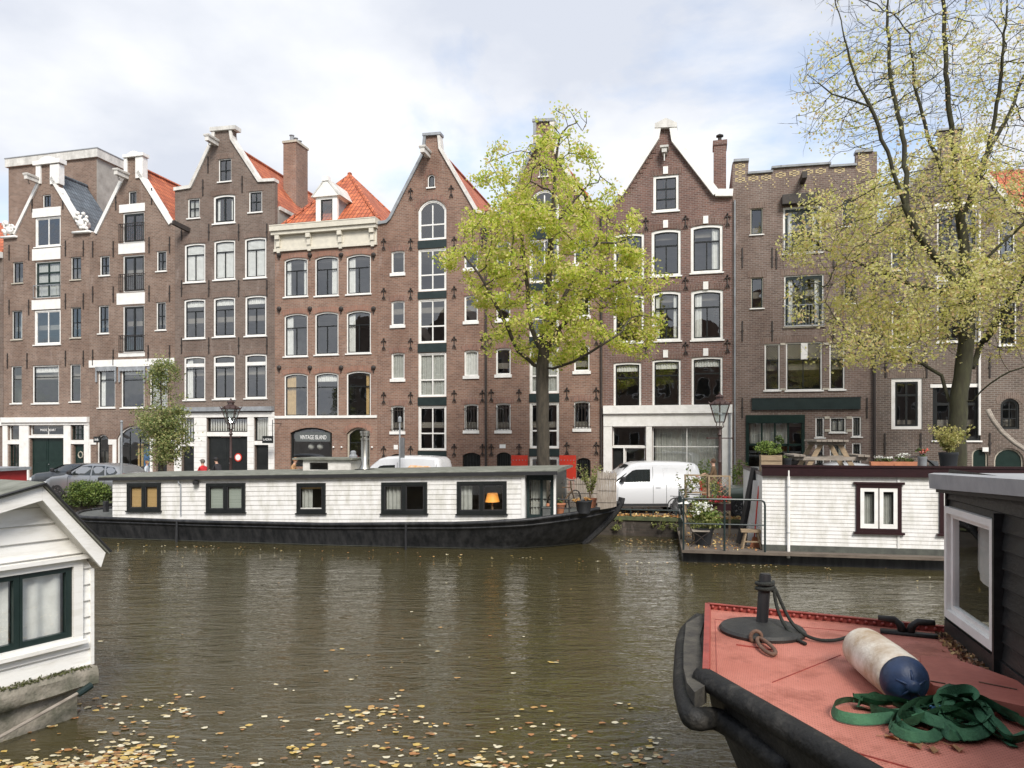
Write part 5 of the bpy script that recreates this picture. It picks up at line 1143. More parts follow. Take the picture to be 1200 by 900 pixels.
# stem post
sp_ = [(XR+.05,2.3,zdk(XR)+.15)]+[(XR-(1-f)**1.3*1.25+.02,2.3,1.4*f) for f in (1,.8,.6,.4,.2,0)]
m = MB(); m.tube(sp_, [.11,.11,.12,.12,.12,.11,.1], 8); m.build('stem_post', M['hullblack'], t1)
for px in (208,476): x, z = B1.p(px, 620, 0); m = MB(); m.tube([(x,-.03,zdk(x)),(x,-.05,.0)],.035,5); m.build('hull_strap', M['hullblack'], t1)
# cabin
CY = .36; cx0, cx1 = B1.p(132,580,CY)[0], B1.p(614,580,CY)[0]; K = .0235
def cz(px, py, y=CY): x, z = B1.p(px, py, y); return x, z-K*(x-cx0)
ztop = cz(132,561.5)[1]; zbot = .5
wins = []
WIN = [(150,189,566,598.5,2,'orangeblind'),(242.5,288,566,600,2,'greyblind'),(348.5,382,566,601,1,'half'),(447.5,501,565,601.5,2,'left'),(536,594,564,602,2,'lamp')]
for (l_, r_, tp, bt, nn, kd) in WIN:
    x0, _ = cz(l_, 580); x1, _ = cz(r_, 580); c = (l_+r_)/2; wins.append((x0, x1, cz(c,bt)[1], cz(c,tp)[1]))
m = MB(); boards(m, cx0, cx1, zbot, ztop, [rectp((a+.03,b-.03,c+.03,d-.03)) for a,b,c,d in wins], .15, CY, .012); shear(m, K, cx0); m.build('cabin_wall', [M['boatboard'],M['boardgap']], t1)
m = MB(); m.box(cx0, cx0+.1, CY+.002, 4.2, zbot, ztop); m.box(cx1-.08, cx1+.03, CY-.03, CY+.12, zbot, ztop-.002); m.box(cx1-.08, cx1, CY+.13, 4.2, zbot, ztop); m.box(cx0+.1, cx1-.08, 4.1, 4.2, zbot, ztop); shear(m, K, cx0); m.build('cabin_side', M['boatboard'], t1)
m = MB(); m.box(cx0+.1, cx1-.1, 2.6, 2.64, zbot, ztop); m.box(cx0+.1, cx1-.1, CY+.2, 4.1, zbot+.01, zbot+.05); shear(m, K, cx0); m.build('cabin_interior', M['interior'], t1)
m = MB(); rx0, rx1 = cx0-.45, B1.p(654,555,CY)[0]
prof = [(-.14,0),(-.14,.07),(.1,.1),(1.0,.115),(1.95,.12),(2.9,.11),(3.6,.09),(4.05,.05),(4.05,0)]
rows = [[(x, CY+y, ztop+.02+z) for y, z in prof] for x in (rx0, cx0, cx0+(cx1-cx0)*.33, cx0+(cx1-cx0)*.66, cx1, rx1)]
m.grid(rows, closed=True); m.poly(rows[0][::-1]); m.poly(rows[-1]); shear(m, K, cx0); rf = m.build('roof', M['rooffelt'], t1, smooth='auto')
m = MB(); m.box(rx0, rx1, CY-.17, CY-.142, ztop-.04, ztop+.07); m.box(rx0, rx1, CY-.142, CY-.03, ztop-.038, ztop-.01); shear(m, K, cx0); m.build('gutter', M['trim'], rf)
m = MB(); m.box(cx0+.02, cx1-.1, CY-.028, CY-.006, ztop-.09, ztop-.03); shear(m, K, cx0); m.build('eave_board', M['stonewhite'], rf)
for (x0,x1,z0,z1), (l_, r_, tp, bt, nn, kd) in zip(wins, WIN):
    m = MB(); w = .1; holes = []
    if nn == 2: xm = (x0+x1)/2; holes = [rectp((x0+w,xm-w*.55,z0+w,z1-w)), rectp((xm+w*.55,x1-w,z0+w,z1-w))]
    else: holes = [rectp((x0+w,x1-w,z0+w,z1-w))]
    m.slab(rectp((x0,x1,z0,z1)), holes, CY-.07, CY+.0); m.box(x0-.04,x1+.04,CY-.1,CY-.02,z0-.04,z0-.001); shear(m, K, cx0); fo = m.build('window', M['dark'], t1)
    for hl in holes:
        (a,c),(b_,_),(_,d) = hl[0],hl[1],hl[2]
        m = MB(); m.slab(rectp((a,b_,c,d)), [rectp((a+.035,b_-.035,c+.035,d-.035))], CY-.05, CY-.015); shear(m, K, cx0); m.build('sash', M['trim'], fo)
        m = MB(); m.poly([(a,CY-.03,c),(b_,CY-.03,c),(b_,CY-.03,d),(a,CY-.03,d)]); shear(m, K, cx0); m.build('pane', M['glass_new'], fo)
        if kd in ('orangeblind','greyblind'): m = MB(); m.box(a+.03,b_-.03,CY+.04,CY+.06,c,d-.06); shear(m, K, cx0); m.build('blind', M[kd], fo)
    a, b_, c, d = x0+w, x1-w, z0+w, z1-w
    def cur(p, q_, mat='curtain', y=CY+.12):
        m = MB(); n_ = max(6, int((q_-p)/.03)); r1 = [(p+(q_-p)*i/n_, y+.03*math.sin(i*1.4), c) for i in range(n_+1)]; r2 = [(v[0], v[1], d) for v in r1]; m.grid([r1, r2]); shear(m, K, cx0); m.build('curtain', M[mat], fo, smooth=True)
    if kd == 'half': cur(a+.02, a+.38, 'sheer'); m = MB(); m.box(a, b_, CY+.04, CY+.07, d-.1, d); shear(m, K, cx0); m.build('blind', M['orangeblind'], fo); m = MB(); m.box(a, b_, CY-.045, CY-.0, c, c+.07); shear(m, K, cx0); m.build('sash_rail', M['stonewhite'], fo)
    if kd == 'left': cur(a+.02, a+.5, 'sheer')
    if kd == 'lamp':
        cur(a, a+.35, 'sheer'); lx = B1.p(577,580,CY+.45)[0]; lz = cz(577,583,CY+.45)[1]
        m = MB(); m.lathe([(.23,-.14),(.16,.14)], 16, (lx, CY+.45, lz)); shear(m, K, cx0); lo_ = thing('table_lamp', 'glowing orange lampshade inside the last cabin window of the long houseboat', 'lamp', B1.w(lx, CY+.45, zbot+.05), B1.a)
        m.v = [(x-lx, y-(CY+.45), z-zbot-.05) for x, y, z in m.v]; m.build('lamp_shade', M['lampshade'], lo_, smooth='auto')
        m = MB(); m.lathe([(.13,0),(.13,.03),(.03,.06),(.05,.3),(.02,lz-zbot-.05+K*(lx-cx0))], 10); m.build('lamp_base', M['timber'], lo_)
for px in (213,): x, z = cz(px, 580); m = MB(); m.tube([(x-.06,CY-.12,ztop-.03),(x-.05,CY-.1,ztop-.15),(x,CY-.06,ztop-.22),(x,CY-.06,zbot+.3)],.022,6); shear(m, K, cx0); m.build('drainpipe', M['lead'], t1)
x, z = cz(232, 566); m = MB(); m.lathe([(.02,-.05),(.1,-.04),(.11,.06),(.04,.09)], 10, (x,CY-.12,z)); m.box(x-.1,x-.02,CY-.1,CY,z+.02,z+.1); shear(m, K, cx0); m.build('wall_lamp', M['trim'], t1, smooth='auto')
# glazed end room
gx0, gx1 = cx1+.03, B1.p(650,580,CY+.5)[0]; gy = CY+.35; zt_ = ztop+K*(gx0-cx0)
m = MB(); m.slab(rectp((gx0,gx1,zdk(gx0)-.05,zt_)), [rectp((gx0+.08,(gx0+gx1)/2-.0,zdk(gx0)+.12,zt_-.22)), rectp(((gx0+gx1)/2+.07,gx1-.12,zdk(gx0)+.12,zt_-.22))], gy, gy+.08)
m.box(gx1-.12, gx1, gy+.08, 3.9, zdk(gx0)-.05, zt_); gl = m.build('glazed_porch', M['bluegreen'], t1)
m = MB(); m.poly([(gx0+.05,gy+.04,zdk(gx0)+.05),(gx1-.05,gy+.04,zdk(gx0)+.05),(gx1-.05,gy+.04,zt_-.1),(gx0+.05,gy+.04,zt_-.1)]); m.build('pane', M['glass_new'], gl)
m = MB(); r1 = [(gx0+.1+.5*i/20, gy+.2+.03*math.sin(i*1.5), zdk(gx0)+.1) for i in range(21)]; m.grid([r1, [(a_,b_,zt_-.2) for a_,b_,_ in r1]]); m.build('curtain', M['sheer'], gl, smooth=True)
m = MB(); m.box(gx1-.01, gx1+.06, gy-.02, gy+.07, zdk(gx0)-.05, zt_); m.build('corner_post', M['white'], gl)
# things on the boat roof
def roofz(x): return ztop+.13+K*(x-cx0)
x, _ = B1.p(427.5, 530, 2.0); z = roofz(x); zt2 = B1.p(427, 505, 2.0)[1]
t = thing('flue', 'tall stainless steel flue on the roof of the long houseboat', 'chimney', B1.w(x,2.0,z-.04), B1.a)
H = zt2-z+.04; m = MB(); m.box(-.26,.26,-.26,.26,0,.07); m.build('base_plate', M['trim'], t); m = MB(); m.lathe([(.21,.07),(.16,.18),(.13,.22),(.13,H-.32)], 16); m.build('pipe', M['steel'], t, smooth='auto')
m = MB(); m.lathe([(.15,H-.32),(.15,H-.25),(.1,H-.24),(.1,H-.18),(.15,H-.17),(.15,H-.08),(.17,H-.07),(.17,H)], 16); m.build('cowl', M['steel'], t)
x, _ = B1.p(414, 540, 2.4); z = roofz(x); zt2 = B1.p(414, 528, 2.4)[1]; t = thing('roof_vent', 'short grey roof vent left of the tall steel flue', 'vent', B1.w(x,2.4,z-.04), B1.a); H = zt2-z
m = MB(); m.lathe([(.11,0),(.11,.4)],10); m.build('pipe', M['trim'], t); m = MB(); m.lathe([(.11,.4),(.15,.42),(.15,.52),(.1,.58),(.1,H),(.05,H+.04)],10); m.build('cowl', M['lead'], t)
xa = B1.p(355,545,1.9)[0]; xb = B1.p(411,545,1.9)[0]; z = roofz(xa); zt2 = B1.p(380,537.5,1.9)[1]
t = thing('roof_skylight', 'low white box with a small window on the roof of the long houseboat', 'skylight', B1.w(xa,1.9,z-.06), B1.a); H = max(.3, zt2-z+.02); Wd = xb-xa
m = MB(); m.slab([(0,0),(Wd,0),(Wd,H-.02),(0,H)], [[(.25,.1),(.95,.1),(.95,H-.1),(.25,H-.1)]], 0, .05); m.box(0,.05,.051,1.3,0,H-.02); m.box(Wd-.05,Wd,.051,1.3,0,H-.03); m.box(.05,Wd-.05,1.25,1.3,0,H-.03); m.build('box', M['oldwhite'], t)
m = MB(); m.box(-.35,Wd+.1,-.12,1.4,H,H+.06); m.build('lid', M['rooffelt'], t); m = MB(); m.poly([(.25,.03,.1),(.95,.03,.1),(.95,.03,H-.1),(.25,.03,H-.1)]); m.build('pane', M['glass_new'], t)
# bow terrace
def bdeck(px, y, py=600): x = B1.p(px, py, y)[0]; return x, zdk(x)-.03
def bthing(nm, lab, cat, px, y, grp=None): x, z = bdeck(px, y); return thing(nm, lab, cat, B1.w(x, y, z), B1.a, grp), x, z
def screen(lab, pa, pb, y, ptop, ptop2, angle=0, frac=0):
    xa = B1.p(pa,590,y)[0]; xb = B1.p(pb,590,y)[0]; za = zdk(xa)-.05; t = thing('reed_screen', lab, 'screen', B1.w(xa,y,za), B1.a, 'reed screens on the bow terrace'); rd = random.Random(int(pa)); n_ = int((xb-xa)/.022)
    m = MB(); zt = B1.p((pa+pb)/2, ptop, y)[1]-za
    for i in range(n_+1): xx = (xb-xa)*i/n_; m.tube([(xx,rd.uniform(-.01,.01),zdk(xa+xx)-za-.04),(xx+rd.uniform(-.01,.01),rd.uniform(-.01,.01),zt*rd.uniform(.94,1.02))],.013,5)
    m.build('reeds', M['bamboo'], t); m = MB()
    for zz in (.2,.5,.8): m.bar((0,-.02,zt*zz),(xb-xa,-.02,zt*zz),.008)
    m.build('binding_wire', M['iron'], t)
screen('reed screen standing upright on the black bow beside the white van', 700.5, 722, 1.55, 552, 0)
screen('low weathered reed screen behind the pot plant on the bow terrace', 664, 700, 3.6, 560, 0)
t, x, z = bthing('plant_pot', 'dark tub with dry autumn leaves on the bow terrace', 'plant pot', 684, 1.1)
m = MB(); m.lathe([(.2,0),(.26,.34),(.28,.36),(.28,.4),(.24,.4),(.22,.3)],14); m.build('pot', M['blackpot'], t, smooth='auto'); tuft('leaf_pile', t, (-.1,0,.42), .32,.25,.08, 120, .09, 'leaflitter', 4)
t, x, z = bthing('potted_shrub', 'airy light green shrub in a pot behind the tall reed screen', 'plant', 692, 2.2); m = MB(); m.lathe([(.16,0),(.22,.35),(.2,.35),(.18,.3)],12); m.build('pot', M['terracotta'], t)
stalks('foliage', t, (0,0,.3), 1.25, .55, 22, 'timber', 5, .008, lmat='leafolive', per=22, lsize=.085)
t, x, z = bthing('wooden_block', 'small dark wooden box on the deck beside the glazed porch', 'box', 641, .75); m = MB(); m.box(-.12,.12,-.12,.12,0,.3); m.box(-.14,.14,-.14,.14,.3,.34); m.build('box', M['deckgrey'], t); m = MB(); m.ball((.03,0,.39),.06,7); m.build('knob', M['terracotta'], t)
t, x, z = bthing('deck_railing', 'black metal railing across the bow terrace', 'railing', 620, .9); x9 = B1.p(667,590,.9)[0]-x
m = MB(); m.tube([(0,0,.62),(x9,0,.62)],.025,6); m.tube([(0,0,.35),(x9,0,.35)],.015,6); m.build('rail', M['trim'], t)
for k in range(4): m = MB(); m.tube([(x9*k/3,0,0),(x9*k/3,0,.62)],.022,6); m.build('post', M['trim'], t)
x, z = bdeck(649, 2.4); b_ = bicycle('small dark bicycle standing on the bow terrace behind the railing', B1.w(x,2.4,z), B1.a+1.0, 'clothbrown'); 
t, x, z = bthing('terracotta_pot', 'terracotta pot with trailing plant on the terrace behind the railing', 'plant pot', 656, 1.6); m = MB(); m.lathe([(.12,0),(.18,.28),(.2,.3),(.2,.34),(.15,.34)],12); m.build('pot', M['terracotta'], t, smooth='auto'); tuft('foliage', t, (0,0,.45), .2,.2,.16, 90, .08, 'leafgreen', 3)
m = MB(); m.tube([(XL+.9,2.0,.7),(XL+.9,2.0,1.12)],.1,8); m.tube([(XL+.9,2.5,.7),(XL+.9,2.5,1.12)],.1,8); m.bar((XL+.9,1.9,.98),(XL+.9,2.6,.98),.08); m.build('bollard', M['hullblack'], t1)

# ---- red roofed houseboat at the left edge (only its roof shows)
B0 = Fr(-20.5, 30.2, -.2); xr_ = B0.p(37, 558, 2.2)[0]-.15
t = thing('houseboat', 'red houseboat with flat grey roof edge at the left behind the white gabled hut', 'houseboat', B0.w(xr_-9,0,0), B0.a)
m = MB(); boards(m, 0, 9, .5, B0.p(20,553.5,0)[1], [], .16, 0, .015); m.box(8.95,9,.01,2.1,.5,B0.p(20,553.5,0)[1]); m.build('cabin_wall', [pbr('redboard', (.42,.03,.03), (.33,.025,.025), 3, .5), M['boardgap']], t)
z = B0.p(20,553.5,0)[1]; m = MB(); m.box(-.2,9.15,-.15,2.2,z,z+.13); m.build('roof', M['lead'], t); m = MB(); m.box(-.4,9.4,-.3,2.4,-.3,.5); m.build('hull', M['hullblack'], t)

# ---------------------------------------------------------------- white ark on the right
B2 = Fr(7.0, 20.3, -.2); def_x = B2.p(893,600,0)[0]
t2 = thing('houseboat', 'white boarded houseboat with dark maroon roof edge and maroon window frames', 'houseboat', B2.w(0,0,0), B2.a)
L2 = 10.5; zb2 = B2.p(1000,641,0)[1]; zt2 = B2.p(1000,558.5,0)[1]; zr2 = B2.p(1000,545.5,-.1)[1]
w1 = (B2.p(1003,600)[0], B2.p(1056,600)[0], B2.p(1030,623.5)[1], B2.p(1030,567.5)[1]); w2 = (B2.p(1100.5,600)[0], B2.p(1100.5,600)[0]+(w1[1]-w1[0]), w1[2], w1[3])
m = MB(); boards(m, def_x, L2, zb2, zt2, [rectp((a+.03,b-.03,c+.03,d-.03)) for a,b,c,d in (w1,w2)], .107, 0, .008); m.build('cabin_wall', [M['boatboard'],M['boardgap']], t2)
m = MB(); m.box(def_x, def_x+.08, .003, 4.5, zb2, zt2); m.box(L2-.08, L2, .003, 4.5, zb2, zt2); m.box(def_x+.08, L2-.08, 4.42, 4.5, zb2, zt2); m.build('cabin_side', M['boatboard'], t2)
m = MB(); m.box(def_x+.1,L2-.1,2.2,2.24,zb2,zt2-.02); m.box(def_x+.1,L2-.1,.15,4.4,zb2-.06,zb2-.02); m.build('cabin_interior', M['interior'], t2)
m = MB(); m.box(def_x-.02, L2+.1, -.12, -.02, zt2, zr2-.06); m.box(def_x-.04, L2+.12, -.15, .0, zr2-.058, zr2); m.box(def_x-.03, def_x+.1, .004, 4.5, zt2+.004, zt2+.1); rf = m.build('roof_fascia', M['maroon'], t2)
m = MB(); m.box(def_x+.1, L2+.05, .002, 4.6, zt2+.002, zt2+.06); m.build('roof', M['deckgrey'], t2)
for (x0,x1,z0,z1) in (w1,w2):
    xm = (x0+x1)/2; m = MB(); m.slab(rectp((x0,x1,z0,z1)), [rectp((x0+.1,xm-.012,z0+.1,z1-.1)), rectp((xm+.012,x1-.1,z0+.1,z1-.1))], -.06, 0.0); m.box(x0-.07,x1+.07,-.09,-.02,z1+.001,z1+.06); m.box(x0-.07,x1+.07,-.1,-.02,z0-.06,z0-.001); fo = m.build('window', M['maroon'], t2)
    for a, b_ in ((x0+.1,xm-.012),(xm+.012,x1-.1)):
        m = MB(); m.slab(rectp((a,b_,z0+.1,z1-.1)), [rectp((a+.1,b_-.1,z0+.22,z1-.2))], -.05, -.01); m.build('sash', M['white'], fo)
        m = MB(); m.poly([(a+.08,-.03,z0+.18),(b_-.08,-.03,z0+.18),(b_-.08,-.03,z1-.16),(a+.08,-.03,z1-.16)]); m.build('pane', M['glass_new'], fo)
        m = MB(); r1 = [(a+.1+(b_-a-.2)*i/14, .12+.03*math.sin(i*1.8), z0+.2) for i in range(15)]; m.grid([r1, [(u_,v_,z1-.28) for u_,v_,_ in r1]]); m.build('curtain', M['sheer'], fo, smooth=True)
m = MB(); px0 = B2.p(801,645,-.35)[0]
m.box(px0, L2+.3, -.05, 5.0, -.4, .30); m.build('hull', M['hullblack'], t2)
m = MB(); m.box(px0-.05, L2+.35, -.38, def_x*0+5.0, .30, .38); m.build('deck', M['deckwood'] if 'deckwood' in M else pbr('deckwood', (.16,.13,.10), (.09,.07,.055), 4, .85, stretch=(.4,4,1), bump=.3), t2)
m = MB(); m.box(def_x, L2, -.05, -.0, .38, zb2); m.build('plinth', M['hullband'], t2)
x = B2.p(924,600,-.08)[0]; m = MB(); m.tube([(x,-.08,zr2-.15),(x,-.08,.2)],.045,10); dp = m.build('drainpipe', M['white'], t2, smooth='auto')
m = MB()
for zz in (zt2-.3, .9): m.lathe([(.05,-.012),(.05,.012)],10,(x,-.08,zz))
m.build('pipe_clip', M['lead'], dp)
for px in (1053,): x = B2.p(px,600,-.02)[0]; m = MB(); m.box(x-.03,x+.03,-.03,-.013,zb2,zt2); m.build('cover_strip', M['boatboard'], t2)
# porch railing (part of the ark)
m = MB(); ya = -.33; P = lambda px, py: (B2.p(px,py,ya)[0], ya, B2.p(px,py,ya)[1])
xa, xb = P(801,590)[0], P(896.5,590)[0]; zt3 = P(850,586.5)[2]; zm3 = P(850,614.5)[2]
m.tube([(xa,ya,.38),(xa,ya,zt3-.0),(xa+.03,ya,zt3+.03),(xb-.1,ya,zt3+.03),(xb-.02,ya,zt3-.03),(xb,ya,zt3-.12),(xb,ya,.38)],.028,8); m.tube([(xa,ya,zm3),(xb,ya,zm3)],.02,8); m.tube([(P(849,600)[0],ya,.38),(P(849,600)[0],ya,zt3)],.028,8)
m.tube([(xa,ya,zt3),(xa,3.8,zt3)],.025,8); m.tube([(xa,ya,zm3),(xa,3.8,zm3)],.02,8); m.tube([(xa,1.8,.38),(xa,1.8,zt3)],.025,8); m.tube([(xa,3.8,.38),(xa,3.8,zt3)],.025,8); m.build('porch_railing', M['bluegreen'], t2, smooth='auto')
def ark(nm, lab, cat, px, y, z=.38, grp=None, py=600): x = B2.p(px,py,y)[0]; return thing(nm, lab, cat, B2.w(x,y,z), B2.a, grp)
t = ark('stool', 'small pale wooden stool on the porch of the white houseboat', 'stool', 880.5, .35)
m = MB(); m.box(-.29,.29,-.16,.16,.46,.53); m.build('seat', M['timber'], t)
for sx in (-1,1):
    for sy_ in (-1,1): m = MB(); m.bar((sx*.16,sy_*.1,.46),(sx*.26,sy_*.15,0),.05); m.build('leg', M['timber'], t)
m = MB(); m.bar((-.22,-.13,.2),(.22,-.13,.2),.04); m.build('stretcher', M['timber'], t)
t = ark('broom', 'broom with red handle leaning against the side of the white houseboat', 'broom', 886, .5); m = MB(); m.tube([(-.05,0,.2),(.1,.2,1.75)],.02,6); m.build('handle', M['red'], t); m = MB(); m.slab([(-.18,0),(.1,0),(.02,.3),(-.09,.3)],[],-.04,.04); m.build('brush', M['terracotta'], t)
t = ark('garden_chair', 'weathered folding garden chair with curved iron legs on the porch', 'chair', 819, .5)
m = MB()
for k in range(4): m.box(-.2,.3,-.2+k*.11,-.11+k*.11,.43,.46)
m.build('seat', M['greytimber'], t); m = MB()
for k in range(3): zz = .6+k*.12; m.bar((-.27-k*.05,-.2,zz),(-.27-k*.05,.22,zz),.02,.09)
m.build('backrest', M['greytimber'], t)
for sy_ in (-.2,.22):
    m = MB(); m.tube([(-.4,sy_,.95),(-.22,sy_,.45),(.05,sy_,.28),(.3,sy_,.0)],.014,5); m.tube([(.3,sy_,.44),(.1,sy_,.3),(-.25,sy_,0)],.014,5); m.build('leg', M['iron'], t)
t = ark('flower_tub', 'tub of green plants with white and yellow blossoms behind the porch railing', 'plant', 824, .75); m = MB(); m.lathe([(.22,0),(.3,.45),(.32,.5),(.26,.5)],12); m.build('pot', M['blackpot'], t, smooth='auto'); tuft('foliage', t, (0,0,.85), .5,.4,.42, 900, .085, 'leafolive', 11); tuft('foliage', t, (.1,.1,.75), .5,.4,.4, 500, .09, 'leafbright', 14); tuft('blossom', t, (0,-.15,1.05), .45,.3,.35, 110, .09, 'flowerwhite', 12)
t = ark('flower_box', 'box of dark red geraniums hanging behind the porch railing', 'plant', 832, 1.3, 1.35); m = MB(); m.box(-.6,.6,-.12,.12,0,.2); m.build('box', M['maroon'], t); tuft('foliage', t, (0,0,.26), .62,.2,.16, 420, .08, 'leafgreen', 7); tuft('blossom', t, (.05,-.1,.36), .55,.2,.16, 170, .075, 'flowerred', 8)
t = ark('white_bicycle_cover', 'white cover over a saddle behind the porch railing', 'cover', 812, 1.6, 1.5); m = MB(); m.grid([[(-.45+.9*i/8, -.15+.3*j/4, .14*math.sin(math.pi*i/8)*math.sin(math.pi*(j+.5)/5)+.1*i/8*-1) for i in range(9)] for j in range(5)]); m.build('sheet', M['white'], t, smooth=True); m = MB(); m.tube([(0,0,.05),(0,0,-1.1)],.02,6); m.build('prop', M['iron'], t)
def trellis(lab, pa, pb, y, ya_, yb_, seed):
    xa = B2.p(pa,570,y)[0]; xb = B2.p(pb,570,y)[0]; z1 = B2.p((pa+pb)/2,ya_,y)[1]; z0 = B2.p((pa+pb)/2,yb_,y)[1]; t = thing('trellis', lab, 'trellis', B2.w(xa,y,.38), B2.a, 'wooden trellises on the porch'); W_2 = xb-xa; z1 -= .38; z0 -= .38
    m = MB(); m.box(-.03,.03,-.03,.03,0,z1); m.box(W_2-.03,W_2+.03,-.03,.03,0,z1); m.box(.03,W_2-.03,-.025,.025,z1-.05,z1); m.box(.03,W_2-.03,-.025,.025,z0,z0+.05); m.build('frame', M['timber'], t); m = MB(); s_ = .17; Hh = z1-z0-.1; k = -Hh
    while k < W_2:
        for sg in (1,-1):
            a = [k, z0+.05]; b_ = [k+Hh, z0+.05+Hh]
            if a[0] < .03: d = .03-a[0]; a = [.03, a[1]+d]
            if b_[0] > W_2-.03: d = b_[0]-W_2+.03; b_ = [W_2-.03, b_[1]-d]
            if b_[0]-a[0] > .03:
                if sg > 0: m.bar((a[0],-.01,a[1]),(b_[0],-.01,b_[1]),.022,.012)
                else: m.bar((W_2-a[0],.006,a[1]),(W_2-b_[0],.006,b_[1]),.022,.012)
        k += s_
    m.build('lattice', M['timber'], t); tuft('climber_leaves', t, (W_2*.45,-.08,(z0+z1)/2), W_2*.5,.12,Hh*.55, 240, .075, 'leafolive', seed); tuft('climber_flowers', t, (W_2*.5,-.12,(z0+z1)/2+.1), W_2*.45,.1,Hh*.4, 26, .06, 'flowerpink', seed+1)
trellis('left wooden trellis with climbing plants in front of the white van tail', 803, 829, 2.6, 556, 578, 21); trellis('right wooden trellis with climbing plants beside the dark green car', 831, 855, 2.5, 557, 606, 25)
t = ark('vine', 'thin twining vine reaching out past the left trellis towards the van', 'plant', 800, 2.6, 1.0); stalks('foliage', t, (.1,0,0), 1.75, .5, 9, 'timber', 9, .007, lmat='leafgreen', per=12, lsize=.09)
t = ark('gangway_post', 'thick black slanting post beside the white houseboat wall', 'post', 877, 1.2); m = MB(); m.bar((-.25,0,0),(.2,.2,2.25),.2,.12); m.build('post', M['trim'], t)
t = ark('white_side_door', 'open white boarded door panel at the corner of the white houseboat', 'door', 882, .9); m = MB(); m.slab([(-.16,0),(.22,0),(.26,1.9),(.02,1.9)],[],0,.05); m.build('panel', M['boatboard'], t)
m_f = MB(); rd = random.Random(8)
for i in range(240): xx, yy = rd.uniform(px0+.1, def_x-.1), rd.uniform(-.2,3.2); m_f.leaf(tuple(B2.w(xx,yy,.40+rd.uniform(0,.015))), .07, rd)
tag(m_f.build('fallen_leaves', M['leaflitter']), 'small dry leaves scattered over the porch deck', 'leaves', kind='stuff')
# on the ark roof
RZ = zt2+.062
t = ark('picnic_table', 'weathered wooden picnic table seen end on, on the roof of the white houseboat', 'picnic table', 973, 1.0, RZ)
tt = B2.p(973, 515.5, 1.0)[1]-RZ; hw = .62; m = MB()
for k in range(6): m.box(-.42+k*.145,-.42+k*.145+.13,-.25,1.55,tt-.05,tt)
m.build('table_top', M['greytimber'], t)
bz = B2.p(973,535,1.0)[1]-RZ
for sx in (-1,1): m = MB(); m.box(sx*.86-.16,sx*.86-.01,-.2,1.5,bz,bz+.05); m.box(sx*.86+.01,sx*.86+.15,-.2,1.5,bz,bz+.05); m.build('bench', M['greytimber'], t)
for yy in (0,1.25):
    for sx in (-1,1): m = MB(); m.bar((sx*.22,yy,tt-.06),(sx*.68,yy,0),.05,.13); m.build('leg', M['timber'], t)
    m = MB(); m.box(-.98,.98,yy-.06,yy-.03,bz-.11,bz-.002); m.box(-.4,.4,yy-.06,yy-.03,tt-.15,tt-.052); m.build('crossbeam', M['greytimber'], t)
t = ark('planter_crate', 'wooden crate planter with bright green fern on the white houseboat roof', 'planter', 903, .35, RZ); H = B2.p(903,533,.35)[1]-RZ; m = MB()
for k in range(3): m.box(-.28,.28,-.2,-.17,.01+k*H/3,.01+(k+.88)*H/3); m.box(-.28,.28,.17,.2,.01+k*H/3,.01+(k+.88)*H/3)
m.box(-.28,-.25,-.17,.17,0,H); m.box(.25,.28,-.17,.17,0,H); m.box(-.24,.24,-.16,.16,0,H*.8); m.build('crate', M['timber'], t); tuft('foliage', t, (-.08,0,H+.2), .42,.3,.2, 700, .07, 'leafbright', 31); tuft('dark_foliage', t, (.25,.15,H+.33), .14,.14,.22, 160, .07, 'leafgreen', 33)
def pot(lab, px, y, wpx, htop, mat='blackpot', taper=.75, nm='plant_pot'):
    t = ark(nm, lab, 'plant pot', px, y, RZ); r = (B2.p(px+wpx/2,540,y)[0]-B2.p(px-wpx/2,540,y)[0])/2; H = B2.p(px,htop,y)[1]-RZ
    m = MB(); m.lathe([(r*taper,0),(r*.95,H*.85),(r,H*.88),(r,H),(r*.88,H),(r*.85,H*.8),(.01,H*.8)],16); m.build('pot', M[mat], t, smooth='auto'); return t, r, H
t, r, H = pot('square black pot with a little green plant beside the fern crate', 922, .35, 12, 537); tuft('foliage', t, (0,0,H+.05), .12,.12,.08, 60, .05, 'leafgreen', 3)
t, r, H = pot('large black tub holding a straw coloured shrub on the white houseboat roof', 1111.5, 1.0, 23, 530, nm='tub_of_straw_shrub'); stalks('foliage', t, (0,0,H*.8), .86, .62, 60, 'timber', 8, .006, lmat='leafstraw', per=34, lsize=.07)
for px, lab in ((1033,'left terracotta trough of white flowers near the picnic table'),(1060,'right terracotta trough of white flowers near the watering can')):
    t = ark('flower_trough', lab, 'planter', px, .6, RZ, 'terracotta flower troughs'); H = B2.p(px,541,.6)[1]-RZ; m = MB(); m.slab([(-.26,0),(.26,0),(.3,H),(-.3,H)],[],-.1,.1); m.build('trough', M['terracotta'], t); tuft('foliage', t, (0,0,H+.07), .3,.12,.09, 260, .055, 'leafgreen', px); tuft('blossom', t, (0,-.03,H+.14), .27,.12,.09, 90, .05, 'flowerwhite', px+1)
t, r, H = pot('grey zinc bucket with red flowers between the troughs and the black tub', 1081, .8, 11, 535, 'lead', .8, 'zinc_bucket'); tuft('foliage', t, (0,0,H+.1), .18,.15,.14, 140, .06, 'leafgreen', 5); tuft('blossom', t, (0,-.05,H+.14), .15,.12,.12, 40, .06, 'flowerpink', 6)
t = ark('folded_parasol_frame', 'dark arched metal frame behind the zinc bucket', 'frame', 1076, 1.4, RZ); m = MB()
for k in range(4): m.tube([(-.5+i*.12, k*.05, .45*math.sin(math.pi*min(1,(i+1)/10))+.02) for i in range(10)],.014,5)
m.build('hoops', M['iron'], t)
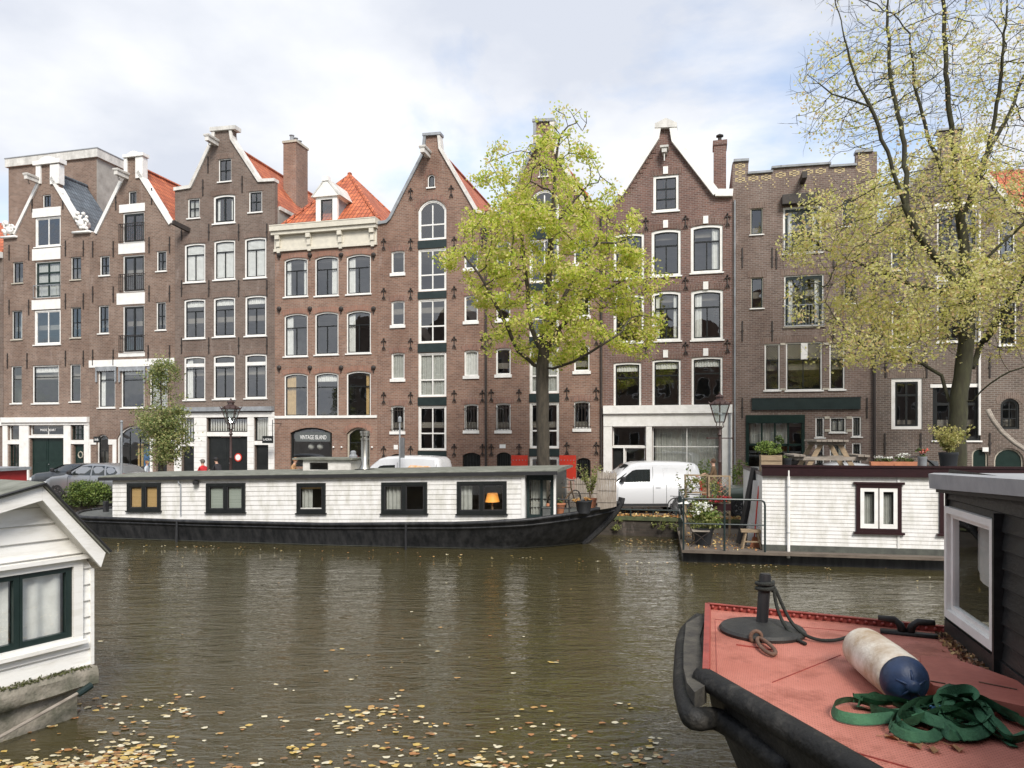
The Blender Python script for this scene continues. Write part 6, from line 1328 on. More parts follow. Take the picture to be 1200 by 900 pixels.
t = ark('watering_can', 'small red watering can right of the picnic table', 'watering can', 1010.5, .5, RZ); m = MB(); m.lathe([(.07,0),(.08,.02),(.06,.12),(.05,.13)],12); m.build('can', M['red'], t, smooth='auto'); m = MB(); m.tube([(.06,0,.04),(.13,0,.12)],.012,6); m.tube([(-.06,0,.03),(-.11,0,.08),(-.05,0,.13)],.01,6); m.build('spout_and_handle', M['red'], t)
t = ark('white_board', 'small white board standing left of the black tub', 'board', 1094, 1.5, RZ); m = MB(); m.slab([(-.13,0),(.16,0),(.12,.32),(-.1,.35)],[],0,.04); m.build('board', M['stonewhite'], t)
A_ = [B2.p(px, py, 1.6) for px, py in ((1156.5,480),(1163,493),(1174,507),(1188,519),(1201,527.5),(1222,541))]
t = thing('bowed_pole', 'long pale wooden pole bowed over the roof at the far right', 'pole', B2.w(A_[-1][0],1.6,RZ), B2.a); m = MB(); pts = [(a-A_[-1][0],0,z-RZ) for a, z in A_]; pts[-1] = (pts[-1][0],0,0)
m.tube(pts,.05,8); m.tube([(a+.09,0.1,b_+.02) for a,_,b_ in pts],.04,8); m.build('pole', M['greytimber'], t, smooth=True)
# ---------------------------------------------------------------- trees
pbr('bark', (.075,.062,.045), (.035,.03,.022), 5, .95, bump=.6, bscale=12, stretch=(2,2,.5)); pbr('barkgreen', (.055,.055,.028), (.028,.025,.016), 3, .95, bump=.6, bscale=12, stretch=(2,2,.5))
leafmat('leaf_mid', [(.66,.70,.13),(.52,.62,.09),(.76,.74,.22),(.36,.48,.06),(.80,.74,.32),(.60,.68,.12),(.68,.70,.14),(.82,.66,.36)], .62)
leafmat('leaf_big', [(.76,.72,.30),(.68,.67,.22),(.80,.76,.42),(.56,.58,.16),(.82,.74,.46),(.72,.70,.28),(.74,.72,.26),(.80,.60,.34)], .6)
leafmat('leaf_young', [(.22,.28,.09),(.28,.33,.12),(.36,.38,.15),(.15,.2,.07),(.45,.42,.18)], .45)
def tree(label, name, depth, base, seeds, clouds, nattr, leaves, lmat, lsize, bark='bark', D=.42, kill=.7, infl=3.2, trunk_r=.35, seed=1, group=None, tipr=.006, expo=2.35, side=0):
    """seeds: polylines in picture px (px, py, depth offset); clouds: (px, py, rx px, ry px, rz m, weight, leaf density)"""
    rd = random.Random(seed); W0 = at_depth(base[0], base[1], depth); W0.z = STREET-.05
    t = thing(name, label, 'tree', W0, 0, group)
    N, PAR = [], []
    def add(p, par): N.append(p); PAR.append(par); return len(N)-1
    def L(px, py, dz): w = at_depth(px, py, depth+dz); return w-W0
    idx = {}
    for pl, par in seeds:
        last = None
        for i, (px, py, dz) in enumerate(pl):
            p = L(px, py, dz)
            if i == 0 and par is not None:
                # attach to closest existing node
                last = min(range(len(N)), key=lambda k: (N[k]-p).length); 
                a = N[last]; n = max(1, int((p-a).length/D))
                for k in range(1, n+1): last = add(a.lerp(p, k/n), last)
                continue
            if last is None: last = add(p, -1); continue
            a = N[last]; n = max(1, int((p-a).length/D))
            for k in range(1, n+1): last = add(a.lerp(p, k/n)+Vector((rd.gauss(0,.02),rd.gauss(0,.02),rd.gauss(0,.02))), last)
    att = []; wsum = sum(c[5] for c in clouds)
    for c in clouds:
        for _ in range(int(nattr*c[5]/wsum)):
            while True:
                v = Vector((rd.uniform(-1,1), rd.uniform(-1,1), rd.uniform(-1,1)))
                if .12 < v.length < 1: break
            w = at_depth(c[0], c[1], depth); s_ = depth/FOC
            att.append(w - W0 + Vector((v.x*c[2]*s_, v.y*c[4], v.z*c[3]*s_)))
    alive = list(range(len(att)))
    for it in range(110):
        kd = kdtree.KDTree(len(N))
        for i, p in enumerate(N): kd.insert(p, i)
        kd.balance(); pull = {}; nxt = []
        for a in alive:
            co, i, d = kd.find(att[a])
            if d < kill: continue
            nxt.append(a)
            if d < infl*(2.2 if it < 12 else 1): pull.setdefault(i, []).append((att[a]-N[i]).normalized())
        alive = nxt
        if not pull: break
        grew = 0
        for i, ds in pull.items():
            v = sum(ds, Vector((0,0,0)))/len(ds)+Vector((rd.gauss(0,.12),rd.gauss(0,.12),rd.gauss(0,.08)+.06))
            if v.length < .05: continue
            p = N[i]+v.normalized()*D
            _, j, dd = kd.find(p)
            if dd < D*.45: continue
            add(p, i); grew += 1
        if not grew: break
    n = len(N); ch = [[] for _ in range(n)]
    for i in range(n):
        if PAR[i] >= 0: ch[PAR[i]].append(i)
    # twigs at the tips
    tips = [i for i in range(n) if not ch[i]]
    for i in tips:
        d = (N[i]-N[PAR[i]]).normalized()
        for k in range(2):
            dd = (d+Vector((rd.gauss(0,.45),rd.gauss(0,.45),rd.gauss(0,.35)+.1))).normalized(); a = add(N[i]+dd*D*.7, i); b = add(N[i]+dd*D*1.3+Vector((rd.gauss(0,.05),rd.gauss(0,.05),0)), a)
    if side:
        dep = [0]*len(N)
        for i in range(len(N)-1, -1, -1):
            if PAR[i] >= 0: dep[PAR[i]] = max(dep[PAR[i]], dep[i]+1)
        for i in range(len(N)):
            if 0 < dep[i] < 9 and rd.random() < .75:
                d = (N[i]-N[PAR[i]]).normalized(); dd = (d*.8+Vector((rd.gauss(0,.5),rd.gauss(0,.5),rd.gauss(0,.35)+.15))).normalized(); a = i
                for k in range(rd.randint(2,4)): dd = (dd+Vector((rd.gauss(0,.15),rd.gauss(0,.15),.06))).normalized(); a = add(N[a]+dd*D*.6, a)
    n = len(N); ch = [[] for _ in range(n)]
    for i in range(n):
        if PAR[i] >= 0: ch[PAR[i]].append(i)
    rr = [0.0]*n
    for i in range(n-1, -1, -1):
        rr[i] = (sum(rr[c]**expo for c in ch[i]))**(1/expo) if ch[i] else tipr
        rr[i] = max(rr[i], tipr)
    order_ok = all(PAR[i] < i for i in range(n))
    k_ = trunk_r/rr[0]
    def rad(i): f = rr[i]/rr[0]; return max(tipr, rr[i]*(1+(k_-1)*f**.5)) if k_ > 1 else max(tipr, rr[i]*(1-(1-k_)*f**.5))
    m = MB(); done = set()
    for i in range(n):
        for start in ([i] if PAR[i] < 0 else []) + []: pass
    stack = [(0, None)]
    while stack:
        s_, par = stack.pop(); path = [] if par is None else [par]; i = s_
        while True:
            path.append(i)
            if not ch[i]: break
            c = sorted(ch[i], key=lambda q: -rr[q]); i2 = c[0]
            for o in c[1:]: stack.append((o, i))
            i = i2
        R_ = [rad(q) for q in path]; R_[-1] *= .5
        if par is not None: R_[0] = R_[1]
        if len(path) > 1:
            nn = 10 if R_[0] > .12 else (6 if R_[0] > .03 else 4)
            P = [N[q] for q in path]
            m.tube(P, R_, nn, cap=False)
    m.build('trunk', M[bark], t, smooth=True)
    # leaves near thin nodes; density follows the nearest cloud
    lm = MB(); fine = [i for i in range(n) if rad(i) < .035]
    def dens(p):
        best = 0
        for c in clouds:
            w = at_depth(c[0], c[1], depth)-W0; s_ = depth/FOC; q = ((p.x-w.x)/(c[2]*s_))**2+((p.y-w.y)/c[4])**2+((p.z-w.z)/(c[3]*s_))**2
            best = max(best, c[6]*max(0, 1.35-q)) if q < 1.35 else best
        return best
    cn = 0; tries = 0
    while cn < leaves and tries < leaves*30:
        tries += 1; i = rd.choice(fine); p = N[i]
        g = mnoise.noise(p*.75+Vector((seed,0,0)))
        if rd.random() > dens(p)*(.55+1.1*g if g > -.4 else 0): continue
        for _ in range(rd.randint(2,6)):
            q = p+Vector((rd.gauss(0,.16),rd.gauss(0,.16),rd.gauss(0,.11)-.03)); lm.leaf(q, lsize, rd); cn += 1
    lm.build('crown', M[lmat], t)
    return t
tree('yellow green elm with a full leafy crown in front of the twin red brick warehouses', 'street_tree', 28.0, (637,556),
  [([(636.5,592,0),(637,540,0),(635,480,0),(636,430,0),(638,400,0),(641,360,.1),(644,310,.2),(647,260,.3),(650,215,.3),(654,170,.2)], None),
   ([(626,428,0),(607,412,-.4),(595,385,-.7),(578,352,-1),(560,320,-1.2),(545,300,-1.3)], 0), ([(648,432,-.2),(672,425,-.9),(692,413,-1.4),(725,392,-1.8)], 0),
   ([(632,405,.1),(622,385,.5),(618,340,.9),(612,290,1.2),(600,240,1.3)], 0), ([(645,385,-.3),(660,350,-.8),(680,310,-1.1),(700,285,-1.4)], 0), ([(640,410,.3),(655,385,.9),(690,350,1.6),(730,330,1.9)], 0), ([(646,270,0),(670,240,.2),(690,215,.2)], 0)],
  [(640,300,95,100,3.0,3.2,1.0),(650,205,60,62,2.0,1.1,.6),(585,215,32,45,1.3,.5,.8),(545,292,34,40,1.3,.5,.9),(720,330,62,48,2.2,1.4,1.1),(735,385,50,34,1.8,.7,1.1),(640,390,85,38,2.8,1.3,1.2),(600,340,55,55,2.2,1.0,1.0),(690,265,60,50,2.0,1.0,.9),(660,160,42,38,1.3,.5,.16)],
  2300, 38000, 'leaf_mid', .13, trunk_r=.25, seed=4)
tree('large sparse yellow elm with forked trunk rising out of the frame at the right', 'street_tree', 24.3, (1124,560),
  [([(1122,596,0),(1123,560,0),(1122,520,0),(1124,470,0),(1130,420,0),(1134,370,0),(1133,330,0),(1128,290,0),(1122,240,.2),(1118,190,.3),(1112,120,.3),(1108,50,.4),(1105,-30,.4)], None),
   ([(1112,470,.2),(1104,440,.4),(1080,425,.5),(1050,420,.6),(1010,405,.8)], 0),
   ([(1120,330,0),(1095,300,-.5),(1070,265,-.9),(1055,225,-1.1),(1030,150,-1.2),(1000,85,-1.2),(985,30,-1.2)], 0), ([(1062,240,-1),(1060,170,-.6),(1045,100,-.4),(1040,20,-.3)], 0),
   ([(1140,470,-.3),(1160,450,-.9),(1185,435,-1.3),(1220,425,-1.7),(1260,415,-1.9)], 0), ([(1140,430,.4),(1150,400,.8),(1175,360,1.1),(1215,335,1.4),(1260,300,1.6)], 0), ([(1142,350,-.2),(1160,300,-.6),(1200,262,-.9),(1240,240,-1)], 0),
   ([(1124,265,0),(1150,200,-.3),(1165,150,-.5),(1175,80,-.6),(1180,0,-.6)], 0), ([(1118,225,.3),(1090,170,.6),(1075,110,.9),(1065,40,1)], 0), ([(1110,345,.5),(1060,330,1),(1010,310,1.4),(960,290,1.6)], 0), ([(1152,190,-.2),(1190,120,.2),(1215,50,.3)], 0), ([(1020,125,-1.2),(975,110,-1.3),(945,88,-1.3)], 0), ([(1155,400,.5),(1215,300,-.5),(1290,250,-.5)], 0)],
  [(1075,345,115,72,3.2,2.4,.95),(1020,265,95,55,2.4,1.7,.95),(950,275,42,42,1.5,.6,.9),(1030,405,75,30,2,.9,1.05),(960,350,40,38,1.3,.35,.5),(1185,300,70,90,2.8,1.5,.9),(1190,380,65,42,2.2,.8,.8),(1100,215,95,55,2.6,1.4,.75),(1010,110,85,75,2.2,2.2,.30),(1110,60,95,95,2.8,3.0,.16),(1200,100,70,110,2.4,2.0,.28),(1265,240,70,120,2.8,1.3,.8),(1060,-40,120,60,2.5,1.5,.12)],
  5600, 40000, 'leaf_big', .115, bark='barkgreen', D=.34, kill=.45, infl=2.2, trunk_r=.27, seed=9, tipr=.0034, side=1)
tree('small young street tree with narrow green crown beside the white tiled garage front', 'young_street_tree', 33.0, (190,562),
  [([(190,580,0),(190,540,0),(190,500,0),(189,460,0),(188,430,0)], None)],
  [(192,505,27,42,1.0,2,1.2),(191,478,22,34,.8,1.2,1.2),(190,452,18,36,.7,1.2,1.1),(170,487,15,16,.5,.35,.8),(188,530,22,16,.8,.5,1)], 900, 11000, 'leaf_young', .105, D=.22, kill=.3, infl=1.6, trunk_r=.07, seed=3, tipr=.004)
x, z = FF.p(104, 590, -10.0); t = thing('quay_bush', 'dense green bush growing over the quay edge left of the long houseboat', 'bush', FF.w(x, -10.0, .65), FF.a)
tuft('foliage', t, (.1,-.2,.35), 1.15,.7,.62, 5200, .095, 'leafgreen', 41); tuft('young_leaves', t, (.3,-.35,.5), 1.0,.6,.5, 1700, .09, 'leafbright', 42); stalks('twigs', t, (0,0,0), .9,.8,24,'timber',3,.01)
for px, lab in ((722,'left weed tuft growing from the quay wall'),(772,'right weed tuft growing from the quay wall'),(791,'weed tuft on the quay wall next to the porch')):
    x, z = FF.p(px, 612, -10.5); t = thing('wall_weed', lab, 'weed', FF.w(x,-10.42,z-.1), FF.a, 'weeds on the quay wall'); tuft('leaves', t, (0,-.05,0), .3,.1,.25, 130, .07, 'leafolive', px); m = MB(); m.tube([(0,.05,-.1),(.05,-.05,.1),(.1,-.1,.2)],.008,4); m.build('stem', M['timber'], t)
m = MB(); rd = random.Random(12)
for i in range(5200):
    x = rd.uniform(-14, 26); y = -10.35+abs(rd.gauss(0,.33)) if rd.random() < .8 else rd.uniform(-10.3,-6.8)
    m.leaf(FF.w(x, y, .705+rd.uniform(0,.03)), .11, rd)
tag(m.build('fallen_leaves', M['leaflitter']), 'brown autumn leaves lying along the quay edge', 'leaves', kind='stuff')
for px, lab in ((868,'shrub in a pot against the white shop front pillar'),(826,'green plant before the white shop window')):
    x, z = FF.p(px, 560, -1.2); t = thing('facade_plant', lab, 'plant', FF.w(x,-1.2,.79), FF.a); m = MB(); m.lathe([(.15,0),(.2,.35),(.17,.35)],10); m.build('pot', M['terracotta'], t); tuft('foliage', t, (0,0,1.0), .42,.3,.75, 520, .1, 'leafbright', px)
# ---------------------------------------------------------------- near left: white hut on a concrete float
pbr('hutboard', (.80,.79,.75), (.63,.61,.55), 2.6, .55, bump=.15, bscale=20, stretch=(.6,.6,3.5), contrast=(.28,.52)); pbr('hutgreen', (.006,.017,.015), (.012,.026,.023), 5, .35)
pbr('concrete', (.30,.27,.22), (.10,.10,.07), 3.2, .9, bump=.8, bscale=22, contrast=(.38,.62)); pbr('mossy', (.10,.11,.03), (.05,.055,.02), 9, .95, bump=.9, bscale=60)
B3 = Fr(-5.5, 9.5, 1.70)
t3 = thing('floating_hut', 'white boarded gabled houseboat hut on a mossy concrete float at the left edge', 'houseboat', B3.w(0,0,0), B3.a)
def P3(px, py, y=0): return B3.p(px, py, y)
xc = P3(106.5, 700)[0]; zb3 = P3(106.5,778)[1]; ap = P3(48,590,0); ze3 = P3(106,655)[1]+.25
apx, apz = P3(46, 577, 0); slope = None
xe, zee = P3(121, 655, -.25); ax2, az2 = P3(49, 566, -.25); xl_, zl_ = P3(0, 580, -.25)
sR = (az2-zee)/(xe-ax2); sL = (az2-zl_)/(ax2-xl_); XLF = -7.0
def roof_z(x): return az2-.05 - (sR*(x-ax2) if x > ax2 else sL*(ax2-x))
wx0, wx1 = P3(-75,700)[0], P3(95,700)[0]; wzt = P3(84,655.5)[1]; wzb = P3(92,747)[1]-.02
gx1 = P3(84,700)[0]; gzt = P3(80,664)[1]; gzb = P3(80,747)[1]
m = MB(); outer = [(XLF,zb3),(xc,zb3),(xc,roof_z(xc)-.05),(ax2,roof_z(ax2)-.05),(XLF,roof_z(XLF)-.05)]
nb = 8; zt3_ = az2; bh = .21; i = 0; z = zb3; hol = rectp((wx0,wx1-.04,wzb+.03,wzt-.03))
while z < zt3_:
    za, zb_ = z, min(z+bh, zt3_)
    # clip the board with the gable outline
    xr = xc
    if zb_ > roof_z(xc)-.05: xr = min(xc, ax2+(roof_z(ax2)-.05-zb_)/sR)
    xr_a = xc if za <= roof_z(xc)-.05 else min(xc, ax2+(roof_z(ax2)-.05-za)/sR)
    xlb = XLF if zb_ < roof_z(XLF)-.05 else min(ax2, ax2-(roof_z(ax2)-.05-zb_)/max(sL,.01)); xla = XLF if za < roof_z(XLF)-.05 else min(ax2, ax2-(roof_z(ax2)-.05-za)/max(sL,.01))
    if zb_ > roof_z(ax2)-.05: zb_ = roof_z(ax2)-.05; xr = ax2+.01; xlb = ax2-.01
    if za >= zb_: break
    P = [(xla,za),(xr_a,za),(xr,zb_),(xlb,zb_)]; V, F = cdt(P, [hol]); m.add([(x, -.022*(1-(zz-za)/bh), zz) for x, zz in V], F)
    for s_, e in ([(xla, xr_a)] if not (wzb+.03 < za < wzt-.03) else [(xla, wx0),(wx1-.04, xr_a)]): m.poly([(s_,0,za),(s_,-.022,za),(e,-.022,za),(e,0,za)]); m.k = 1; m.poly([(s_,-.0235,za),(e,-.0235,za),(e,-.0228,za+.007),(s_,-.0228,za+.007)]); m.k = 0  # dark strip on each board foot paints the shadow gap
    z += bh
m.box(xc-.01, xc, .001, 3.6, zb3, roof_z(xc)-.1); m.build('boarded_wall', [M['hutboard'],M['boardgap']], t3)
m = MB(); m.box(xc-.02, xc+.025, -.035, .06, zb3, roof_z(xc)-.12); m.box(xc-.16,xc-.021,-.028,-.0,zb3,zb3+.02); m.build('corner_board', M['hutboard'], t3)
m = MB(); m.slab([(XLF,zb3),(xc-.02,zb3),(xc-.02,roof_z(xc)-.08),(ax2,roof_z(ax2)-.1),(XLF,roof_z(XLF)-.1)], [hol], .06, .1); m.box(XLF,xc-.05,1.2,1.25,zb3,2.3); m.box(XLF,xc-.05,.12,1.2,zb3,zb3+.04); m.build('inner_wall', M['interior'], t3)
m = MB(); fr_o = rectp((wx0,wx1,wzb,wzt)); fr_i = rectp((wx0+.1,gx1,gzb,gzt)); m.slab(fr_o, [fr_i], -.05, .06); m.box(wx0-.05,wx1+.06,-.12,-.02,wzt+.002,wzt+.05); m.box(wx0-.05,wx1+.03,-.1,-.02,wzb-.05,wzb-.002); wf = m.build('window', M['hutboard'], t3)
xm0, xm1 = P3(13,700)[0], P3(24,700)[0]; w = .055
m = MB(); m.slab(rectp((xm0+.09,gx1-.004,gzb+.004,gzt-.004)), [rectp((xm1+.02,gx1-w-.02,gzb+w+.02,gzt-w-.01))], -.01, .05); m.slab(rectp((wx0+.11,xm0+.085,gzb+.004,gzt-.004)), [rectp((wx0+.2,xm0+.02,gzb+w+.02,gzt-w-.01))], -.012, .05); m.build('sash', M['hutgreen'], wf)
m = MB(); m.poly([(wx0+.12,.03,gzb+.02),(gx1-.02,.03,gzb+.02),(gx1-.02,.03,gzt-.02),(wx0+.12,.03,gzt-.02)]); m.build('pane', M['glass_new'], wf)
for a, b_ in ((xm1+.04, gx1-.1),(wx0+.15, xm0+.0)):
    m = MB(); n_ = int((b_-a)/.02); r1 = [(a+(b_-a)*i/n_, .085+.022*math.sin(i*.55)+.01*math.sin(i*.21), gzb+.02) for i in range(n_+1)]; m.grid([r1, [(p,q+(.0),gzt-.04) for p,q,_ in r1]]); m.build('curtain', M['curtain'], wf, smooth=True)
# roof: bargeboards, covering and the rooflet behind
m = MB(); th = .115
m.slab([(ax2-.0,az2-.04),(xe+.02,zee+.08),(xe-.04,zee-.1),(ax2-.0,az2-.04-th*1.45)], [], -.27, -.235); m.slab([(XLF,roof_z(XLF)+.01),(ax2-.002,az2-.04),(ax2-.002,az2-.04-th*1.45),(XLF,roof_z(XLF)-.17)], [], -.272, -.235); m.build('bargeboard', M['hutboard'], t3)
for (x0,z0,x1,z1) in ((ax2,az2-.035,xe+.05,zee+.06),(XLF,roof_z(XLF)+.015,ax2,az2-.035)):
    m = MB(); m.slab([(x0,z0),(x1,z1),(x1,z1+.05),(x0,z0+.05)], [], -.31, 3.6); m.build('roof', M['rooffelt'], t3)
m = MB(); m.slab([(ax2,az2-.12),(xe,zee-.02),(xe-.03,zee-.05),(ax2-.03,az2-.16)], [], -.234, 3.5); m.slab([(XLF,roof_z(XLF)-.1),(ax2-.03,az2-.12),(ax2-.03,az2-.15),(XLF,roof_z(XLF)-.13)], [], -.234, 3.5); m.build('soffit', M['stonewhite'], t3)
m = MB(); m.tube([(ax2,-.33,az2+.0),(xe+.06,-.33,zee+.09)],.014,6); m.tube([(XLF,-.33,roof_z(XLF)+.04),(ax2,-.33,az2)],.014,6); m.build('edge_strip', M['trim'], t3)
# concrete float
cx = P3(116.5, 790, -.22)[0]; z1_ = P3(116,781,-.22)[1]
def rough_box(mb, x0, x1, y0, y1, z0, z1, n=60, a=.025, sd=1):
    rows = []
    for (y, z) in ((y1,z1),(y0+.03,z1),(y0,z1-.04),(y0,(z0+z1)/2),(y0,z0+.03),(y0+.04,z0),(y1,z0)):
        rows.append([(x0+(x1-x0)*i/n, y+mnoise.noise(Vector((i*.35,y*9,z*9+sd)))*a, z+mnoise.noise(Vector((i*.3,y*7+5,z*11+sd)))*a) for i in range(n+1)])
    mb.grid(rows); mb.poly([r[-1] for r in rows][::-1]); mb.poly([r[0] for r in rows])
m = MB(); rough_box(m, XLF, cx, -.2, 3.8, z1_-.24, z1_); fl = m.build('float_beam', M['concrete'], t3, smooth='auto')
m = MB(); rough_box(m, XLF, cx-.2, -.08, 3.7, -.4, z1_-.22, sd=5); m.build('float_wall', M['concrete'], fl, smooth='auto')
m = MB(); rd = random.Random(4)
for i in range(900): xx = rd.uniform(-3.5, cx-.08); m.leaf((xx, -.2+abs(rd.gauss(0,.09)), z1_+.005+rd.uniform(0,.02)), .035, rd)
m.build('moss', M['mossy'], fl)
t = thing('mooring_pole', 'thin grey pole with a green end lying along the concrete float', 'pole', B3.w(P3(102,806,-.25)[0],-.26,P3(102,806,-.25)[1]), B3.a)
m = MB(); a = P3(102,806,-.25); b_ = P3(-5,868,-.25); m.tube([(0,0,0),(b_[0]-a[0],-.02,b_[1]-a[1]+.03)],.022,8); m.build('pole', M['greytimber'], t); m = MB(); m.tube([(.05,0,.02),(-.12,0,-.045)],.045,10); m.build('green_end', M['hutgreen'], t)

# ---------------------------------------------------------------- near right: red decked barge
def smooth_path(P, n=9):
    out = []
    for i in range(len(P)-1):
        a, b_, c_, d = P[max(i-1,0)], P[i], P[i+1], P[min(i+2,len(P)-1)]
        for k in range(n): u = k/n; out.append(.5*((2*b_)+(c_-a)*u+(2*a-5*b_+4*c_-d)*u*u+(3*b_-a-3*c_+d)*u**3))
    out.append(P[-1]); return out
DZ = 1.7
pbr('boardgap2', (.008,.008,.008), None, 3, .8)  # near black for the painted shadow gaps of the dark cabin boards
def checker(name, c1, c2):
    m = pbr(name, c1, c2, 1.3, .62, bump=.0, contrast=(.32,.62)); n, l = nt(m); b = n['Principled BSDF']
    tc = n.new('ShaderNodeTexCoord'); mp = n.new('ShaderNodeMapping'); mp.inputs['Rotation'].default_value = (0,0,.35); mp.inputs['Scale'].default_value = (30,30,1); l.new(tc.outputs['Object'], mp.inputs[0])
    br = n.new('ShaderNodeTexBrick'); br.inputs['Scale'].default_value = 1; br.inputs['Mortar Size'].default_value = .12; br.inputs['Brick Width'].default_value = 1; br.inputs['Row Height'].default_value = .5; br.inputs['Mortar Smooth'].default_value = .6; l.new(mp.outputs[0], br.inputs[0])
    bp = n.new('ShaderNodeBump'); bp.inputs['Strength'].default_value = .8; bp.inputs['Distance'].default_value = .014; bp.invert = True; l.new(br.outputs['Fac'], bp.inputs['Height']); l.new(bp.outputs[0], b.inputs['Normal'])
    # worn and dirty patches
    nz = n.new('ShaderNodeTexNoise'); nz.inputs['Scale'].default_value = 2.4; nz.inputs['Detail'].default_value = 9; nz.inputs['Roughness'].default_value = .7; l.new(tc.outputs['Object'], nz.inputs[0])
    cr = n.new('ShaderNodeValToRGB'); cr.color_ramp.elements[0].position = .49; cr.color_ramp.elements[1].position = .64; cr.color_ramp.elements[0].color = (0,0,0,1); cr.color_ramp.elements[1].color = (.75,.75,.75,1); l.new(nz.outputs[0], cr.inputs[0])
    mx = n.new('ShaderNodeMix'); mx.data_type = 'RGBA'; l.new(cr.outputs[0], mx.inputs[0]); src = b.inputs['Base Color'].links[0].from_socket; l.new(src, mx.inputs[6]); mx.inputs[7].default_value = (.34,.10,.065,1)
    m2 = n.new('ShaderNodeMix'); m2.data_type = 'RGBA'; m2.blend_type = 'MULTIPLY'; mr = n.new('ShaderNodeMapRange'); mr.inputs[3].default_value = 0; mr.inputs[4].default_value = .7; l.new(br.outputs['Fac'], mr.inputs[0]); l.new(mr.outputs[0], m2.inputs[0]); l.new(mx.outputs[2], m2.inputs[6]); m2.inputs[7].default_value = (.6,.55,.5,1)
    n5 = n.new('ShaderNodeTexNoise'); n5.inputs['Scale'].default_value = 17; n5.inputs['Detail'].default_value = 8; n5.inputs['Roughness'].default_value = .75; l.new(tc.outputs['Object'], n5.inputs[0])
    c5 = n.new('ShaderNodeValToRGB'); c5.color_ramp.elements[0].position = .61; c5.color_ramp.elements[1].position = .68; c5.color_ramp.elements[0].color = (0,0,0,1); c5.color_ramp.elements[1].color = (.8,.8,.8,1); l.new(n5.outputs[0], c5.inputs[0])
    m5 = n.new('ShaderNodeMix'); m5.data_type = 'RGBA'; l.new(c5.outputs[0], m5.inputs[0]); l.new(m2.outputs[2], m5.inputs[6]); m5.inputs[7].default_value = (.17,.075,.05,1)
    l.new(m5.outputs[2], b.inputs['Base Color']); return m
checker('reddeck', (.66,.25,.19), (.52,.17,.12)); pbr('redpaint', (.33,.065,.05), (.20,.04,.032), 5, .5, bump=.3, bscale=40)
pbr('tarblack', (.010,.010,.010), (.035,.033,.03), 5, .5, spec=.3, bump=.7, bscale=14, contrast=(.35,.7)); pbr('rubbing', (.010,.010,.0095), (.045,.042,.037), 6, .6, spec=.35, bump=.6, bscale=25, contrast=(.3,.5)); pbr('oldwood', (.085,.078,.062), (.035,.032,.028), 5, .85, bump=.6, bscale=30, stretch=(1,1,1))
pbr('rust', (.16,.09,.06), (.08,.045,.03), 12, .8, bump=.5, bscale=40); pbr('darkboard', (.028,.029,.029), (.014,.015,.015), 3, .42, spec=.35, bump=.25, bscale=12, stretch=(1,1,4), contrast=(.3,.65)); pbr('zinc', (.36,.37,.38), (.25,.26,.28), 2.5, .5, bump=.15, contrast=(.3,.6))
G = lambda px, py, z=DZ: ground_pt(px, py, z)
a0, b0, d0, e0 = G(829,713.5), G(1112,742), G(827,793), G(1008,900)
dirn = (e0-d0).normalized(); e1 = d0+dirn*3.2
B4 = Fr(4.14, 6.87, 3.776)                    # cabin front: +y faces the deck, x<0 comes towards the camera
corner = B4.w(0,0,DZ)
a0.z = b0.z = d0.z = e1.z = 0
t4 = thing('red_barge', 'black barge bow with red painted deck, riveted edge and dark boarded cabin at the right', 'boat', (a0.x, a0.y, 0), 0)
O = Vector((a0.x, a0.y, 0))
def loc(v, z): return (v.x-O.x, v.y-O.y, z)
bk = (b0-a0).normalized(); b1 = b0+bk*3.0
deckpoly = [a0, d0, e1, e1+Vector((2.6,-.8,0)), b1]
top = [loc(p, DZ) for p in deckpoly]
m = MB(); n_ = len(top); m.add(top, [tuple(range(n_))]); m.build('deck', M['reddeck'], t4)
# hull sides: bow plate, near side, far side
def offs(p, q, k): d = (q-p).normalized(); return Vector((d.y, -d.x, 0))*k
m = MB()
near = [d0+(e1-d0)*(i/10) for i in range(11)]; inn = Vector((.95,.28,0))
lv = [(DZ-.001, 0), (DZ-.25,.05), (1.2,.16), (.8,.32), (.4,.5), (0,.68), (-.3,.78)]
rows = []
mid = (a0+d0)/2
outl = [b1, b0, a0+(b0-a0)*.5, a0, mid+Vector((-.06,.02,0)), d0] + near[1:]
cen = Vector((4.2,5.3,0))
for z, k in lv:
    rows.append([loc(p+(cen-p).normalized()*k*(1.0 if 1 < i < 8 else .75), z) for i, p in enumerate(outl)])
m.grid(rows); m.build('hull', M['tarblack'], t4, smooth='auto')
# gunwale tube on the near side, wooden cap on the bow, riveted lip behind
m = MB(); m.tube([loc(p+Vector((-.0,0,0)), DZ-.02) for p in [d0+Vector((-.02,.06,0))]+near], .085, 12); m.build('rubbing_strake', M['rubbing'], t4, smooth=True)
wL = [G(804,728), G(801,755), G(801,780), G(805,797), G(814,808)]; wR = [G(825,716), G(824.5,750), G(824,778), G(825,790), G(828,799)]
m = MB(); tp = [loc(p, DZ-.02) for p in wR]+[loc(p, DZ-.02) for p in reversed(wL)]; bt = [(x,y,z-.14) for x,y,z in tp]; N_ = len(tp); m.add(tp+bt, [tuple(range(N_)), tuple(reversed(range(N_,2*N_)))]+[(i,i+N_,(i+1)%N_+N_,(i+1)%N_) for i in range(N_)]); m.build('bow_cap', M['oldwood'], t4)
m = MB(); m.tube([loc(Vector((p.x,p.y,0)), p.z) for p in smooth_path([Vector((q.x,q.y,DZ-zz)) for q, zz in zip([a0+Vector((-.06,.12,0))]+wL+[near[1]+Vector((-.02,.1,0)), near[3]+Vector((.08,.05,0))], (.16,.15,.15,.16,.18,.22,.27,.34))], 5)], .085, 10); m.build('bow_fender', M['rubbing'], t4, smooth=True)
m = MB()
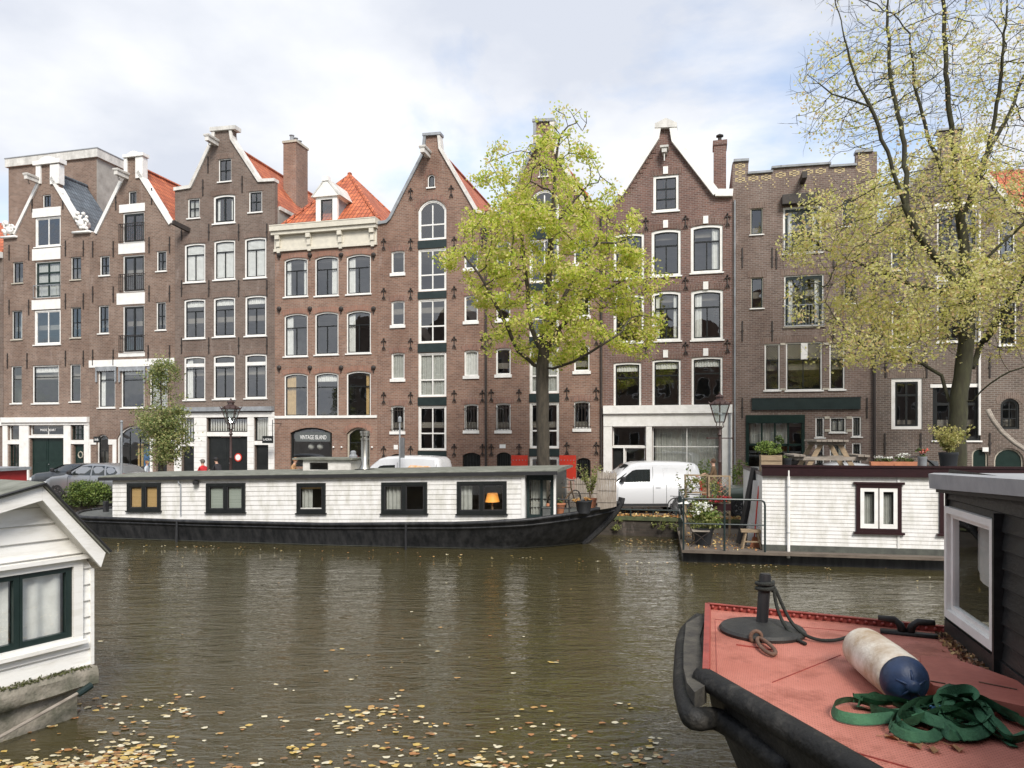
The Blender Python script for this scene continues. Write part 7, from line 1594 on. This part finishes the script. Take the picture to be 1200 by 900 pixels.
for p, q in ((a0,b0+bk*.6),(a0,d0)):
    d = (q-p).normalized(); m.bar(loc(p+d*.0, DZ+.03), loc(q, DZ+.03), .012 , .06); m.bar(loc(p, DZ+.062), loc(q, DZ+.062), .05, .008)
lip = m.build('deck_edge', M['redpaint'], t4)
Lb = (b0-a0).length; nrm = Vector((bk.y,-bk.x,0))
if nrm.y > 0: nrm = -nrm
dd = (d0-a0).normalized(); Ld = (d0-a0).length; n2_ = Vector((-dd.y, dd.x, 0)); n2_ = n2_ if n2_.x > 0 else -n2_
m = MB(); m.ball((0,0,0), .02, 7); rv = None; k = .06
RP = []
while k < Lb: RP.append(a0+bk*k+nrm*.016); k += .075
k = .08
while k < Ld: RP.append(a0+dd*k+n2_*.018); k += .075
for p in RP:
    if rv is None: rv = m.build('rivet', M['redpaint'], lip, smooth=True)
    else: o = rv.copy(); COL.objects.link(o); o.parent = lip; rv = o
    rv.location = loc(p, DZ+.032)

m = MB()
for p, q in (((990,868),(1010,880)),((1035,884),(1100,900))): pass
m.bar(loc(G(968,873), DZ+.004), loc(G(1075,903), DZ+.004), .008); m.bar(loc(G(838,726),DZ+.002), loc(G(840,790),DZ+.002), .005); m.bar(loc(G(838,726),DZ+.002), loc(G(1040,744),DZ+.002), .005); m.bar(loc(G(863,756),DZ+.004), loc(G(905,762),DZ+.004), .012); m.bar(loc(G(905,800), DZ+.003), loc(G(985,768), DZ+.003), .006); m.build('deck_seam', M['redpaint'], t4)
# raised hatch plate
hp = [(1078,768),(1082,792),(1094,803),(1165,820),(1230,834),(1260,822),(1150,782),(1118,772)]
tp = [loc(ground_pt(px, py, DZ+.11), DZ+.11) for px, py in hp]; bt = [(x,y,DZ+.001) for x,y,z in tp]; N_ = len(tp)
m = MB(); m.add(tp+bt, [tuple(range(N_))]+[(i,i+N_,(i+1)%N_+N_,(i+1)%N_) for i in range(N_)]); hq = m.build('hatch_plate', M['redpaint2'] if 'redpaint2' in M else pbr('redpaint2', (.47,.15,.11), (.33,.09,.065), 2.6, .6, bump=.2), t4)
bpy.context.view_layer.update()
m = MB(); m.bar(loc(ground_pt(1147,799,DZ+.114),DZ+.114), loc(ground_pt(1192,808,DZ+.114),DZ+.114), .012,.006); m.bar(loc(ground_pt(1090,798,DZ+.114),DZ+.114), loc(ground_pt(1108,801,DZ+.114),DZ+.114), .014,.006); m.build('hatch_slot', M['rust'], hq)
# ring, cleat
c = G(886,753); m = MB(); m.tube([loc(c+Vector((.05*math.cos(a_),.0,0)), DZ+.05+.055*math.sin(a_)) for a_ in [k*.3927 for k in range(16)]], .018, 8, close=True); r0 = loc(G(889,754), DZ+.05); r1 = loc(G(906,771), DZ+.03)
A_ = Vector(r0); B_ = Vector(r1); d_ = (B_-A_); sd = Vector((d_.y,-d_.x,0)).normalized()*.055; pts = [A_+d_*(.5-.5*math.cos(k*.3927))+sd*math.sin(k*.3927)*(.75+.3*(.5-.5*math.cos(k*.3927))) for k in range(16)]; m.tube(pts, .018, 8, close=True); m.build('mooring_ring', M['rust'], t4, smooth=True)
cl = G(1062,744); dx = bk; m = MB(); m.bar(loc(cl-dx*.22, DZ+.01), loc(cl+dx*.26, DZ+.01), .1, .04)
for s_ in (-1,1): m.tube([loc(cl+dx*(.03*s_), DZ+.02), loc(cl+dx*(.05*s_), DZ+.09), loc(cl+dx*(.10*s_), DZ+.135), loc(cl+dx*(.24*s_), DZ+.14)], [.045,.036,.033,.026], 8)
m.build('cleat', M['tarblack'], t4, smooth=True)
# cabin
m = MB(); hx = -6.5; z0c, z1c = DZ-.3, 3.12
wxl, wxr = B4.p(1114,640,0)[0], B4.p(1172,640,0)[0]; wzt4 = B4.p(1114,593,0)[1]; wzb4 = B4.p(1114,722,0)[1]
hole4 = rectp((wxr,wxl,wzb4,wzt4)); tmp = MB(); boards(tmp, hx, 0, DZ+.16, z1c+.16, [rectp((wxr+.03,wxl-.03,wzb4+.03,wzt4-.03))], .145, 0, .022)
tmp.v = [(x,-y,z) for x,y,z in tmp.v]; tmp.f = [tuple(reversed(f)) for f in tmp.f]
wallp = thing('tmp','','') if False else None
def p4(name, mb, mat, parent, **kw):
    o = mb.build(name, M[mat], parent, **kw); return o
# local frame of the cabin inside the barge
cabM = Matrix.Translation(corner-O-Vector((0,0,DZ))) @ Matrix.Rotation(B4.a, 4, 'Z')
def xf(mb): mb.v = [tuple(cabM @ Vector(v)) for v in mb.v]; return mb
xf(tmp).build('cabin_wall', [M['darkboard'],M['boardgap2']], t4)
m = MB(); m.box(hx, .02, -.02, .035, DZ-.02, DZ+.155); m.box(-.015, .025, -2.4, .03, DZ+.156, z1c); m.box(hx, -.016, -2.4, -2.3, DZ, z1c); m.box(hx,-.05,-1.3,-1.26,DZ,z1c); p4('cabin_frame', xf(m), 'darkboard', t4)
m = MB(); m.slab(rectp((wxr,wxl,wzb4,wzt4)), [rectp((wxr+.065,wxl-.065,wzb4+.075,wzt4-.06))], -.02, .055); m.box(wxr-.05,wxr-.002,.0,.05,wzb4-.06,wzt4+.05)
wf4 = p4('window', xf(m), 'white', t4)
m = MB(); m.slab(rectp((wxr+.066,wxl-.066,wzb4+.076,wzt4-.061)), [rectp((wxr+.11,wxl-.13,wzb4+.12,wzt4-.1))], -.03, .02); p4('sash', xf(m), 'white', wf4)
m = MB(); m.poly([(wxr+.09,-.0,wzb4+.1),(wxl-.1,-.0,wzb4+.1),(wxl-.1,-.0,wzt4-.08),(wxr+.09,-.0,wzt4-.08)]); p4('pane', xf(m), 'glass_new', wf4)
m = MB(); zc = wzb4+(wzt4-wzb4)*.42; r1 = [(wxr+.05+(wxl-wxr-.2)*i/16, -.16+.02*math.sin(i*1.1), zc-.16+ .20*(i/16)**2) for i in range(17)]; m.grid([r1, [(p,q,wzt4-.05) for p,q,_ in r1]]); p4('curtain', xf(m), 'curtain', wf4, smooth=True)
m = MB(); m.box(wxr-.09,wxr-.052,.0,.075,wzb4-.3,wzt4+.06); p4('window_post', xf(m), 'darkboard', t4)
m = MB()
rz0 = 3.09
rows = []
for x in (.1, -1, -3, -5, hx): k = min(-x,4)*.045; q_ = min(-x,4)*.012; rows.append([(x,.14,rz0+k),(x,.15,rz0+.14+k-q_),(x,.1,rz0+.15+k-q_),(x,-1.2,rz0+.16+k-q_),(x,-2.5,rz0+.14+k-q_),(x,-2.5,rz0+k),(x,0,rz0-.005+k)])
m.grid(rows, closed=True); m.poly(rows[0]); m.poly(rows[-1][::-1]); p4('cabin_roof', xf(m), 'zinc', t4)
m = MB(); m.bar((.1,.06,rz0-.02),(-4,.06,rz0+.16),.05,.04); p4('eave_strip', xf(m), 'trim', t4)

# ---- loose things on the deck
def floor(px, py, z=DZ): return ground_pt(px, py, z)
c = floor(893, 741); t = thing('parasol_base', 'round dark cast base with a short upright tube on the red deck', 'parasol base', c)
m = MB(); m.lathe([(.39,0),(.40,.03),(.38,.055),(.2,.085),(.07,.105),(.01,.105)], 40); m.build('disc', M['castdark'] if 'castdark' in M else pbr('castdark', (.04,.04,.037), (.022,.022,.022), 5, .55, spec=.35, bump=.3, bscale=60), t, smooth='auto')
m = MB(); m.tube([(0,0,.1),(.032,0,.55)], .055, 16); m.tube([(.031,0,.53),(.033,0,.565)], .048, 16); m.build('tube', M['hullblack'], t, smooth='auto')
# rope round the tube, two tails over the deck
pbr('rope', (.025,.028,.024), (.012,.014,.011), 30, .85, bump=.6, bscale=90)
t = thing('mooring_rope', 'dark mooring rope wound round the upright tube and trailing to the white fender', 'rope', c)
m = MB(); pts = []
for i in range(60): a_ = i*.42; pts.append((.026+.078*math.cos(a_), .078*math.sin(a_), .40+.0016*i+.012*math.sin(a_*.5)))
m.tube(pts, .017, 7)
f1 = floor(944,757)-c; f2 = floor(986,755)-c
def curve3(P, n=24):
    out = []
    for i in range(n+1):
        t_ = i/n; pts_ = [Vector(p) for p in P]
        while len(pts_) > 1: pts_ = [pts_[k].lerp(pts_[k+1], t_) for k in range(len(pts_)-1)]
        out.append(pts_[0])
    return out
m.tube(curve3([(.1,-.04,.43),(.1,-.1,.15),(.2,-.2,-.0),(f1.x,f1.y,.02)]), .016, 7)
m.tube(curve3([(.1,-.04,.45),(.2,-.05,.25),(.22,-.15,.02),(f1.x+.05,f1.y+.12,-.02),(f2.x-.1,f2.y-.1,.03),(f2.x+.12,f2.y+.1,.05)]), .016, 7); m.build('rope', M['rope'], t, smooth=True)
# big fender
pbr('fenderwhite', (.74,.69,.60), (.42,.31,.20), 3.6, .6, bump=.25, bscale=50, contrast=(.34,.60)); pbr('fenderblue', (.025,.05,.12), (.012,.025,.06), 5, .5, bump=.2)
fa = floor(1023,775); fb = floor(1066,822); R_ = .172
axis0 = at_depth(1012,757,(floor(1012,785)).y); ax1 = ground_pt(1012,772,DZ+R_) ; 
p0 = ground_pt(1014,761,DZ+R_); p1 = ground_pt(1063,799,DZ+R_)
t = thing('fender', 'big dirty white boat fender with dark blue end cap lying on the red deck', 'fender', (p0.x,p0.y,DZ))
v = (p1-p0); v.z = 0; Lf = v.length; ang = math.atan2(v.y, v.x)
prof = [(.03,-.16),(.09,-.145),(.14,-.10),(.165,-.04),(R_,.05),(R_+.004,Lf*.5),(R_,Lf-.12),(.162,Lf-.05)]
def lathe_x(mb, prof, n=28):
    V = []; F = []; mm = len(prof)
    for r, x in prof:
        for k in range(n): a_ = 2*math.pi*k/n; V.append((x*math.cos(ang)-r*math.cos(a_)*math.sin(ang), x*math.sin(ang)+r*math.cos(a_)*math.cos(ang), R_+r*math.sin(a_)))
    for i in range(mm-1):
        for k in range(n): F.append((i*n+k, i*n+(k+1)%n, (i+1)*n+(k+1)%n, (i+1)*n+k))
    F.append(tuple(reversed(range(n)))); F.append(tuple((mm-1)*n+k for k in range(n))); mb.add(V, F)
m = MB(); lathe_x(m, prof); m.build('body', M['fenderwhite'], t, smooth=True)
m = MB(); lathe_x(m, [(.166,Lf-.055),(.160,Lf-.02),(.135,Lf+.03),(.09,Lf+.065),(.045,Lf+.08),(.04,Lf+.12),(.015,Lf+.125)]); m.build('end_cap', M['fenderblue'], t, smooth=True)
m = MB()
for k in range(5): a_ = k*1.2566+.3; r_ = .10; pA = (Lf+.055, .1*math.cos(a_), R_+.1*math.sin(a_)); pB = (Lf+.10, .03*math.cos(a_), R_+.03*math.sin(a_)); m.tube([(x*math.cos(ang)-y*math.sin(ang), x*math.sin(ang)+y*math.cos(ang), z) for x,y,z in (pA,pB)],.009,5)
m.build('cap_rib', M['fenderblue'], t, smooth=True)
# green webbing strap: flat ribbon in loops
pbr('strapgreen', (.06,.19,.095), (.02,.08,.04), 5, .8, bump=.4, bscale=70)
c = floor(1085,845); t = thing('webbing_strap', 'crumpled green webbing strap lying in loops on the red deck', 'strap', c); rd = random.Random(6)
def ribbon(mb, pts, w=.055, seed=0):
    L_, R2 = [], []; n_ = len(pts)
    for i, p in enumerate(pts):
        d = (pts[min(i+1,n_-1)]-pts[max(i-1,0)]).normalized(); tw = .55*math.sin(i*.085+seed*1.7)+.75; side = d.cross(Vector((0,0,1))).normalized(); upv = Vector((0,0,1)); o = side*math.cos(tw)*w*.5+upv*math.sin(tw)*w*.5
        o.z = abs(o.z); q = Vector(p); base = max(q.z, .004); L_.append((q.x-o.x*1, q.y-o.y, base)); R2.append((q.x+o.x, q.y+o.y, base+2*o.z))
    mb.grid([L_, R2]); mb.grid([[(x,y,z+.005) for x,y,z in L_],[(x,y,z+.005) for x,y,z in R2]])
def px2(px, py, h=0): v = ground_pt(px, py, DZ)-c; return Vector((v.x, v.y, h))
m = MB()
loops = [[(1052,848,.02),(1010,851,.01),(980,845,.01),(978,833,.015),(1000,828,.02),(1030,838,.03),(1060,842,.05),(1090,848,.07),(1115,846,.08)],
 [(1000,829,.03),(1030,830,.04),(1060,836,.06),(1080,842,.08),(1100,848,.05),(1105,860,.03),(1090,872,.02),(1062,866,.02),(1050,856,.05),(1070,845,.09),(1098,838,.10),(1105,830,.12),(1118,826,.13),(1112,845,.12),(1105,862,.08)],
 [(1110,832,.10),(1135,830,.1),(1155,845,.08),(1160,862,.04),(1140,872,.03),(1112,868,.03),(1105,858,.05),(1120,850,.09),(1145,848,.1),(1165,855,.06),(1185,868,.02),(1205,862,.015)],
 [(1130,828,.05),(1160,836,.05),(1180,848,.04),(1200,858,.03),(1225,870,.02)],[(1050,862,.03),(1080,858,.06),(1110,856,.10),(1140,860,.07),(1168,870,.02),(1192,874,.01)],
 [(1000,826,.02),(1025,832,.02),(1052,833,.04),(1080,836,.03),(1100,835,.06),(1125,836,.1),(1150,838,.08),(1175,846,.04),(1195,852,.02)],
 [(1068,838,.07),(1080,850,.08),(1100,857,.1),(1125,856,.11),(1145,845,.11),(1135,835,.12),(1112,838,.12),(1098,848,.11),(1112,860,.08),(1138,862,.06),(1156,852,.07)],
 [(1125,868,.06),(1105,866,.07),(1085,860,.07),(1070,850,.06),(1085,842,.09),(1110,842,.12),(1130,846,.12)],
 [(1020,838,.01),(1045,846,.02),(1075,852,.05),(1100,845,.1),(1125,840,.12),(1145,850,.09),(1150,865,.05),(1125,873,.03)]]
for i, lp in enumerate(loops): ribbon(m, smooth_path([px2(*p) for p in lp]), .068, i)
for i, lp in enumerate(loops[1:]): ribbon(m, smooth_path([px2(p[0]+rd.uniform(-9,9), p[1]+rd.uniform(-6,6), max(.005,p[2]*rd.uniform(.3,.9))) for p in lp]), .06, i*2.3+1)
st = m.build('webbing', M['strapgreen'], t, smooth=True); m = MB(); q = px2(1098,850,.115); m.box(q.x-.04,q.x+.03,q.y-.015,q.y+.015,.11,.125); m.build('blue_label', pbr('bluelabel', (.12,.30,.55), None, 5, .6), t)
# leaves on the deck
m = MB(); rd = random.Random(31)
for i in range(950):
    k = rd.uniform(0, 4.2); off = abs(rd.gauss(0,.05))+.04; p = B4.w(-k, off, DZ+.008+rd.uniform(0,.04)*max(0,1-off*5)); m.leaf(tuple(p), .052, rd)
leafmat('drylitter', [(.16,.09,.05),(.28,.15,.07),(.09,.06,.04),(.45,.30,.13),(.2,.11,.06),(.12,.08,.06)], 0, .7)
tag(m.build('fallen_leaves', M['drylitter']), 'dry brown leaves heaped along the foot of the dark cabin wall', 'leaves', kind='stuff')
for (px, py, lab) in ((1045,866,'pale curled leaf at the lower left edge of the green strap'),(1094,881,'small yellow leaf just below the green strap'),(1121,879,'larger yellow brown leaf right below the green strap'),(1072,876,'pale leaf beside the lower loop of the green strap'),(1180,866,'pale leaf between the right loops of the green strap'),(1088,738,'yellow leaf beside the black cleat')):
    p = floor(px, py); o = thing('autumn_leaf', lab, 'leaf', p); m = MB(); sz = .055; rd = random.Random(px); a_ = rd.uniform(0,3)
    P = [(sz*math.cos(k*.7854)*(1 if k%2 else .7), sz*.6*math.sin(k*.7854), .006+.014*(k%3)) for k in range(8)]; m.add([(0,0,.004)]+P, [(0,k+1,(k+1)%8+1) for k in range(8)]); o.rotation_euler = (0,0,a_); m.build('blade', M['leaflitter'], o); q = MB(); q.tube([(sz*.9,0,.01),(sz*1.6,.01,.012)],.003,4); q.build('leaf_stalk', M['leaflitter'], o)
# leaves on the water
m = MB(); rd = random.Random(77); cnt = 0
def flat_leaf(x, y, s_):
    a_ = rd.uniform(0,6.28); P = []
    for k in range(7): r = s_*(.5+.35*rd.random()); th_ = a_+k*.8976; P.append((x+r*math.cos(th_)*1.2, y+r*math.sin(th_)*.8, .006+rd.uniform(0,.012)))
    m.add(P, [tuple(range(7))])
while cnt < 520:
    px = rd.uniform(-60, 770); py = 908-abs(rd.gauss(0,34)) if rd.random() < .93 else rd.uniform(720,900)
    p = ground_pt(px, py, 0); g = mnoise.noise(Vector((p.x*.8, p.y*1.6, 3)))
    if rd.random() > .08+2.2*max(0,g-.08): continue
    for _ in range(rd.choice((1,1,1,2,4))): flat_leaf(p.x+rd.gauss(0,.12), p.y+rd.gauss(0,.1), rd.uniform(.024,.064))
    cnt += 1
for i in range(190):
    x = rd.uniform(-14,14); p = B1.w(x, -.9+rd.gauss(0,.18), 0) if rd.random() < .85 else Vector((rd.uniform(-14,14), rd.uniform(14,22), 0)); flat_leaf(p.x, p.y, rd.uniform(.025,.05))
for i in range(60): p = ground_pt(rd.uniform(722,800), 632+abs(rd.gauss(0,4)), 0); flat_leaf(p.x, p.y, .05)
leafmat('waterleaf', [(.52,.42,.22),(.42,.24,.08),(.56,.48,.30),(.34,.16,.06),(.50,.35,.10),(.60,.55,.40),(.22,.13,.06)], 0, .6)
tag(m.build('floating_leaves', M['waterleaf']), 'yellow and brown leaves floating on the canal water', 'leaves', kind='stuff')
EXPOSURE = 0.8
# ---------------------------------------------------------------- setting: ground, water, sky, light, camera
m = MB(); A = FF
QY = -10.35                                  # quay edge, measured back from the house fronts
def quayw(x, z, y=QY): return tuple(FF.w(x, y, z))
m.poly([quayw(-300,.66), quayw(300,.66), tuple(FF.w(300,420,.66)), tuple(FF.w(-300,420,.66))]); g = m.build('ground', M['paving'] if 'paving' in M else M['plaster']); tag(g, kind='structure')
cam = bpy.data.cameras.new('camera'); co = bpy.data.objects.new('camera', cam); COL.objects.link(co); co.location = (0,0,EYE); co.rotation_euler = (R(90),0,0)
cam.lens = 36*FOC/1200; cam.sensor_width = 36; cam.shift_y = .05; cam.clip_end = 3000; cam.clip_start = .05; SC.camera = co
W_ = bpy.data.worlds.new('World'); SC.world = W_; W_.use_nodes = True; n = W_.node_tree.nodes; l = W_.node_tree.links; n.clear()
out = n.new('ShaderNodeOutputWorld'); bg = n.new('ShaderNodeBackground'); l.new(bg.outputs[0], out.inputs[0]); bg.inputs[1].default_value = .15
sky = n.new('ShaderNodeTexSky'); sky.sky_type = 'NISHITA'; sky.sun_disc = False; SE, SR = R(42), R(166); sky.sun_elevation = SE; sky.sun_rotation = SR; sky.altitude = 0; sky.dust_density = 1.5
tc = n.new('ShaderNodeTexCoord'); sp = n.new('ShaderNodeSeparateXYZ'); l.new(tc.outputs['Generated'], sp.inputs[0])
mxz = n.new('ShaderNodeMath'); mxz.operation = 'MAXIMUM'; mxz.inputs[1].default_value = 0; l.new(sp.outputs[2], mxz.inputs[0])
az = n.new('ShaderNodeMath'); az.operation = 'ADD'; az.inputs[1].default_value = .22; l.new(mxz.outputs[0], az.inputs[0])
dv = n.new('ShaderNodeVectorMath'); dv.operation = 'SCALE'; iv = n.new('ShaderNodeMath'); iv.operation = 'DIVIDE'; iv.inputs[0].default_value = 1; l.new(az.outputs[0], iv.inputs[1])
l.new(tc.outputs['Generated'], dv.inputs[0]); l.new(iv.outputs[0], dv.inputs['Scale'])
mp = n.new('ShaderNodeMapping'); mp.inputs['Location'].default_value = (3.1, 1.7, 0); l.new(dv.outputs[0], mp.inputs[0])
nz = n.new('ShaderNodeTexNoise'); nz.inputs['Scale'].default_value = 1.15; nz.inputs['Detail'].default_value = 9; nz.inputs['Roughness'].default_value = .55; nz.inputs['Distortion'].default_value = .25; l.new(mp.outputs[0], nz.inputs[0])
cr = n.new('ShaderNodeValToRGB'); cr.color_ramp.elements[0].position = .36; cr.color_ramp.elements[1].position = .50; cr.color_ramp.elements[0].color = (.12,.12,.12,1); cr.color_ramp.elements[1].color = (1,1,1,1); l.new(nz.outputs[0], cr.inputs[0])
n2 = n.new('ShaderNodeTexNoise'); n2.inputs['Scale'].default_value = 1.9; n2.inputs['Detail'].default_value = 7; n2.inputs['Roughness'].default_value = .5; l.new(mp.outputs[0], n2.inputs[0])
c2 = n.new('ShaderNodeValToRGB'); c2.color_ramp.elements[0].position = .35; c2.color_ramp.elements[1].position = .66; c2.color_ramp.elements[0].color = (2.85,3.02,3.4,1); c2.color_ramp.elements[1].color = (4.5,4.52,4.55,1); l.new(n2.outputs[0], c2.inputs[0])
sb = n.new('ShaderNodeVectorMath'); sb.operation = 'SCALE'; sb.inputs['Scale'].default_value = 1.0; l.new(sky.outputs[0], sb.inputs[0])
mx = n.new('ShaderNodeMix'); mx.data_type = 'RGBA'; mx.clamp_result = False; l.new(cr.outputs[0], mx.inputs[0]); l.new(sb.outputs[0], mx.inputs[6]); l.new(c2.outputs[0], mx.inputs[7]); l.new(mx.outputs[2], bg.inputs[0])
sun = bpy.data.lights.new('sun', 'SUN'); sun.energy = 2.4; sun.angle = R(20); sun.color = (1,.95,.88); so = bpy.data.objects.new('sun', sun); COL.objects.link(so)
sd = Vector((math.sin(SR)*math.cos(SE), math.cos(SR)*math.cos(SE), math.sin(SE))); so.rotation_euler = sd.to_track_quat('Z','Y').to_euler(); so.location = (0,-20,40)
SC.view_settings.view_transform = 'Standard'; SC.view_settings.look = 'None'; SC.view_settings.exposure = EXPOSURE; SC.view_settings.gamma = 1; SC.view_settings.use_curve_mapping = False
SC.cycles.max_bounces = 8; SC.cycles.transparent_max_bounces = 12; SC.cycles.use_denoising = True; SC.cycles.sample_clamp_indirect = 4
